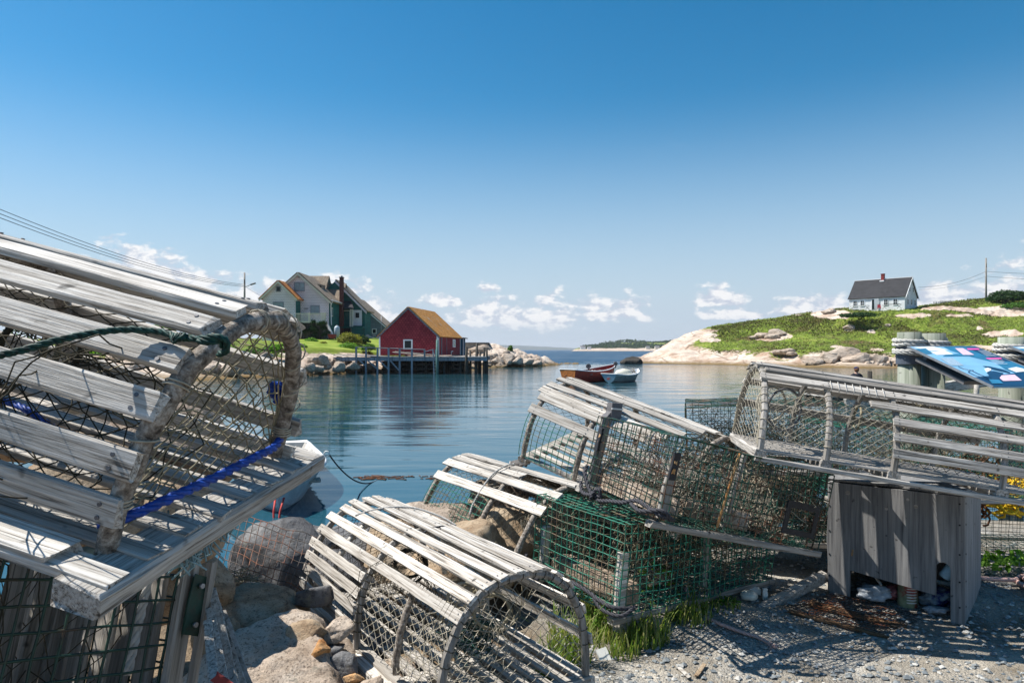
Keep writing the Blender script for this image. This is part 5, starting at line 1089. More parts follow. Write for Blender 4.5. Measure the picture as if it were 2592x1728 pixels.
def wood_trap(name, label, Mx, x0, x1, W, H, n, ys, hoops, slats, base, mt=('pale', 'pale_y', 'grey_z'), hoop_mt=None, hr=.018, slat_w=.038, slat_t=.012, nets=(), net_mt='twine', seed=1, floor=8, hoop_flat=False, inset=0.0, zb=.04, lean=0.0, group='lobster traps piled on the quay', cross=None, floor_w=.045, nail=True):
    """x runs along the trap, ys = +1/-1 says on which side of the axis its width lies"""
    rng = random.Random(seed); e = empty(name, label, 'lobster trap', group, M=Mx)
    def hp(t, off=0.):
        y, z = SE(t, W - 2 * inset, H, n); y2, z2 = SE(t + .01, W - 2 * inset, H, n); d = Vector((0, y2 - y, z2 - z)).normalized(); nn = Vector((0, -d.z, d.y))
        y, z = y + inset + nn.y * off, z + zb + nn.z * off
        return y * ys, z, Vector((0, d.y * ys, d.z))
    for i, hx_ in enumerate(hoops):
        m = MB(); pts = []; K = 30
        for k in range(K + 1):
            y, z, d = hp(-.10 + (math.pi + .2) * k / K); pts.append(Vector((hx_ + (lean * max(0, z - zb) / H if i == 0 else 0) + rng.uniform(-.0015, .0015), y, z)) + Vector((0, nz(k * .5, i, seed), nz(k * .5, i + 5, seed))) * .006)
        if hoop_flat:
            for a, b_ in zip(pts[:-1], pts[1:]): pass
            m.tube(pts, [hr * (1 + .08 * nz(k * .7, seed)) for k in range(K + 1)], 6, sm=False)
        else: m.tube(pts, [hr * (1 + .22 * nz(k * .8, seed, i) + .12 * nz(k * 2.3, seed)) for k in range(K + 1)], 9)
        m.build('hoop', M[hoop_mt] if hoop_mt else M['bark'], e)
    for s_ in slats:
        t, a, b_ = s_[:3]; wdt = s_[3] if len(s_) > 3 else slat_w; y, z, d = hp(t, hr * .85 + slat_t * .5); m = MB(); y2, z2, _ = hp(t + rng.uniform(-.015, .015), hr * .85 + slat_t * .5)
        p0, p1 = Vector((a, y, z)), Vector((b_, y2, z2)); m.plank(p0, p1, d, wdt, slat_t, 14, .0012, rng, bow=rng.uniform(-.004, .004))
        if nail:
            nn = (p1 - p0).normalized().cross(d).normalized(); nn = nn if nn.z > -.2 or nn.dot(Vector((0, y - ys * W / 2, z - H * .3))) > 0 else -nn
            if nn.dot(Vector((0, y - ys * W / 2, z - H * .3))) < 0: nn = -nn
            m.mi = 1
            for hx_ in hoops:
                if min(a, b_) - .02 < hx_ < max(a, b_) + .02:
                    for q in (-.25, .22): c_ = p0.lerp(p1, max(.012, min(.988, (hx_ - a) / (b_ - a)))) + d * wdt * q + nn * (slat_t * .5); m.tube([c_ - nn * .001, c_ + nn * .0015], .0032 if slat_w > .036 else .0026, 7)
        m.build('slat', [M[mt[0]], M['nail']], e)
    m = MB()
    for k in range(floor):
        y = ys * (.02 + (W - .04) * k / (floor - 1)); m.plank((x0 + .01, y, .006 + zb * .5), (x1 - .01, y, .006 + zb * .5), (0, 1, 0), floor_w, .012, 12, .001, rng)
    m.build('floor_slat_rack', M[mt[0]], e)
    for hx_ in (cross or hoops):
        m = MB(); m.plank((hx_, ys * -.012, zb * .2), (hx_, ys * (W + .012), zb * .2), (1, 0, 0), base[0], base[1], 10, .0015, rng); m.build('cross_bar', M[mt[1]], e)
    for kind in nets:
        m = MB()
        if kind[0] == 'end':
            X, ns, nt, bul = kind[1:5]
            def S(s, t, X=X, bul=bul):
                th = .02 + (math.pi - .04) * 0; yy, zz = 0, 0
                a = s * 2 - 1; top = H * (max(0, 1 - abs(a) ** n)) ** (1 / n)
                return (X + lean * top * t / H + bul * math.sin(math.pi * t) * (1 - a * a) , ys * (inset + (W - 2 * inset) * (a + 1) / 2), zb + .004 + top * t)
            net(m, S, ns, nt, kind[5], rng, .003)
        elif kind[0] == 'side':
            xa, xb, t0, t1, ns, nt = kind[1:7]
            def S(s, t, xa=xa, xb=xb, t0=t0, t1=t1):
                y, z, d = hp(lerp(t0, t1, t), -.006 - .02 * math.sin(math.pi * t) * math.sin(math.pi * s)); return (lerp(xa, xb, s), y, z)
            net(m, S, ns, nt, kind[7], rng, .003)
        elif kind[0] == 'funnel':
            xa, ya, xb, yb, r0, r1 = kind[1:7]
            def S(s, t, k=kind):
                a = s * 2 * math.pi; c_ = Vector((xa, ya * ys, H * .5 + zb)).lerp(Vector((xb, yb * ys, H * .52 + zb)), t); r = lerp(r0, r1, t ** .7); ax = Vector((xb - xa, (yb - ya) * ys, 0)).normalized(); N = Vector((-ax.y, ax.x, 0)); sag = -.05 * math.sin(math.pi * t)
                return c_ + N * math.cos(a) * r + Vector((0, 0, 1)) * (math.sin(a) * r * .9 + sag)
            net(m, S, 18, kind[7], kind[8], rng, .006)
            ax = Vector((xb - xa, (yb - ya) * ys, 0)).normalized(); N = Vector((-ax.y, ax.x, 0)); c_ = Vector((xb, yb * ys, H * .52 + zb)); m.tube([c_ + N * math.cos(a) * r1 + Vector((0, 0, 1)) * math.sin(a) * r1 * .95 for a in [i * .314 for i in range(20)]], .006, 6, closed=True)
        m.build('net', M[kind[-1] if isinstance(kind[-1], str) else net_mt], e)
    return e, hp
I_ = lambda O, u, v, w: None
def MX(O, u, v, w, s=1.0, eye=(0, 0, EYE)):
    """pose from fitted axes, optionally scaled about the eye at layout time to set the distance"""
    O = Vector(eye) + (Vector(O) - Vector(eye)) * s; Mx = Matrix((Vector(u).normalized(), Vector(v).normalized(), Vector(w).normalized())).transposed().to_4x4(); Mx.translation = O; return Mx
rng = random.Random(100)
# --- T1: the big arched trap at the left
T1M = MX((-.510, .866, .972), (.958, -.139, -.25), (.175, .976, .128), (.227, -.166, .96))
ts1 = [-.12, .13, .36, .62, .89, 1.18, 1.42, 1.66, 1.88, 2.06, 2.26, 2.62, 2.98, 3.16]
t1, hp1 = wood_trap('arched_wooden_trap', 'large weathered arched lobster trap filling the left side, with blue rope at its end', T1M, -1.15, .0, .6, .307, 2.276, 1, [-.075, -.56, -1.06], [(t, -1.12, -.045 + rng.uniform(-.008, .008) + (.02 if t in (1.88, 2.06) else 0), .040 if i < 7 else .036) for i, t in enumerate(ts1)], (.075, .036),
    mt=('grey_x', 'grey_y', 'grey_z'), hr=.0148, slat_w=.040, slat_t=.0135, inset=.075, zb=.035, lean=.042, seed=3, floor=8, cross=[-.04, -.56, -1.08], floor_w=.043,
    nets=(('end', -.085, 20, 18, .01, .0016, 'twine'), ('side', -.55, -.1, .1, 1.5, 16, 22, .0012, 'twine_dark'), ('side', -1.05, -.58, .1, 3.0, 14, 32, .0012, 'twine_dark'), ('funnel', -.12, .1, -.42, .3, .15, .06, 12, .0013, 'twine_dark'), ('funnel', -.12, .5, -.42, .32, .13, .055, 12, .0013, 'twine')))
m = MB(); rr_ = random.Random(5)
for t, k, pt in ((.14, 3, .005), (.42, 1, .02), (.75, 2, .006), (1.08, 1, .02), (1.55, 2, .008), (1.72, 2, .03), (1.95, 2, .02), (2.2, 1.4, .04), (2.45, 1.5, .05), (2.7, 1.6, .04), (2.98, 4, .005)):
    y, z, d = hp1(t); wrap(m, (-.075 + .042 * max(0, z - .035) / .307, y, z), d, .0165, k, pt, .0015, rr_)
tag(m.build('lashing_twine', M['twine_pale'], t1), kind='stuff')
m = MB(); m.plank((-1.1, .03, .03), (-.1, .03, .03), (0, 1, 0), .06, .018, 12, .001, rng); m.build('edge_board', M['grey_x'], t1)
def loc(Mx, *p): return Mx @ Vector(p)
pts = [loc(T1M, -.10, .085, .05), loc(T1M, -.07, .12, .062), loc(T1M, -.055, .2, .07), loc(T1M, -.055, .3, .066), loc(T1M, -.05, .4, .07), loc(T1M, -.055, .48, .066), loc(T1M, -.07, .53, .08), loc(T1M, -.09, .535, .15)]
m = rope(pts, .0085); 
for k in range(3): pts2 = [loc(T1M, -.095 + .012 * math.cos(a + k), .535 + .014 * math.sin(a * 1.7 + k), .155 + .018 * math.sin(a)) for a in [i * .8 for i in range(8)]]; rope(pts2, .006, m)
tag(m.build('blue_rope', M['blue_rope']), 'thick bright blue rope along the foot of the big arched trap end', 'rope')
pts = [loc(T1M, -.75, .42, .05), loc(T1M, -.62, .40, .035), loc(T1M, -.5, .36, .05), loc(T1M, -.38, .33, .036), loc(T1M, -.3, .30, .045)]
tag(rope(pts, .007).build('inner_blue_rope', M['blue_rope']), 'thin blue rope lying inside the big arched trap', 'rope')
A = lambda x, y, d: at(x, y, d)
pts = [A(-30, 905, .86), A(60, 885, .88), A(140, 862, .90), A(240, 842, .93), A(320, 834, .955), A(400, 838, .965), A(450, 852, .955), A(500, 857, .945), A(545, 852, .94), (A(572, 862, .945)), A(572, 888, .955), A(555, 895, .975)]
m = rope(pts, .0052); rope([A(500, 862, .94), A(530, 866, .94), A(556, 862, .945), A(566, 880, .96)], .005, m)
for k in range(4): rope([A(436 + k * 8, 845 + k * 2, .95), A(440 + k * 7, 866 - k * 3, .94), A(448 + k * 7, 846, .945), A(455 + k * 6, 862, .95)], .004, m)
tag(m.build('green_rope', M['teal_rope']), 'black and green braided rope slung across the slats of the big arched trap', 'rope')
m = MB(); rr_ = random.Random(9)
for k in range(120): p = loc(T1M, -.10 + rr_.uniform(-.04, .05), .26 + rr_.uniform(-.03, .12), -.03 + rr_.uniform(-.02, .01)); m.tube([p, p + Vector((rr_.uniform(-.012, .012), rr_.uniform(-.012, .0), -.02 - rr_.random() * .012)), p + Vector((rr_.uniform(-.02, .02), rr_.uniform(-.015, .005), -.035 - rr_.random() * .015))], .0017, 4)
m.tube([loc(T1M, -.16, .12, -.035), loc(T1M, -.10, .28, -.04), loc(T1M, -.07, .42, -.04)], .011, 7)
tag(m.build('frayed_rope', M['aqua_rope']), 'frayed grey rope squeezed between the big arched trap and the wire trap below', 'rope')
# --- wire traps
def wire_trap(name, label, Mx, L, W, H, cell, r, ys=1, mt='green_wire', seed=1, dent=.008, faces='fblrtu', bars='wwgg', bricks=(), nets=True, runner='dull', mid=None, group='lobster traps piled on the quay', rungroup=True, tn='twine', clip=()):
    rng = random.Random(seed); e = empty(name, label, 'lobster trap', group, M=Mx)
    def D(p):
        q = Vector(p); k = seed * 7.1
        return Vector((q.x + dent * .5 * noise.noise(q * 5 + Vector((k, 0, 0))), ys * (q.y + dent * noise.noise(q * 4 + Vector((0, k, 0)))), q.z + dent * noise.noise(q * 4 + Vector((0, 0, k)))))
    def panel(nm, f, A_, B_):
        m = MB(); na, nb = max(1, round(A_ / cell)), max(1, round(B_ / cell)); j = lambda: rng.uniform(-.0012, .0012)
        for i in range(na + 1): m.tube([D(f(A_ * i / na, B_ * k / nb)) + Vector((j(), j(), j())) for k in range(nb + 1)], r, 4, cap=False)
        for k in range(nb + 1): m.tube([D(f(A_ * i / na, B_ * k / nb)) + Vector((j(), j(), j())) for i in range(na + 1)], r, 4, cap=False)
        return m.build('mesh_panel', M[mt], e)
    if 'f' in faces: panel('f', lambda a, b_: (a, 0, b_), L, H)
    if 'b' in faces: panel('b', lambda a, b_: (a, W, b_), L, H)
    if 'l' in faces: panel('l', lambda a, b_: (0, a, b_), W, H)
    if 'r' in faces: panel('r', lambda a, b_: (L, a, b_), W, H)
    if 't' in faces: panel('t', lambda a, b_: (a, b_, H), L, W)
    if 'u' in faces: panel('u', lambda a, b_: (a, b_, 0), L, W)
    if mid: 
        for x in mid: panel('m', lambda a, b_, x=x: (x, a, b_), W, H)
    for y in (.02, W - .02): m = MB(); m.plank((-.03, ys * y, -.018), (L + .03, ys * y, -.018), (0, 1, 0), .045, .028, 12, .0015, rng); m.build('runner', M[runner], e)
    for (bx0, by0, bl, bw, bh, rz_) in bricks:
        m = MB(); rm = Matrix.Rotation(rz_, 3, 'Z'); m.plank(Vector((bx0, ys * by0, bh / 2 + .008)) - rm @ Vector((bl / 2, 0, 0)), Vector((bx0, ys * by0, bh / 2 + .008)) + rm @ Vector((bl / 2, 0, 0)), rm @ Vector((0, 1, 0)), bw, bh, 8, .002, rng); m.build('ballast_block', M['tan_granite'], e)
    if nets:
        m = MB(); net(m, lambda s, t: (L * (.03 + .94 * s), ys * (W * (.18 + .1 * math.sin(5 * s))), H * (.04 + .9 * t)), 34, 16, .0013, rng, .012); net(m, lambda s, t: (L * (.03 + .94 * s), ys * (W * (.80 + .1 * math.sin(4 * s))), H * (.04 + .9 * t)), 34, 16, .0013, rng, .012)
        def Sf(xa, xb, side):
            def S(s, t):
                a = s * 2 * math.pi; c_ = Vector((lerp(xa, xb, t), ys * (W * .5 + side * (1 - t) * W * .35), H * .5 - .05 * math.sin(math.pi * t))); rr = lerp(H * .48, .055, t ** .8); return c_ + Vector((0, math.cos(a) * rr, math.sin(a) * rr))
            return S
        net(m, Sf(L * .08, L * .42, -.3), 18, 12, .0012, rng, .008); net(m, Sf(L * .95, L * .55, .3), 18, 12, .0012, rng, .008); net(m, lambda s, t: (L * (.1 + .85 * s), ys * (W * .1 + W * .8 * t), .05 + .10 * abs(math.sin(6 * s + 2 * t)) + .12 * (2 * t - 1) ** 2), 26, 14, .0012, rng, .01)
        tangle(m, (L * .62, ys * W * .45, H * .38), (L * .32, W * .4, H * .33), 40, .0014, rng, 16); m.build('net', M[tn], e); m = MB(); tangle(m, (L * .4, ys * W * .5, H * .35), (L * .36, W * .42, H * .33), 60, .0016, rng, 16)
        m.build('dark_net', M['twine_dark'], e)
    return e, D
W2M = MX((.432, 2.756, .221), (.79, .575, -.05), (-.575, .80, .13), (.11, -.075, .985), 1.06)
W2M = frame(W2M.translation, (.80, .595, -.055), (.15, .06, .985))
w2, D2 = wire_trap('wire_trap', 'lower green wire trap on the ground, tipped towards the grass, long pale block inside', W2M, 1.14, .60, .395, .040, .0025, 1, 'teal_wire', 7, .012, bricks=((.14, .30, .10, .5, .09, 0), (.55, .25, .34, .10, .09, .2)), mid=(.60,))
W1M = frame((.601, 2.805, .596), (.89, .385, -.245), (.244, .054, .968))
w1, D1 = wire_trap('wire_trap', 'upper dark green wire trap lying across the lower one, black rope on its front edge', W1M, .91, .655, .355, .038, .0024, 1, 'mid_wire', 8, .010, bricks=((.12, .36, .09, .52, .08, .05), (.45, .2, .3, .1, .08, -.4)), mid=(.36,), tn='twine_pale')
def post_in(par, Mx, x, y, z0, z1, w_, mt='dull_z', th=.022, tilt=0):
    m = MB(); m.plank((x, y, z0), (x + tilt, y, z1), (1, 0, 0), w_, th, 6, .001, rng); return m.build('wood_post', M[mt], par)
post_in(w2, W2M, .035, .035, .01, .26, .05, 'pale', .03); post_in(w2, W2M, .03, .555, .02, .25, .04, 'pale', .03); post_in(w2, W2M, .62, .04, .02, .38, .03)
post_in(w1, W1M, .03, .03, .01, .2, .045); post_in(w1, W1M, .03, .62, .02, .35, .05); post_in(w1, W1M, .38, .05, .02, .34, .02, 'dull_z', .02, .03)
m = MB(); m.tube([(.30, -.006, .02), (.31, -.008, .18), (.33, -.006, .35)], .005, 6); m.build('hinge_rod', M['orange_rock'], w1)
def bracket(par, x, y, z, ax='x', h=.11):
    m = MB(); m.plank((x, y, z), (x, y, z + h), (1, 0, 0) if ax == 'x' else (0, 1, 0), .035, .012, 6, .001, rng); b_ = m.build('door_clip', M['rubber'], par); m = MB()
    for q in (.25, .6): m.plank((x - .004, y - .008, z + h * q), (x - .004, y - .008, z + h * q + .012), (1, 0, 0) if ax == 'x' else (0, 1, 0), .014, .004, 2, .0, rng)
    m.build('clip_hole', M['orange_rock'], b_)
bracket(w1, -.012, .58, .19, 'y'); bracket(w1, .005, -.014, .18, 'x', .11)
m = MB()
for (a, b_, c, d) in ((.66, .86, .17, .20), (.66, .86, .05, .075), (.66, .685, .075, .17), (.835, .86, .075, .17)): m.bx(a, b_, -.012, -.004, c, d)
m.build('escape_vent', M['rubber'], w1)
pts = [loc(W1M, -.02, .62, .10), loc(W1M, -.04, .58, .06), loc(W1M, -.04, .5, .0), loc(W1M, -.05, .40, -.02), loc(W1M, -.05, .3, .0), loc(W1M, -.05, .2, .02), loc(W1M, -.045, .12, .05), loc(W1M, -.04, .05, .045), loc(W1M, -.02, -.03, .03), loc(W1M, .05, -.03, .02)]
m = rope(pts, .010); rope([loc(W1M, -.03, .62, .02), loc(W1M, -.05, .55, -.02), loc(W1M, -.06, .45, -.01), loc(W1M, -.05, .38, .0)], .010, m); rope([loc(W1M, -.05 + .02 * math.cos(a), .42 + .03 * math.sin(a), .0 + .03 * math.sin(2 * a)) for a in [i * .7 for i in range(10)]], .009, m); rope([loc(W1M, -.05, .14, .03), loc(W1M, -.06, .05, .02), loc(W1M, -.02, -.035, .05), loc(W1M, .03, -.04, .02)], .010, m)
tag(m.build('black_rope', M['black_rope']), 'heavy black and grey rope knotted along the front of the upper wire trap', 'rope')
pts = [loc(W2M, -.03, .35, .06), loc(W2M, -.035, .25, .07), loc(W2M, -.035, .15, .06), loc(W2M, -.04, .08, .05), loc(W2M, -.03, .0, .045), loc(W2M, .05, -.03, .04)]
m = rope(pts, .010); rope([loc(W2M, -.04, .12, .05), loc(W2M, -.045, .06, .02), loc(W2M, -.02, -.03, .02), loc(W2M, .06, -.035, .05)], .009, m); rope([loc(W2M, -.03, .62, .10), loc(W2M, -.05, .6, .05), loc(W2M, -.05, .56, .02), loc(W2M, -.04, .5, .01)], .009, m)
tag(m.build('dark_rope', M['black_rope']), 'dark twisted rope tied round the bottom corner of the lower wire trap', 'rope')
# --- W0: heavy wire trap under the big arched one
W0M = frame((-.645, 1.26, .545), (-.395, -.876, .28), (.05, .28, .95))
w0, D0 = wire_trap('wire_trap', 'dark green heavy wire trap under the big arched trap, pale slab inside', W0M, .98, .5, .36, .041, .0024, -1, 'dark_wire', 9, .006, nets=False, runner='dull')
m = MB(); m.plank((.02, .012, -.1), (.02, .006, .372), (1, 0, 0), .036, .018, 8, .0012, rng); m.build('corner_post', M['dull_z'], w0)
m = MB(); m.plank((-.012, .028, -.1), (-.012, .028, .35), (0, 1, 0), .018, .012, 8, .0012, rng); m.build('corner_post', M['dull_z'], w0)
m = MB(); m.plank((.012, .028, .215), (.004, .024, .32), (1, 0, 0), .042, .006, 4, .0, rng); pl_ = m.build('hinge_plate', M['dark_wire'], w0); m = MB()
for z in (.235, .305): m.tube([(.008, .03, z), (.008, .036, z)], .005, 8)
m.build('rivet', M['steel'], pl_)
m = MB(); m.plank((.10, -.06, .045), (.62, -.06, .045), (0, 0, 1), .11, .05, 8, .002, rng); m.build('ballast_slab', M['tan_granite'], w0)
for i, x in enumerate([.03 + .058 * q for q in range(16)]): m = MB(); m.plank((x, -.30 - .02 * (i % 2), -.12), (x + rng.uniform(-.02, .02), -.31, .34), (1, .2, 0), .052, .012, 6, .001, rng); m.build('inner_lath', M['dull_z'], w0)
for k in range(8): m = MB(); m.plank((.03 + .01 * (k % 2), -.05 - .060 * k, -.12), (.035, -.055 - .060 * k, .33), (0, 1, 0), .046, .012, 6, .001, rng); m.build('inner_lath', M['dull_z'], w0)
for x in (.215, .155): m = MB(); m.tube([(x, .005, .10), (x, .007, .135)], .0058, 9); m.tube([(x, .005, .098), (x, .005, .101)], .0062, 9); m.build('white_clip', M['white_plastic'], w0)
m = MB(); rr_ = random.Random(12); net(m, lambda s, t: (.05 + .8 * s, -.05 - .35 * t, .33 - .25 * math.sin(3 * t)), 22, 12, .0012, rr_, .008); tangle(m, (.5, -.25, .15), (.35, .2, .14), 18, .0014, rr_, 14); m.build('net', M['twine_dark'], w0)
for k, dx in enumerate((0, .02)):
    pts = [loc(W0M, .07 + dx, .02, .30 - .0), loc(W0M, .075 + dx, .025, .2), loc(W0M, .06 + dx, .02, .1)]
pts = [loc(W0M, .055, .02, .13), loc(W0M, .075, .035, .10), loc(W0M, .078, .03, .05), loc(W0M, .05, .03, .02), loc(W0M, .01, .03, .02), loc(W0M, -.01, .03, .06), loc(W0M, -.008, .02, .11)]
m = rope(pts, .0075); tag(m.build('blue_grey_rope', M['aqua_rope']), 'faded light blue rope looped through the bottom corner of the heavy wire trap', 'rope')
pts = [loc(W0M, .085, -.02, .36), loc(W0M, .082, -.03, .25), loc(W0M, .085, -.03, .15)]
tag(rope(pts, .0085).build('hanging_rope', M['white_rope']), 'pale rope end hanging inside the heavy wire trap beside its post', 'rope')
# support under the stack, and the bundle of loose laths beside it
def fboulder(name, label, c, size, seed, mt, tight=.72, amp=.06, sub=5, rz=0, cat='boulder', grp='rocks on the near shore', planes=11):
    me = rockmesh('boulder', seed, sub, planes, tight, amp, size, M[mt], 2.2); o = bpy.data.objects.new(name, me); col.objects.link(o); o.location = c; o.rotation_euler = (0, 0, rz); return tag(o, label, cat, grp)
fboulder('boulder', 'pale boulder under the heavy wire trap at the picture corner', (-1.1, 1.0, .18), (.38, .45, .32), 71, 'tan_granite')
rng = random.Random(31); GLt = 'loose laths leaning beside the heavy wire trap'
for k, (x0, y0, x1, y1, d0, d1, w_) in enumerate(((535, 1490, 600, 1760, 1.36, 1.22, .017), (548, 1530, 622, 1760, 1.38, 1.25, .015), (530, 1540, 575, 1760, 1.33, 1.18, .016), (556, 1560, 596, 1765, 1.36, 1.2, .014), (525, 1570, 545, 1760, 1.3, 1.14, .016), (562, 1545, 640, 1765, 1.42, 1.28, .015))):
    m = MB(); m.plank(A(x0, y0, d0), A(x1, y1, d1), (1, .3, 0), w_, .008, 8, .0008, rng); tag(m.build('lath', M['dull_z'] if k % 2 else M['grey_z']), ('longest silvered lath of the bundle beside the heavy wire trap', 'rightmost silvered lath of the leaning bundle', 'silvered lath touching the trap corner post', 'thin dark lath inside the leaning bundle', 'lath nearest the faded blue rope loop', 'lath lying outermost over the tan boulder')[k], 'lath', GLt)
m = MB(); m.plank(A(545, 1712, 1.16), A(592, 1745, 1.14), (1, .2, 1), .016, .006, 4, .001, rng); tag(m.build('red_strap', M['brick']), 'dark red plastic strip lying over the lath bundle', 'strip')
# --- T2 the arched trap in the centre foreground
T2M = MX((-.2, 1.936, .196), (-.576, .818, .014), (.818, .575, .026), (-.013, -.026, 1.0))
T2M = frame((-.2, 1.936, .196), (-.576, .818, .014)); 
sl = [(.62, .0, 1.18), (.82, .0, 1.20), (1.04, -.01, 1.17), (1.24, -.01, 1.19), (1.42, -.01, 1.18), (1.60, -.02, 1.2), (1.76, .0, 1.17), (1.92, -.01, 1.19), (2.12, .0, 1.18), (2.36, 0, 1.17)]
sl = [(.80, .0, 1.17), (1.0, .0, 1.18), (1.2, -.005, 1.16), (1.38, -.01, 1.18), (1.55, -.01, 1.17), (1.70, -.02, 1.19), (1.86, 0, 1.16), (2.04, 0, 1.18), (2.26, 0, 1.17), (2.6, 0, 1.17), (2.9, 0, 1.17)] + [(.60, .62, 1.19), (.44, .62, 1.18), (.28, .62, 1.17), (.12, .62, 1.19)]
t2, hp2 = wood_trap('arched_wooden_trap', 'bleached arched lobster trap in the centre foreground, its arched net end facing the grass', T2M, 0, 1.17, .553, .37, 2.329, -1, [.015, .62, 1.14], sl, (.05, .04), mt=('pale', 'pale_y', 'grey_z'), hoop_mt='dull_z', hr=.0135, slat_w=.036, slat_t=.010, seed=11, floor=9, cross=[.02, .32, .62, 1.14], floor_w=.04, hoop_flat=True,
    nets=(('end', .015, 22, 18, -.02, .0012, 'twine_pale'), ('side', .02, .62, .05, .72, 26, 14, .0013, 'twine_pale'), ('funnel', .5, .1, .8, .3, .17, .06, 14, .0013, 'twine_dark'), ('funnel', .45, .45, .2, .3, .17, .06, 14, .0013, 'twine'), ('side', .64, 1.14, .05, 3.0, 18, 40, .001, 'twine_dark'), ('funnel', .06, .12, .34, .28, .16, .06, 12, .0013, 'twine_pale'), ('funnel', 1.1, .3, .75, .28, .2, .07, 12, .0012, 'twine_dark')))
for x, t0, t1 in ((.32, .02, .8), (.93, .1, 3.0)):
    m = MB(); pts = []
    for k in range(13): y, z, d = hp2(lerp(t0, t1, k / 12), -.012); pts.append(Vector((x + .01 * nz(k * .4, 5), y, z)))
    m.tube(pts, .012, 8); m.build('rib', M['bark'] if x < .5 else M['pale'], t2)
m = MB(); y, z, d = hp2(.80, .02)
for k in range(24): x = .05 + k * .024 + .003 * nz(k * 3.1); m.tube([Vector((x, 0, z)) + Vector((0, y, 0)) + d * q + Vector((0, .0, .0)) + Vector((0, nn_, mm_)) for q, nn_, mm_ in ((-.024, .004, -.016), (-.019, -.004, .006), (.0, -.006, .0095), (.019, -.002, .006), (.022, .01, -.02))], .0013, 5)
m.build('lacing', M['twine_dark'], t2)
m = MB(); rr_ = random.Random(3)
for k in range(22):
    t = .1 + k * .135; y, z, d = hp2(t); wrap(m, (.015, y, z), d, .0142, 1.1, .002, .0013, rr_, 9)
for k in range(9): t = .1 + k * .08; y, z, d = hp2(t); wrap(m, (.62, y, z), d, .0145, 1.1, .002, .0018, rr_, 9)
tag(m.build('hoop_lacing', M['twine_dark'], t2), kind='stuff')
m = MB(); tangle(m, (.30, -.30, .12), (.10, .09, .06), 40, .0018, rr_, 14); m.build('green_net_ball', M['teal_rope'], t2)
m = MB(); m.plank((.0, .012, .005), (1.2, .012, .005), (0, 1, 0), .045, .03, 12, .001, rng); m.plank((0, -.56, .005), (1.2, -.56, .005), (0, 1, 0), .045, .03, 12, .001, rng); m.build('base_rail', M['pale'], t2)
pts = [loc(T2M, .98, -.14, .408), loc(T2M, .96, -.20, .424), loc(T2M, .93, -.28, .434), loc(T2M, .88, -.36, .43), loc(T2M, .80, -.44, .40), loc(T2M, .74, -.48, .37)]
tag(rope(pts, .0048).build('thin_rope', M['white_rope']), 'thin grey rope lying over the top slats of the centre foreground trap', 'rope')
pts = [loc(T2M, .565, -.235, .418), loc(T2M, .56, -.27, .431), loc(T2M, .565, -.31, .431), loc(T2M, .57, -.33, .425)]
tag(rope(pts, .004).build('rope_scrap', M['black_rope']), 'short loop of dark cord on the middle slat of the centre foreground trap', 'rope')
# --- T3 lower middle trap with green mesh side
T3M = frame((.096, 2.424, .497), (-.509, .86, -.017), (.394, .251, .884))
T3M = frame((.13, 3.149, .264), (-.546, .838, .011), (.371, .23, .9))
t3, hp3 = wood_trap('arched_wooden_trap', 'bleached arched trap with green mesh side, tilted over the rocks behind the centre one', T3M, .2, 1.3, .63, .425, 2.535, -1, [.22, .62, 1.28], [(.47, .15, 1.31), (.75, .13, 1.34), (.97, .55, 1.32), (1.17, .12, 1.33), (1.36, .15, 1.32), (1.53, .12, 1.33), (1.72, .14, 1.31), (1.95, .2, 1.3), (2.3, .2, 1.3)], (.05, .035), hr=.0165, slat_w=.054, slat_t=.012, seed=13,
    nets=(('side', .22, .6, .05, 2.9, 16, 34, .0014, 'twine_dark'), ('side', .64, 1.27, .6, 2.9, 20, 30, .0014, 'twine_pale'), ('end', 1.28, 16, 14, .01, .0014, 'twine'), ('funnel', .3, .25, .65, .3, .18, .06, 12, .0014, 'twine_pale')))
def side_mesh(par, hp, xa, xb, t0, t1, cell, r, mt, rng, off=.006, L_=.40):
    m = MB(); nx = round((xb - xa) / cell); nyy = round(L_ / cell)
    def P_(i, k):
        y, z, d = hp(lerp(t0, t1, k / nyy), off); return Vector((lerp(xa, xb, i / nx) + rng.uniform(-.001, .001), y, z + rng.uniform(-.001, .001)))
    for i in range(nx + 1): m.tube([P_(i, k) for k in range(nyy + 1)], r, 4, cap=False)
    for k in range(nyy + 1): m.tube([P_(i, k) for i in range(nx + 1)], r, 4, cap=False)
    return m.build('mesh_panel', M[mt], par)
side_mesh(t3, hp3, .64, 1.3, .0, .52, .042, .0021, 'teal_wire', rng, .014, .30)
p = loc(T3M, .86, -.26, .487); e = empty('work_glove', 'stiff dark grey work glove lying on the top slats of the tilted middle trap', 'glove', loc=p); e.rotation_euler = (.25, 0, -.5)
glove = plain('stiff_grey_glove', (.12, .11, .105), .8, .2, .35, 40); me = rockmesh('palm', 5, 4, 6, .75, .12, (.052, .04, .02), glove); o = bpy.data.objects.new('palm', me); col.objects.link(o); o.parent = e; o.location = (0, 0, .018)
for k in range(4): m = MB(); y = -.028 + k * .018; m.tube([(.03, y, .02), (.058, y * 1.1, .032), (.078, y * 1.15, .022 + .008 * (k % 2))], [.010, .010, .008], 8); m.build('glove_finger', glove, e)
m = MB(); m.tube([(-.01, .03, .02), (.0, .055, .03), (.02, .068, .028)], [.011, .010, .008], 8); m.build('glove_thumb', glove, e)
pts = [loc(T3M, .78, -.18, .478), loc(T3M, .76, -.12, .46), loc(T3M, .745, -.04, .38), loc(T3M, .735, .0, .28), loc(T3M, .73, .02, .18), loc(T3M, .72, .02, .12)]
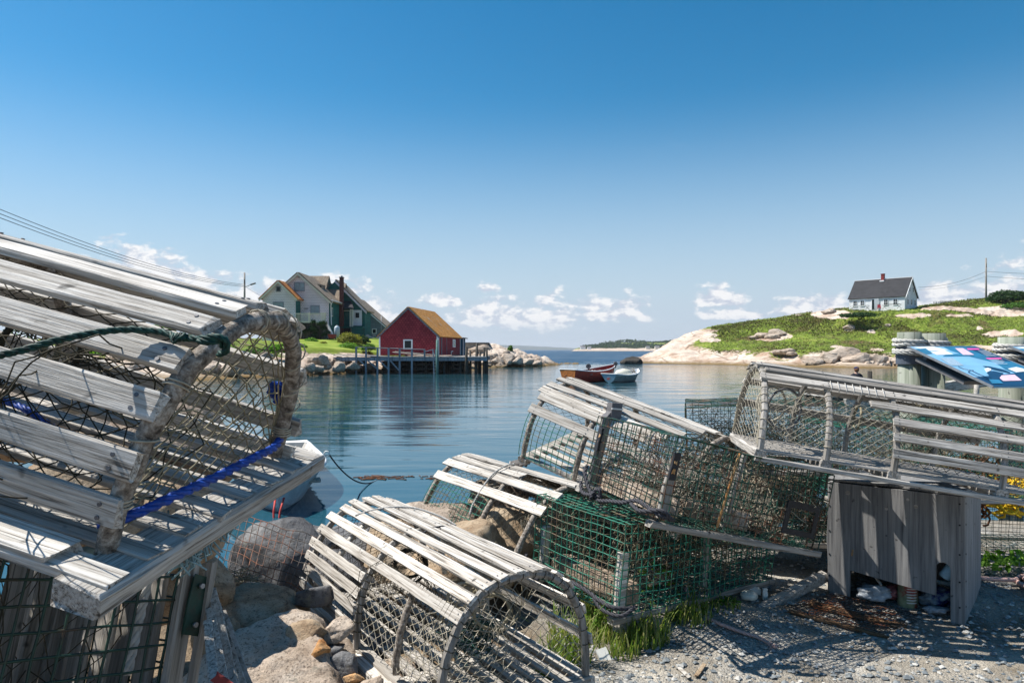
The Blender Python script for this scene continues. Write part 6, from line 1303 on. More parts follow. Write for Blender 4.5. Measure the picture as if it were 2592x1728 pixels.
m = rope(pts, .0055); rope([loc(T3M, .80 + .012 * math.cos(a), -.17 + .014 * math.sin(a), .48 + .01 * math.sin(2 * a)) for a in [i * .8 for i in range(8)]], .005, m); tag(m.build('hanging_rope', M['white_rope']), 'pale cord hanging from the glove down the side of the tilted middle trap', 'rope')
# --- T4 upper middle trap
T4M = MX((.572, 3.278, .512), (-.758, .59, .277), (.643, .746, .171), (.106, -.308, .945), 1.08); T4M = frame(T4M.translation, (-.758, .59, .277), (.106, -.308, .945))
t4, hp4 = wood_trap('arched_wooden_trap', 'bleached arched trap with green mesh side, highest of the two behind the wire traps', T4M, -.28, .745, .65, .365, 2.458, -1, [-.24, .37, .73], [(.72, -.3, .77), (1.0, .0, .76), (1.17, -.04, .79), (1.38, -.1, .78), (1.60, -.16, .79), (1.78, -.2, .77), (1.98, -.2, .76), (2.3, -.3, .75)], (.06, .04), hr=.016, slat_w=.052, slat_t=.011, seed=17,
    nets=(('side', .38, .72, .7, 2.9, 12, 30, .0012, 'twine_dark'), ('side', -.24, .36, .3, 2.9, 16, 30, .0012, 'twine_pale'), ('funnel', .3, .3, -.1, .3, .18, .06, 12, .0013, 'twine_pale')))
side_mesh(t4, hp4, .38, .76, .0, .74, .040, .0021, 'teal_wire', rng, .012, .36)
p = loc(T4M, .28, -.16, .395); e = empty('trap_foot', 'grey plastic cap with a pale stripe standing on the slats of the upper middle trap', 'plastic cap', loc=p); e.rotation_euler = (0, .1, .4)
m = MB(); m.add([(-.035, -.03, 0), (.03, -.03, 0), (.03, .03, 0), (-.035, .03, 0), (-.03, -.025, .085), (.035, -.025, .085), (.035, .025, .085), (-.03, .025, .085)], [(3, 2, 1, 0), (0, 1, 5, 4), (1, 2, 6, 5), (2, 3, 7, 6), (3, 0, 4, 7), (4, 5, 6, 7)]); m.plank((-.06, 0, -.01), (-.02, 0, .03), (0, 1, 0), .05, .03, 4, .003); m.build('cap_body', M['grey_plastic'], e); m = MB(); m.bx(-.034, .036, -.0335, -.028, .05, .058); m.build('stripe', M['white_plastic'], e)
# --- T6 right hand trap
T6M = frame((1.083, 3.024, .833), (.978, -.146, -.15), (.151, -.005, .989))
sl6 = [(.98, -.01, 1.2, .042), (1.17, .02, 1.2, .036), (1.36, -.01, 1.2, .04), (1.55, .01, 1.2, .036), (1.74, -.01, 1.2, .04), (1.95, -.01, 1.2, .04), (2.3, 0, 1.2, .04), (2.7, 0, 1.2, .04), (.76, .46, 1.2, .036), (.55, .55, 1.2, .036), (.36, .55, 1.2, .036), (.17, .55, 1.2, .04)]
t6, hp6 = wood_trap('arched_wooden_trap', 'grey arched trap lying across the plywood box and the wire traps at the right', T6M, 0, 1.2, .64, .355, 2.1, 1, [.012, .29, .57, 1.0], sl6, (.05, .045), mt=('ash_x', 'ash_y', 'grey_z'), hoop_mt='dull_z', hr=.0145, slat_w=.036, slat_t=.014, seed=19, floor=9, hoop_flat=True,
    nets=(('end', .0, 16, 20, -.01, .0013, 'twine_pale'), ('side', .02, .56, .06, .9, 26, 18, .0011, 'twine_pale'), ('side', .6, 1.18, .06, 3.0, 26, 40, .0012, 'twine_dark'), ('funnel', .28, .12, .12, .4, .16, .09, 10, .0013, 'twine_pale'), ('funnel', .8, .3, .5, .32, .2, .06, 12, .0013, 'twine')))
m = MB(); m.plank((-.01, -.005, -.012), (1.2, -.005, -.012), (0, 1, 0), .03, .022, 14, .001, rng); m.plank((-.01, .64, -.012), (1.2, .64, -.012), (0, 1, 0), .03, .022, 14, .001, rng); m.build('base_rail', M['ash_x'], t6)
m = MB(); m.tube([(.16 + .085 * math.cos(a), .30 + .03 * math.cos(a), .21 + .10 * math.sin(a)) for a in [i * .26 for i in range(24)]], .006, 7, closed=True); m.build('entrance_ring', M['grey_plastic'], t6)
m = MB(); y, z, d = hp6(.98, .02)
for k in range(8): x = .30 + k * .032 + .004 * nz(k * 2.1); m.tube([Vector((x, y, z)) + d * q + Vector((0, a_, b_)) for q, a_, b_ in ((-.026, .0, -.008), (-.02, -.006, .004), (.018, .0, .012))], .0018, 5)
m.build('lacing', M['white_rope'], t6)
m = MB()
for k in range(10): y, z, d = hp6(.12 + k * .085); wrap(m, (.29, y, z), d, .0155, 1.1, .002, .0018, rr_, 9)
for k in range(26): y, z, d = hp6(.1 + k * .115); wrap(m, (.012, y, z), d, .0155, 1.1, .002, .0018, rr_, 9)
tag(m.build('hoop_lacing', M['twine_pale'], t6), kind='stuff')
# --- wire traps behind
B1M = frame((1.03, 4.02, .60), (.96, -.25, .03), (0, 0, 1)); wire_trap('wire_trap', 'green wire trap on top of the rear stack behind the wooden traps', B1M, .9, .6, .36, .04, .0016, 1, 'mid_wire', 21, .02, tn='twine_dark')
B0M = frame((1.0, 4.05, .20), (.96, -.2, .0), (0, 0, 1)); wire_trap('wire_trap', 'green wire trap at the bottom of the rear stack at the water edge', B0M, 1.0, .6, .36, .04, .0016, 1, 'green_wire', 22, .015, tn='twine_dark')
B2M = frame((1.75, 3.72, .50), (.96, .05, -.02), (0, 0, 1)); wire_trap('wire_trap', 'green wire trap seen through the netting behind the right hand wooden trap', B2M, 1.15, .55, .38, .04, .0016, 1, 'teal_wire', 23, .02)
B3M = frame((1.8, 4.3, .06), (.98, .1, 0), (0, 0, 1)); wire_trap('wire_trap', 'wire trap low in the shade behind the plywood box', B3M, 1.0, .5, .38, .045, .0016, 1, 'green_wire', 24, .015)
# --- plywood box with junk
BM = frame((2.144, 3.233, 0), (-.755, .656, 0)); bxo = empty('plywood_box', 'grey plywood box with an arched notch, standing on the gravel under the right hand trap', 'box', M=BM); L, Wd, H = .62, .56, .605
import bmesh
def cutpanel(outline, th, name, mt, par, conv):
    bm = bmesh.new(); vs = [bm.verts.new(conv(a, b_, 0)) for a, b_ in outline]; f = bm.faces.new(vs); r_ = bmesh.ops.extrude_face_region(bm, geom=[f]); off = Vector(conv(0, 0, th)) - Vector(conv(0, 0, 0))
    bmesh.ops.translate(bm, verts=[v for v in r_['geom'] if isinstance(v, bmesh.types.BMVert)], vec=off); bmesh.ops.triangulate(bm, faces=bm.faces[:]); bmesh.ops.recalc_face_normals(bm, faces=bm.faces[:]); me = bpy.data.meshes.new(name); bm.to_mesh(me); bm.free(); me.materials.append(M[mt]); o = bpy.data.objects.new(name, me); col.objects.link(o); o.parent = par; return o
arch = [(.070 + .028 + .028 * math.cos(a), .245 + .028 * math.sin(a)) for a in [math.pi * k / 8 for k in range(9)]]
front = [(0, 0), (.07, 0)] + [(.07, .245)] + arch[::-1][1:-1] + [(.126, .245), (.126, .10), (.52, .165), (.52, .02), (.62, .02), (.615, H - .01), (.3, H - .002), (.0, H)]
front = [(0, 0), (.055, 0), (.055, .25)] + [(.055 + .030 - .030 * math.cos(a), .25 + .030 * math.sin(a)) for a in [math.pi * k / 8 for k in range(1, 8)]] + [(.115, .25), (.115, .115), (.50, .155), (.50, .015), (.60, .0), (.615, .30), (.60, H - .004), (.3, H - .002), (.0, H)]
fp = cutpanel(front, .014, 'front_panel', 'ply', bxo, lambda a, b_, c: (a, -c * -1 * -1 + .0 if False else c * -1 + .014, b_))
sidep = [(0, 0), (0, H - .01), (.26, H - .015), (.50, H - .015), (.50, .10), (.22, .0)]
cutpanel([(0, 0), (0, H - .005), (Wd - .03, H - .008), (Wd - .03, .05), (.38, .02)], .014, 'side_panel', 'ply', bxo, lambda a, b_, c: (.012 - c, -a - .0006, b_))
m = MB(); m.bx(.60, .614, -Wd, -.003, .02, H - .01); m.build('side_panel', M['ply'], bxo); m = MB(); m.bx(.0, .60, -Wd, -Wd + .014, .03, H - .01); m.build('back_panel', M['ply'], bxo)
m = MB(); m.plank((.0, -.28, H + .009), (.61, -.28, H + .009), (0, 1, 0), Wd, .014, 4, .001, rng); m.build('top_board', M['ply'], bxo)
m = MB(); m.bx(.004, .04, -.04, -.004, .0, H - .02); m.build('corner_post', M['dull_z'], bxo); m = MB(); m.bx(.56, .596, -.04, -.004, .0, H - .02); m.build('corner_post', M['dull_z'], bxo)
m = MB(); rr_ = random.Random(6)
for z in (.08, .2, .33, .47, .57):
    m.tube([(.018, .014, z), (.018, .0165, z)], .0045, 8); m.tube([(.60, .014, z * .95 + .03), (.60, .0165, z * .95 + .03)], .0045, 8); m.tube([(-.0018, -.02, z), (-.0042, -.02, z)], .0045, 8)
m.build('screw', M['rubber'], fp)
m = MB()
for (a, z, r) in ((.51, .555, .012), (.33, .50, .008), (.20, .53, .010), (.235, .56, .007), (.42, .53, .006)): m.tube([(a, .0138, z), (a, .0148, z)], r, 10)
m.build('knot', M['dull'], fp)
m = MB(); m.plank((.49, .0143, .235), (.485, .0143, .265), (1, 0, 0), .008, .001, 2, 0, rng); m.build('rust_stain', M['orange_rock'], fp)
GJ = 'rubbish stuffed under the plywood box'
c_ = loc(BM, .255, -.09, 0); e = empty('paint_can', 'rusty red and green paint can standing under the box front', 'can', GJ, loc=c_); m = MB(); m.tube([(0, 0, 0), (0, 0, .004), (0, 0, .135), (0, 0, .139)], [.044, .046, .046, .044], 20); m.build('can_body', rusty('can_label', (.30, .33, .20), (.35, .04, .03), .5, .5, 9), e)
m = MB()
for k in range(7): m.tube([(.0465 * math.cos(a) , .0465 * math.sin(a), .03 + k * .014) for a in [-2.2 + i * .15 for i in range(8)]], .003, 5)
m.build('label_print', M['white_plastic'], e)
c_ = loc(BM, .09, -.055, .19); e = empty('spray_can', 'tilted light blue can behind the arched notch', 'can', GJ, loc=c_); e.rotation_euler = (.25, .45, 0); m = MB(); m.tube([(0, 0, 0), (0, 0, .003), (0, 0, .14), (0, 0, .155)], [.026, .028, .028, .012], 16); m.build('can_body', plain('pale_blue_can', (.35, .55, .66), .4, .4, .3, 40), e); m = MB(); m.tube([(0, 0, .155), (0, 0, .17)], .01, 10); m.build('nozzle', M['white_plastic'], e)
def crumple(name, label, c, size, seed, mt, cat='rubbish'):
    me = rockmesh(name, seed, 4, 16, .5, .25, size, mt, 2.5); o = bpy.data.objects.new(name, me); col.objects.link(o); o.location = c; return tag(o, label, cat, GJ)
bag = plain('crumpled_grey_bag', (.34, .37, .40), .35, .5, .5, 30); crumple('plastic_bag', 'crumpled grey plastic bag spilling from under the left of the box', loc(BM, .40, -.03, .05), (.10, .075, .045), 3, bag, 'bag')
crumple('pink_bag', 'faded pink crumpled bag beside the rusty can', loc(BM, .33, -.10, .05), (.07, .06, .05), 4, plain('faded_pink_bag', (.35, .12, .12), .5, .4, .5, 30), 'bag')
crumple('blue_rag', 'dark blue rag with an orange fold under the notch', loc(BM, .13, -.12, .06), (.09, .08, .065), 6, rusty('striped_rag', (.02, .03, .16), (.20, .28, .34), .5, .7, 14), 'rag')
crumple('striped_bottle', 'grey blue plastic bottle lying on the gravel behind the right box leg', loc(BM, .12, -.03, .03), (.075, .03, .026), 8, plain('greyish_bottle', (.30, .35, .40), .4, .4, .4, 20), 'bottle')
m = MB(); m.plank(loc(BM, .53, -.2, .2), loc(BM, .36, -.02, .1), (0, 0, 1), .012, .008, 4, .001, rng); tag(m.build('splinter', M['pale']), 'thin pale splinter poking out under the left of the box', 'stick', GJ)
# --- gravel side items
m = MB(); m.plank(A(1560, 1580, 2.98), A(1880, 1560, 3.5), (0, 0, 1), .05, .05, 12, .003, rng); tag(m.build('timber_beam', M['dull']), 'grey timber beam under the front of the lower wire trap', 'beam')
m = MB(); m.plank(A(1925, 1545, 3.35), A(2085, 1458, 3.68), (.3, 0, 1), .055, .05, 8, .003, rng); tag(m.build('leaning_plank', M['dull']), 'thick weathered plank sloping up against the left leg of the box', 'plank')
def gp(px, py):
    Y = EYE * F / (py - CY); x = (px - CX) / F * Y; return Vector((x, Y, gz(x, Y)))
m = MB(); c0, c1, c2 = gp(1975, 1530), gp(2230, 1560), gp(2080, 1590); u = (gp(2200, 1585) - gp(1960, 1540)); v = gp(2110, 1500) - gp(1990, 1545); o_ = gp(1985, 1565); rr_ = random.Random(44)
for i in range(22): m.tube([o_ + u * (i / 21) + v * (k / 10) + Vector((0, 0, .022 + .01 * nz(i * .3, k * .4))) for k in range(11)], .0017, 4)
for k in range(12): m.tube([o_ + u * (i / 21) + v * (k / 11) + Vector((0, 0, .024 + .01 * nz(i * .3, k * .4))) for i in range(22)], .0017, 4)
tag(m.build('rusty_grid', M['rust_wire']), 'rusted square wire grid lying flat in front of the box', 'wire grid')
m = MB(); m.plank(o_ + u * .05 + Vector((0, 0, .01)), o_ + u * 1.05 + Vector((0, 0, .012)), (0, 1, 0), .03, .010, 8, .003, rr_); m.plank(o_ + v * .5 + Vector((0, 0, .008)), o_ + u + v * .5 + Vector((0, 0, .008)), (0, 1, 0), .07, .012, 8, .003, rr_); tag(m.build('broken_board', plain('rotten_brown_board', (.20, .12, .07), .9, .1, .5, 30)), 'rotten brown board under the rusted grid', 'board')
pts = [gp(x, y) + Vector((0, 0, h)) for x, y, h in ((1735, 1565, .09), (1760, 1588, .03), (1790, 1602, .012), (1830, 1618, .012), (1880, 1630, .012), (1920, 1640, .012), (1965, 1662, .014))]
m = rope(pts, .0085); tangle(m, gp(1962, 1660) + Vector((0, 0, .015)), (.03, .02, .012), 10, .002, rr_, 8); tag(m.build('frayed_white_rope', M['pink_rope']), 'pinkish white rope with a frayed end trailing over the gravel', 'rope')
for i, (a, b_, lb) in enumerate((((1718, 1703), (1745, 1728), 'pale wood chip lying left on the gravel at the bottom edge'), ((1762, 1722), (1784, 1698), 'orange tinted wood chip lying right of the pale one on the gravel'))):
    m = MB(); m.plank(gp(*a) + Vector((0, 0, .01)), gp(*b_) + Vector((0, 0, .014)), (1, 0, 0), .016, .005, 4, .001, rr_); tag(m.build('wood_chip', M['pale'] if i == 0 else M['brown_rock']), lb, 'wood chip')
c_ = gp(1527, 1672); m = MB(); u_ = Vector((.045, .01, .01)); v_ = Vector((-.02, .03, .045)); n_ = u_.cross(v_).normalized() * .012
vs = [c_ + Vector((0, 0, .01)) + u_ * a + v_ * b_ + n_ * c for a in (-.5, .5) for b_ in (-.5, .5) for c in (0, 1)]; m.add(vs, [(0, 1, 3, 2), (4, 6, 7, 5), (0, 4, 5, 1), (2, 3, 7, 6), (0, 2, 6, 4), (1, 5, 7, 3)]); tag(m.build('white_carton', M['white_plastic']), 'crumpled white carton in the grass at the right foot of the centre trap', 'carton')
GJ = None
cl = plain('cloudy_plastic', (.55, .56, .50), .15, .6, .3, 30); me = rockmesh('clear_jar', 12, 4, 5, .85, .05, (.045, .035, .028), cl); o = bpy.data.objects.new('plastic_jar', me); col.objects.link(o); o.location = gp(1895, 1548) + Vector((0, 0, .03)); tag(o, 'cloudy plastic jar lying by the foot of the lower wire trap', 'jar')
c_ = gp(1930, 1535); m = MB(); m.plank(c_ + Vector((-.06, .04, .03)), c_ + Vector((.0, .04, .03)), (0, 0, 1), .035, .03, 4, .003, rr_); m.plank(c_ + Vector((.012, .0, .0)), c_ + Vector((.012, .0, .06)), (1, 0, 0), .022, .02, 4, .003, rr_); tag(m.build('foam_block', M['white_plastic']), 'broken white foam block under the right end of the lower wire trap', 'foam block')
# --- rope heaps at the right edge
rr_ = random.Random(50); m = MB(); tangle(m, (2.72, 4.0, .62), (.13, .12, .10), 18, .006, rr_, 16); tangle(m, (2.66, 3.85, .42), (.04, .04, .16), 8, .006, rr_, 14); tag(m.build('brown_rope_tangle', M['brown_rope']), 'tangled brown rope hanging in a knot behind the box', 'rope')
m = MB(); tangle(m, (3.12, 4.25, .42), (.38, .25, .09), 60, .008, rr_, 18); tag(m.build('yellow_rope_heap', M['yellow_rope']), 'heap of bright yellow rope on the quay behind the box', 'rope')
wire_trap('wire_trap', 'wire trap under the heap of yellow rope', frame((2.75, 4.3, .02), (.99, -.1, 0), (0, 0, 1)), .9, .5, .33, .045, .0016, 1, 'dark_wire', 27, .01, nets=False)
m = MB(); c_ = Vector((2.98, 3.72, 0))
for k in range(3): R_ = .20 - k * .02; m.tube([c_ + Vector((R_ * math.cos(a) + .02 * k, R_ * .8 * math.sin(a), gz(2.98, 3.72) + .02 + .018 * k)) for a in [i * .25 for i in range(25)]], .013, 8, closed=True)
m.tube([c_ + Vector((-.2, .05, .03)), c_ + Vector((-.32, .10, .02)), c_ + Vector((-.5, .15, .02))], .012, 8); tag(m.build('hose_coil', M['pink_rope']), 'coil of pale pink hose on the gravel at the right edge', 'hose')
m = MB(); tangle(m, (3.02, 3.76, .04), (.10, .08, .025), 26, .006, rr_, 14); tag(m.build('orange_rope_heap', M['orange_rope']), 'small heap of orange rope inside the hose coil', 'rope')
# --- rusty wire panel over the grey rock
m = MB(); c00, c10, c01, c11 = A(585, 1290, 3.15), A(812, 1362, 3.0), A(540, 1472, 2.75), A(747, 1568, 2.6); nx, ny = 14, 9
def PP(i, k): s_, t = i / nx, k / ny; return c00.lerp(c10, s_).lerp(c01.lerp(c11, s_), t) + Vector((0, -.01, .02 * nz(i * .3, k * .5, 2)))
for i in range(nx + 1): m.tube([PP(i, k) for k in range(ny + 1)], .0019, 5)
for k in range(ny + 1): m.tube([PP(i, k) for i in range(nx + 1)], .0019, 5)
tag(m.build('rusty_mesh_panel', M['rust_wire']), 'rusted square mesh panel leaning over the grey slate boulder', 'wire mesh')
fboulder('slate_boulder', 'large grey slate boulder behind the rusted mesh panel', A(705, 1450, 3.3) + Vector((0, .05, -.02)), (.27, .28, .29), 81, 'slate', .42, .05, rz=.3, planes=8)
fboulder('slate_boulder', 'flat grey slate boulder top to the right of the large one', A(770, 1375, 3.5) + Vector((0, .05, -.08)), (.22, .2, .15), 82, 'slate', .42, .05, planes=8)
fboulder('tan_boulder', 'brown boulder in the shade of the mesh panel', A(640, 1570, 2.55) + Vector((0, .05, -.05)), (.20, .20, .17), 83, 'brown_rock', .7)
fboulder('tan_boulder', 'big pitted tan boulder at the bottom of the picture beside the laths', A(715, 1775, 2.12) + Vector((-.03, .08, -.03)), (.30, .34, .25), 84, 'tan_granite', .60, .10, planes=12)
for i, (px, py, Y, s_, mt, lb) in enumerate(((790, 1500, 2.6, .09, 'slate', 'dark slate stone in the hollow behind the tan boulder'), (850, 1590, 2.35, .075, 'tan_granite', 'tan stone wedged under the left rail of the centre trap'), (868, 1680, 2.2, .07, 'slate', 'blue grey angular stone right of the tan boulder'), (897, 1712, 2.15, .04, 'orange_rock', 'small orange stone under the centre trap rail'), (925, 1740, 2.1, .085, 'tan_granite', 'tan stone at the bottom edge under the trap rail'), (812, 1640, 2.2, .06, 'orange_rock', 'orange brown broken stone beside the tan boulder'), (775, 1600, 2.3, .08, 'brown_rock', 'brown stone behind the tan boulder top'), (850, 1640, 2.3, .05, 'slate', 'small slate stone among the orange ones'),
      (960, 1640, 2.5, .09, 'slate', 'dark stone below the middle of the centre trap'), (1000, 1690, 2.35, .09, 'tan_granite', 'tan stone below the open half of the centre trap'), (720, 1600, 2.5, .09, 'slate', 'slate stone under the lower edge of the mesh panel'), (565, 1600, 2.3, .12, 'brown_rock', 'brown stone behind the lath bundle'))):
    fboulder('stone', lb, A(px, py, Y) + Vector((0, 0, -s_ * .1)), (s_ * .95, s_ * .8, s_ * .6), 90 + i, mt, .40, .07, 4, cat='stone', grp='stones on the near shore', rz=i)
for i, (px, py, Y, s_, mt, lb) in enumerate(((1120, 1345, 4.1, .25, 'pale_granite', 'pale rounded boulder behind the green mesh of the tilted middle trap'), (1245, 1300, 4.3, .27, 'pale_granite', 'large pale boulder seen through the netting of the tilted middle trap'), (1050, 1345, 4.2, .22, 'tan_granite', 'pale boulder at the water edge left of the green mesh'), (1000, 1430, 3.7, .30, 'brown_rock', 'brown boulder under the far end of the centre trap'), (1150, 1420, 3.5, .3, 'brown_rock', 'brown boulder between the centre trap and the tilted one'), (930, 1400, 3.9, .28, 'slate', 'dark boulder seen through the slats of the centre trap'),
      (1400, 1330, 4.2, .3, 'tan_granite', 'tan boulder under the upper middle trap'), (1290, 1400, 3.9, .32, 'brown_rock', 'brown boulder under the tilted middle trap beside the lower wire trap'), (1500, 1330, 4.6, .4, 'slate', 'dark boulder behind the corner of the upper wire trap'), (1750, 1300, 4.7, .4, 'slate', 'dark boulder behind the middle of the upper wire trap'), (1480, 1230, 4.7, .28, 'pale_granite', 'pale boulder behind the upper wire trap'), (1640, 1250, 4.6, .3, 'tan_granite', 'tan boulder in the middle behind the wire traps'), (1950, 1240, 4.3, .30, 'brown_rock', 'reddish boulder seen through the right part of the upper wire trap'), (1900, 1330, 4.1, .2, 'tan_granite', 'pinkish boulder behind the escape vent of the wire trap'), (860, 1470, 3.3, .2, 'slate', 'dark boulder left of the far end of the centre trap'),
      (400, 1150, 2.6, .30, 'pale_granite', 'pale boulder inside the view below the arched trap floor'), (200, 1250, 2.2, .30, 'brown_rock', 'brown boulder under the arched trap at the left edge'), (120, 1080, 2.9, .32, 'tan_granite', 'tan boulder behind the lower slats of the big arched trap'), (330, 1330, 2.3, .28, 'brown_rock', 'shaded brown boulder behind the heavy wire trap'), (470, 1500, 2.5, .17, 'brown_rock', 'brown boulder at the left of the mesh panel'))):
    fboulder('boulder', lb, A(px, py, Y), (s_ * 1.1, s_ * .95, s_ * .8), 120 + i, mt, .46, .07, 4, rz=i * .7)
# --- sign stands
SIGM = MX((3.49, 6.005, 1.327), (.997, .079, .002), (-.076, .951, .299), (.022, -.298, .954))
su, sv, sn = SIGM.col[0].to_3d(), SIGM.col[1].to_3d(), SIGM.col[2].to_3d(); sv = -sv
O_ = SIGM.translation
def sgn(zx, zy):
    """position on the panel face of a printed detail"""
    d = Vector((((2200 + zx / 5.6) - CX) / F, 1, -((820 + zy / 5.6) - CY) / F)); E0 = Vector((0, 0, EYE)); k = (O_ - E0).dot(sn) / d.dot(sn); p = E0 + d * k - O_; return (p.dot(su), p.dot(sv))
blue_panel = plain('light_blue_print', (.20, .42, .62), .3, .4, .15, 5); navy = plain('navy_print', (.012, .05, .11), .3, .4, .2, 8); midb = plain('mid_blue_print', (.03, .17, .30), .3, .4, .3, 9); pink = plain('pink_print', (.75, .10, .38), .3, .4, .05); whitep = plain('white_print', (.70, .78, .84), .3, .4, .08); palep = plain('pale_pink_print', (.72, .52, .62), .3, .4, .2, 40)
def sign(label, dx, first):
    Mx = Matrix((su, sv, su.cross(sv))).transposed().to_4x4(); Mx.translation = O_ + Vector((dx, 0, 0)); 
    if su.cross(sv).z < 0: pass
    e = empty('information_panel', label, 'sign', 'slanted information panels on post pairs', M=Mx); up_ = -1 if su.cross(sv).z < 0 else 1
    W_, L_ = .62, 1.0; m = MB(); m.bx(0, W_, 0, L_, -.012 * up_ if up_ > 0 else .0, 0 if up_ > 0 else .012); m.build('panel', blue_panel, e)
    m = MB(); z = -.014 * up_; m.bx(-.008, 0, -.005, L_, min(z, .004 * up_), max(z, .004 * up_)); m.bx(W_, W_ + .008, -.005, L_, min(z, .004 * up_), max(z, .004 * up_)); m.bx(-.008, W_ + .008, -.012, 0, min(z, .004 * up_), max(z, .004 * up_)); m.build('panel_edge', M['steel'], e)
    lay = [0]
    def pr(poly, mt, nm='print'):
        lay[0] += 1; m = MB(); k = (.0006 + .0003 * lay[0]) * up_; vs = [(max(.0, min(W_, a)), max(0, min(L_, b_)), k) for a, b_ in poly]; m.add(vs, [tuple(range(len(vs)))]); m.build(nm, mt, e)
    def Z(*pts): return [sgn(*p) for p in pts]
    pr([(.32, 0), (.62, 0), (.62, 1), (.44, 1), (.40, .62), (.45, .45), (.36, .3), (.30, .12)], midb, 'print_background')
    pr([(.50, .04), (.62, .02), (.62, .42), (.52, .42)], navy, 'print_text_block'); pr([(0, .80), (.28, .74), (.62, .66), (.62, 1), (0, 1)], navy, 'print_footer')
    pr([(.02, .02), (.22, .0), (.30, .10), (.12, .13)], whitep, 'print_cloud'); pr(Z((870, 400), (1060, 370), (1200, 430), (960, 440)), whitep, 'print_cloud'); pr(Z((600, 360), (800, 345), (900, 420), (760, 430)), midb, 'print_wave'); pr(Z((1040, 460), (1500, 455), (1300, 420), (1080, 440)), midb, 'print_wave')
    pr(Z((1000, 485), (1180, 480), (1340, 590), (1160, 590)), plain('grey_text_print', (.30, .42, .52), .4, .3, .4, 120), 'print_text_block')
    pr(Z((1215, 345), (1330, 345), (1490, 440), (1330, 440)), palep, 'print_photo'); pr(Z((1380, 348), (1545, 348), (1570, 368), (1400, 370)), pink, 'print_title_bar'); pr(Z((1650, 485), (1865, 482), (1885, 500), (1675, 503)), pink, 'print_title_bar')
    pr(Z((1800, 735), (2060, 722), (2165, 805), (1900, 812)), palep, 'print_photo'); pr(Z((1630, 640), (1720, 610), (1730, 660), (1660, 690)), whitep, 'print_hat'); pr(Z((1660, 690), (1760, 670), (1900, 700), (1830, 790), (1740, 790)), navy, 'print_figure'); pr(Z((1600, 600), (1700, 605), (1900, 650), (2000, 690), (1980, 700), (1760, 650)), navy, 'print_rope')
    pr(Z((1960, 640), (2080, 615), (2190, 640), (2195, 680), (2080, 690)), whitep, 'print_foam'); pr(Z((1690, 790), (1840, 795), (1900, 850), (1740, 850)), midb, 'print_wave')
    for cur in (((1260, 612), (1330, 640), (1450, 668), (1560, 720), (1690, 775)), ((1480, 668), (1420, 665), (1400, 690), (1500, 735), (1700, 800))):
        m = MB(); P3 = [sgn(*q) for q in cur]; lay[0] += 1; m.tube([(a, b_, (.0006 + .0003 * lay[0]) * up_) for a, b_ in P3], .0028, 4); m.build('print_rope', navy, e)
    for (x0, y0, n_, wd) in ((1540, 385, 6, 150), (1690, 515, 5, 180), (1860, 885, 1, 80), (1940, 925, 5, 120), (2080, 915, 5, 110)):
        for k in range(n_): a = sgn(x0 + k * 22, y0 + k * 15); b_ = sgn(x0 + k * 22 + wd * (1 if k % 3 else .8), y0 + k * 15 + 1); pr([(a[0], a[1]), (b_[0], a[1]), (b_[0], a[1] + .006), (a[0], a[1] + .006)], whitep, 'print_text_line')
    m = MB(); m.box((.30, .35, -.10 * up_), (.5, .6, .03)); m.box((.3, .12, -.05 * up_), (.44, .05, .09)); m.build('bracket', M['grey_plastic'], e)
    return e
sign('blue information panel with a fisherman picture, slanting down from the left pair of posts', 0, True)
sign('blue information panel cut by the right picture edge, on the third roped post', 2.02 - 1.12, False)
def rpost(label, x, y, top, r=.098, grp='roped timber posts by the panels'):
    e = empty('timber_post', label, 'post', grp, loc=(x, y, 0)); m = MB(); m.tube([(0, 0, -1.4), (0, 0, top - .25)], [r * .99, r * .96], 26); m.build('post_shaft', M['post_green'], e)
    m = MB(); m.tube([(0, 0, top - .27), (0, 0, top)], [r * 1.03, r * 1.0], 26); m.build('post_head', M['post_green'], e)
    m = MB(); m.tube([(0, 0, top - .29), (0, 0, top - .29), (0, 0, top - .07)], [r * 1.0, r * 1.12, r * 1.11], 30, cap=False, sm=False); cl_ = m.build('steel_collar', M['collar'], e); m = MB()
    for a in (-2.4, -1.2): m.tube([(r * 1.12 * math.cos(a), r * 1.12 * math.sin(a), top - .24), (r * 1.17 * math.cos(a), r * 1.17 * math.sin(a), top - .24)], .006, 6)
    m.build('bolt', M['steel'], cl_)
    m = MB(); pts = [(r * 1.26 * math.cos(a), r * 1.26 * math.sin(a), top - .055 - .040 * a / 6.283 - (.012 * math.sin(a * .5) if a > 10 else 0)) for a in [i * .35 for i in range(72)]]; rope(pts, .019, m, sub=2); m2 = m.build('rope_lashing', M['white_rope'], e); return e
M['post_green'] = wood('grey_green_post', (.16, .18, .15), (.27, .30, .24), (.40, .42, .36), 2, 22, b_=.3); M['collar'] = plain('shaded_blue_grey_steel', (.09, .105, .135), .6, .3, .15, 10)  # collar steel darkened: the panel's shade is put into its colour
rpost('left roped timber post standing behind the top of the fisherman panel', 3.62, 6.22, 1.46); rpost('second roped timber post, immediately right of the left one', 3.85, 6.24, 1.45); rpost('third roped timber post, cut by the right picture edge', 4.53, 6.2, 1.415)
m = MB(); m.plank((4.2, 8.6, .62), (6.2, 8.2, 1.02), (0, 0, 1), .14, .10, 10, .003, rng); m.tube([(5.6, 8.25, .5), (5.6, 8.22, .95)], .03, 6); tag(m.build('gangway_rail', M['pale']), 'pale plank rail of the gangway beyond the information panel', 'rail')
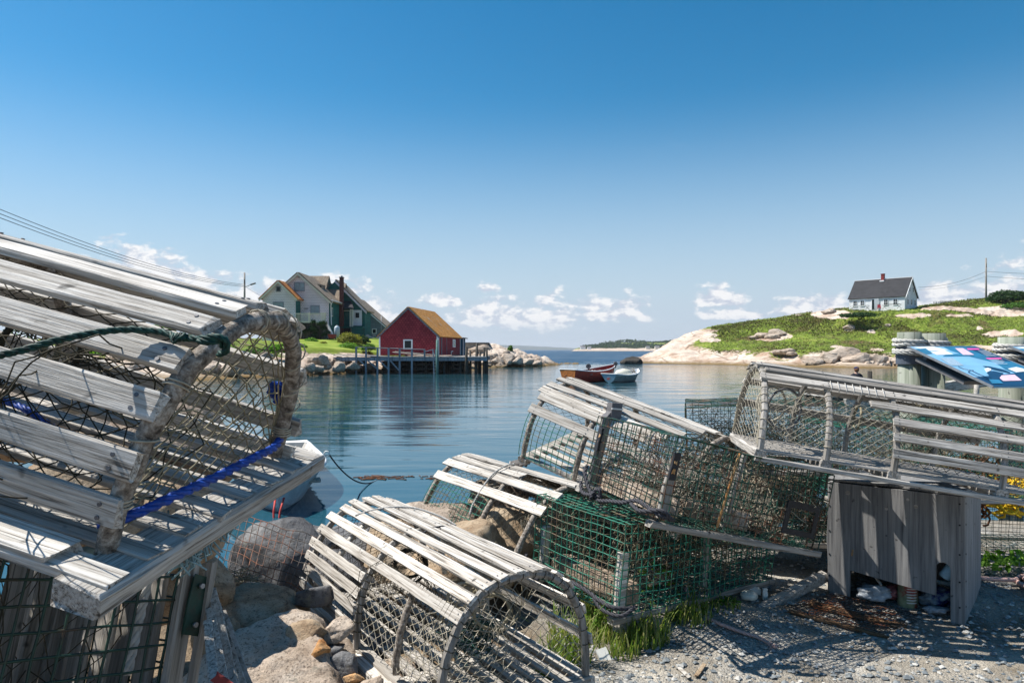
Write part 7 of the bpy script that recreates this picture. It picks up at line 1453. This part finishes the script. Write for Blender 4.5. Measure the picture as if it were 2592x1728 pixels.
# --- grass and weeds by the traps
def blades(m, c, n, h, spread, rng, w_=.0035):
    for _ in range(n):
        a = rng.uniform(0, 6.28); q = spread * math.sqrt(rng.random()); x, y = c[0] + math.cos(a) * q, c[1] + math.sin(a) * q * .8; z = gz(x, y) - .005; hh = h * rng.uniform(.4, 1.15); l = rng.uniform(.1, .75) * hh; b_ = rng.uniform(0, 6.28); d = Vector((math.cos(b_), math.sin(b_), 0)); s_ = Vector((-d.y, d.x, 0)) * w_ * rng.uniform(.6, 1.3); p = [Vector((x, y, z)), Vector((x, y, z + hh * .5)) + d * l * .25, Vector((x, y, z + hh * .85)) + d * l * .65, Vector((x, y, z + hh)) + d * l]
        m.add([p[0] - s_, p[0] + s_, p[1] - s_ * .8, p[1] + s_ * .8, p[2] - s_ * .5, p[2] + s_ * .5, p[3]], [(0, 1, 3, 2), (2, 3, 5, 4), (4, 5, 6)])
rng = random.Random(61); GG = 'grass tufts at the foot of the traps'
for i, (px, py, n_, h, sp_, lb) in enumerate(((1440, 1690, 330, .26, .085, 'tall green grass tuft over the right foot of the centre trap'), (1520, 1615, 220, .16, .10, 'yellow green grass tuft between the centre trap and the lower wire trap'), (1640, 1640, 240, .17, .10, 'grass tuft below the corner of the lower wire trap'), (1745, 1600, 240, .14, .11, 'grass tuft where the pinkish rope starts'), (1400, 1740, 200, .17, .07, 'dark blade tuft at the bottom edge under the centre trap'), (1580, 1668, 120, .12, .07, 'small grass tuft near the white carton'), (1830, 1575, 90, .08, .09, 'short grass by the plastic jar'), (1500, 1560, 160, .22, .1, 'grass standing in front of the lower wire trap mesh'), (1560, 1640, 150, .12, .1, 'low green tuft under the timber beam end'))):
    m = MB(); p = gp(px, py); blades(m, p, int(n_ * .6), h * .85, sp_, rng); tag(m.build('grass_tuft', M['grass']), lb, 'grass tuft', GG)
for i, (px, py, h, lb, mt) in enumerate(((1660, 1560, .25, 'leafy weed growing up in front of the lower wire trap', 'leaf_bright'), (1600, 1615, .08, 'low bright weed under the timber beam', 'leaf_bright'), (1700, 1600, .08, 'clover patch at the root of the pinkish rope', 'leaf'), (1500, 1610, .10, 'yellow weed patch right of the centre trap hoop', 'leaf_bright'), (1840, 1570, .04, 'flat weed patch by the plastic jar', 'leaf'))):
    p = gp(px, py); e = empty('leafy_weed', lb, 'weed', 'weeds at the foot of the traps', loc=p); m = MB(); leaves(m, (0, 0, h * .55), (.06 + h * .2, .05, h * .6), 110, .018 if h < .2 else .026, rng); m.build('foliage', M[mt], e); m = MB()
    for k in range(5): m.tube([(0, 0, 0), (rng.uniform(-.02, .02), 0, h * .5), (rng.uniform(-.05, .05), rng.uniform(-.02, .02), h)], .0018, 4)
    m.build('stem', M['leaf'], e)
p = Vector((2.9, 4.0, 0)); e = empty('leafy_weed', 'bright dock leaves behind the box below the yellow rope', 'weed', 'weeds at the foot of the traps', loc=p); m = MB(); leaves(m, (0, 0, .05), (.28, .1, .07), 160, .05, rng); m.build('foliage', M['leaf_bright'], e)
m = MB(); rr_ = random.Random(70)
for k in range(150):
    p = A(rr_.uniform(555, 640), rr_.uniform(1440, 1560), 2.75 + rr_.uniform(-.1, .1)); d = Vector((rr_.uniform(-.08, .08), rr_.uniform(-.03, .03), rr_.uniform(-.03, .03))); m.tube([p - d, p + Vector((0, -.01, .012)), p + d], .0016, 3)
tag(m.build('dry_reeds', M['twine']), 'dry reed litter caught behind the rusted mesh panel', kind='stuff')
m = MB(); rr_ = random.Random(71)
for k in range(260):
    x = rr_.uniform(-1.0, .4); y = rr_.uniform(1.9, 3.2); p = Vector((x, y, gz(x, y) + .006)); d = Vector((rr_.uniform(-.05, .05), rr_.uniform(-.05, .05), rr_.uniform(-.004, .012))); m.tube([p - d, p + d], .002, 3)
tag(m.build('wood_splinters', M['twine_pale']), 'broken splinters and straw between the near stones', kind='stuff')
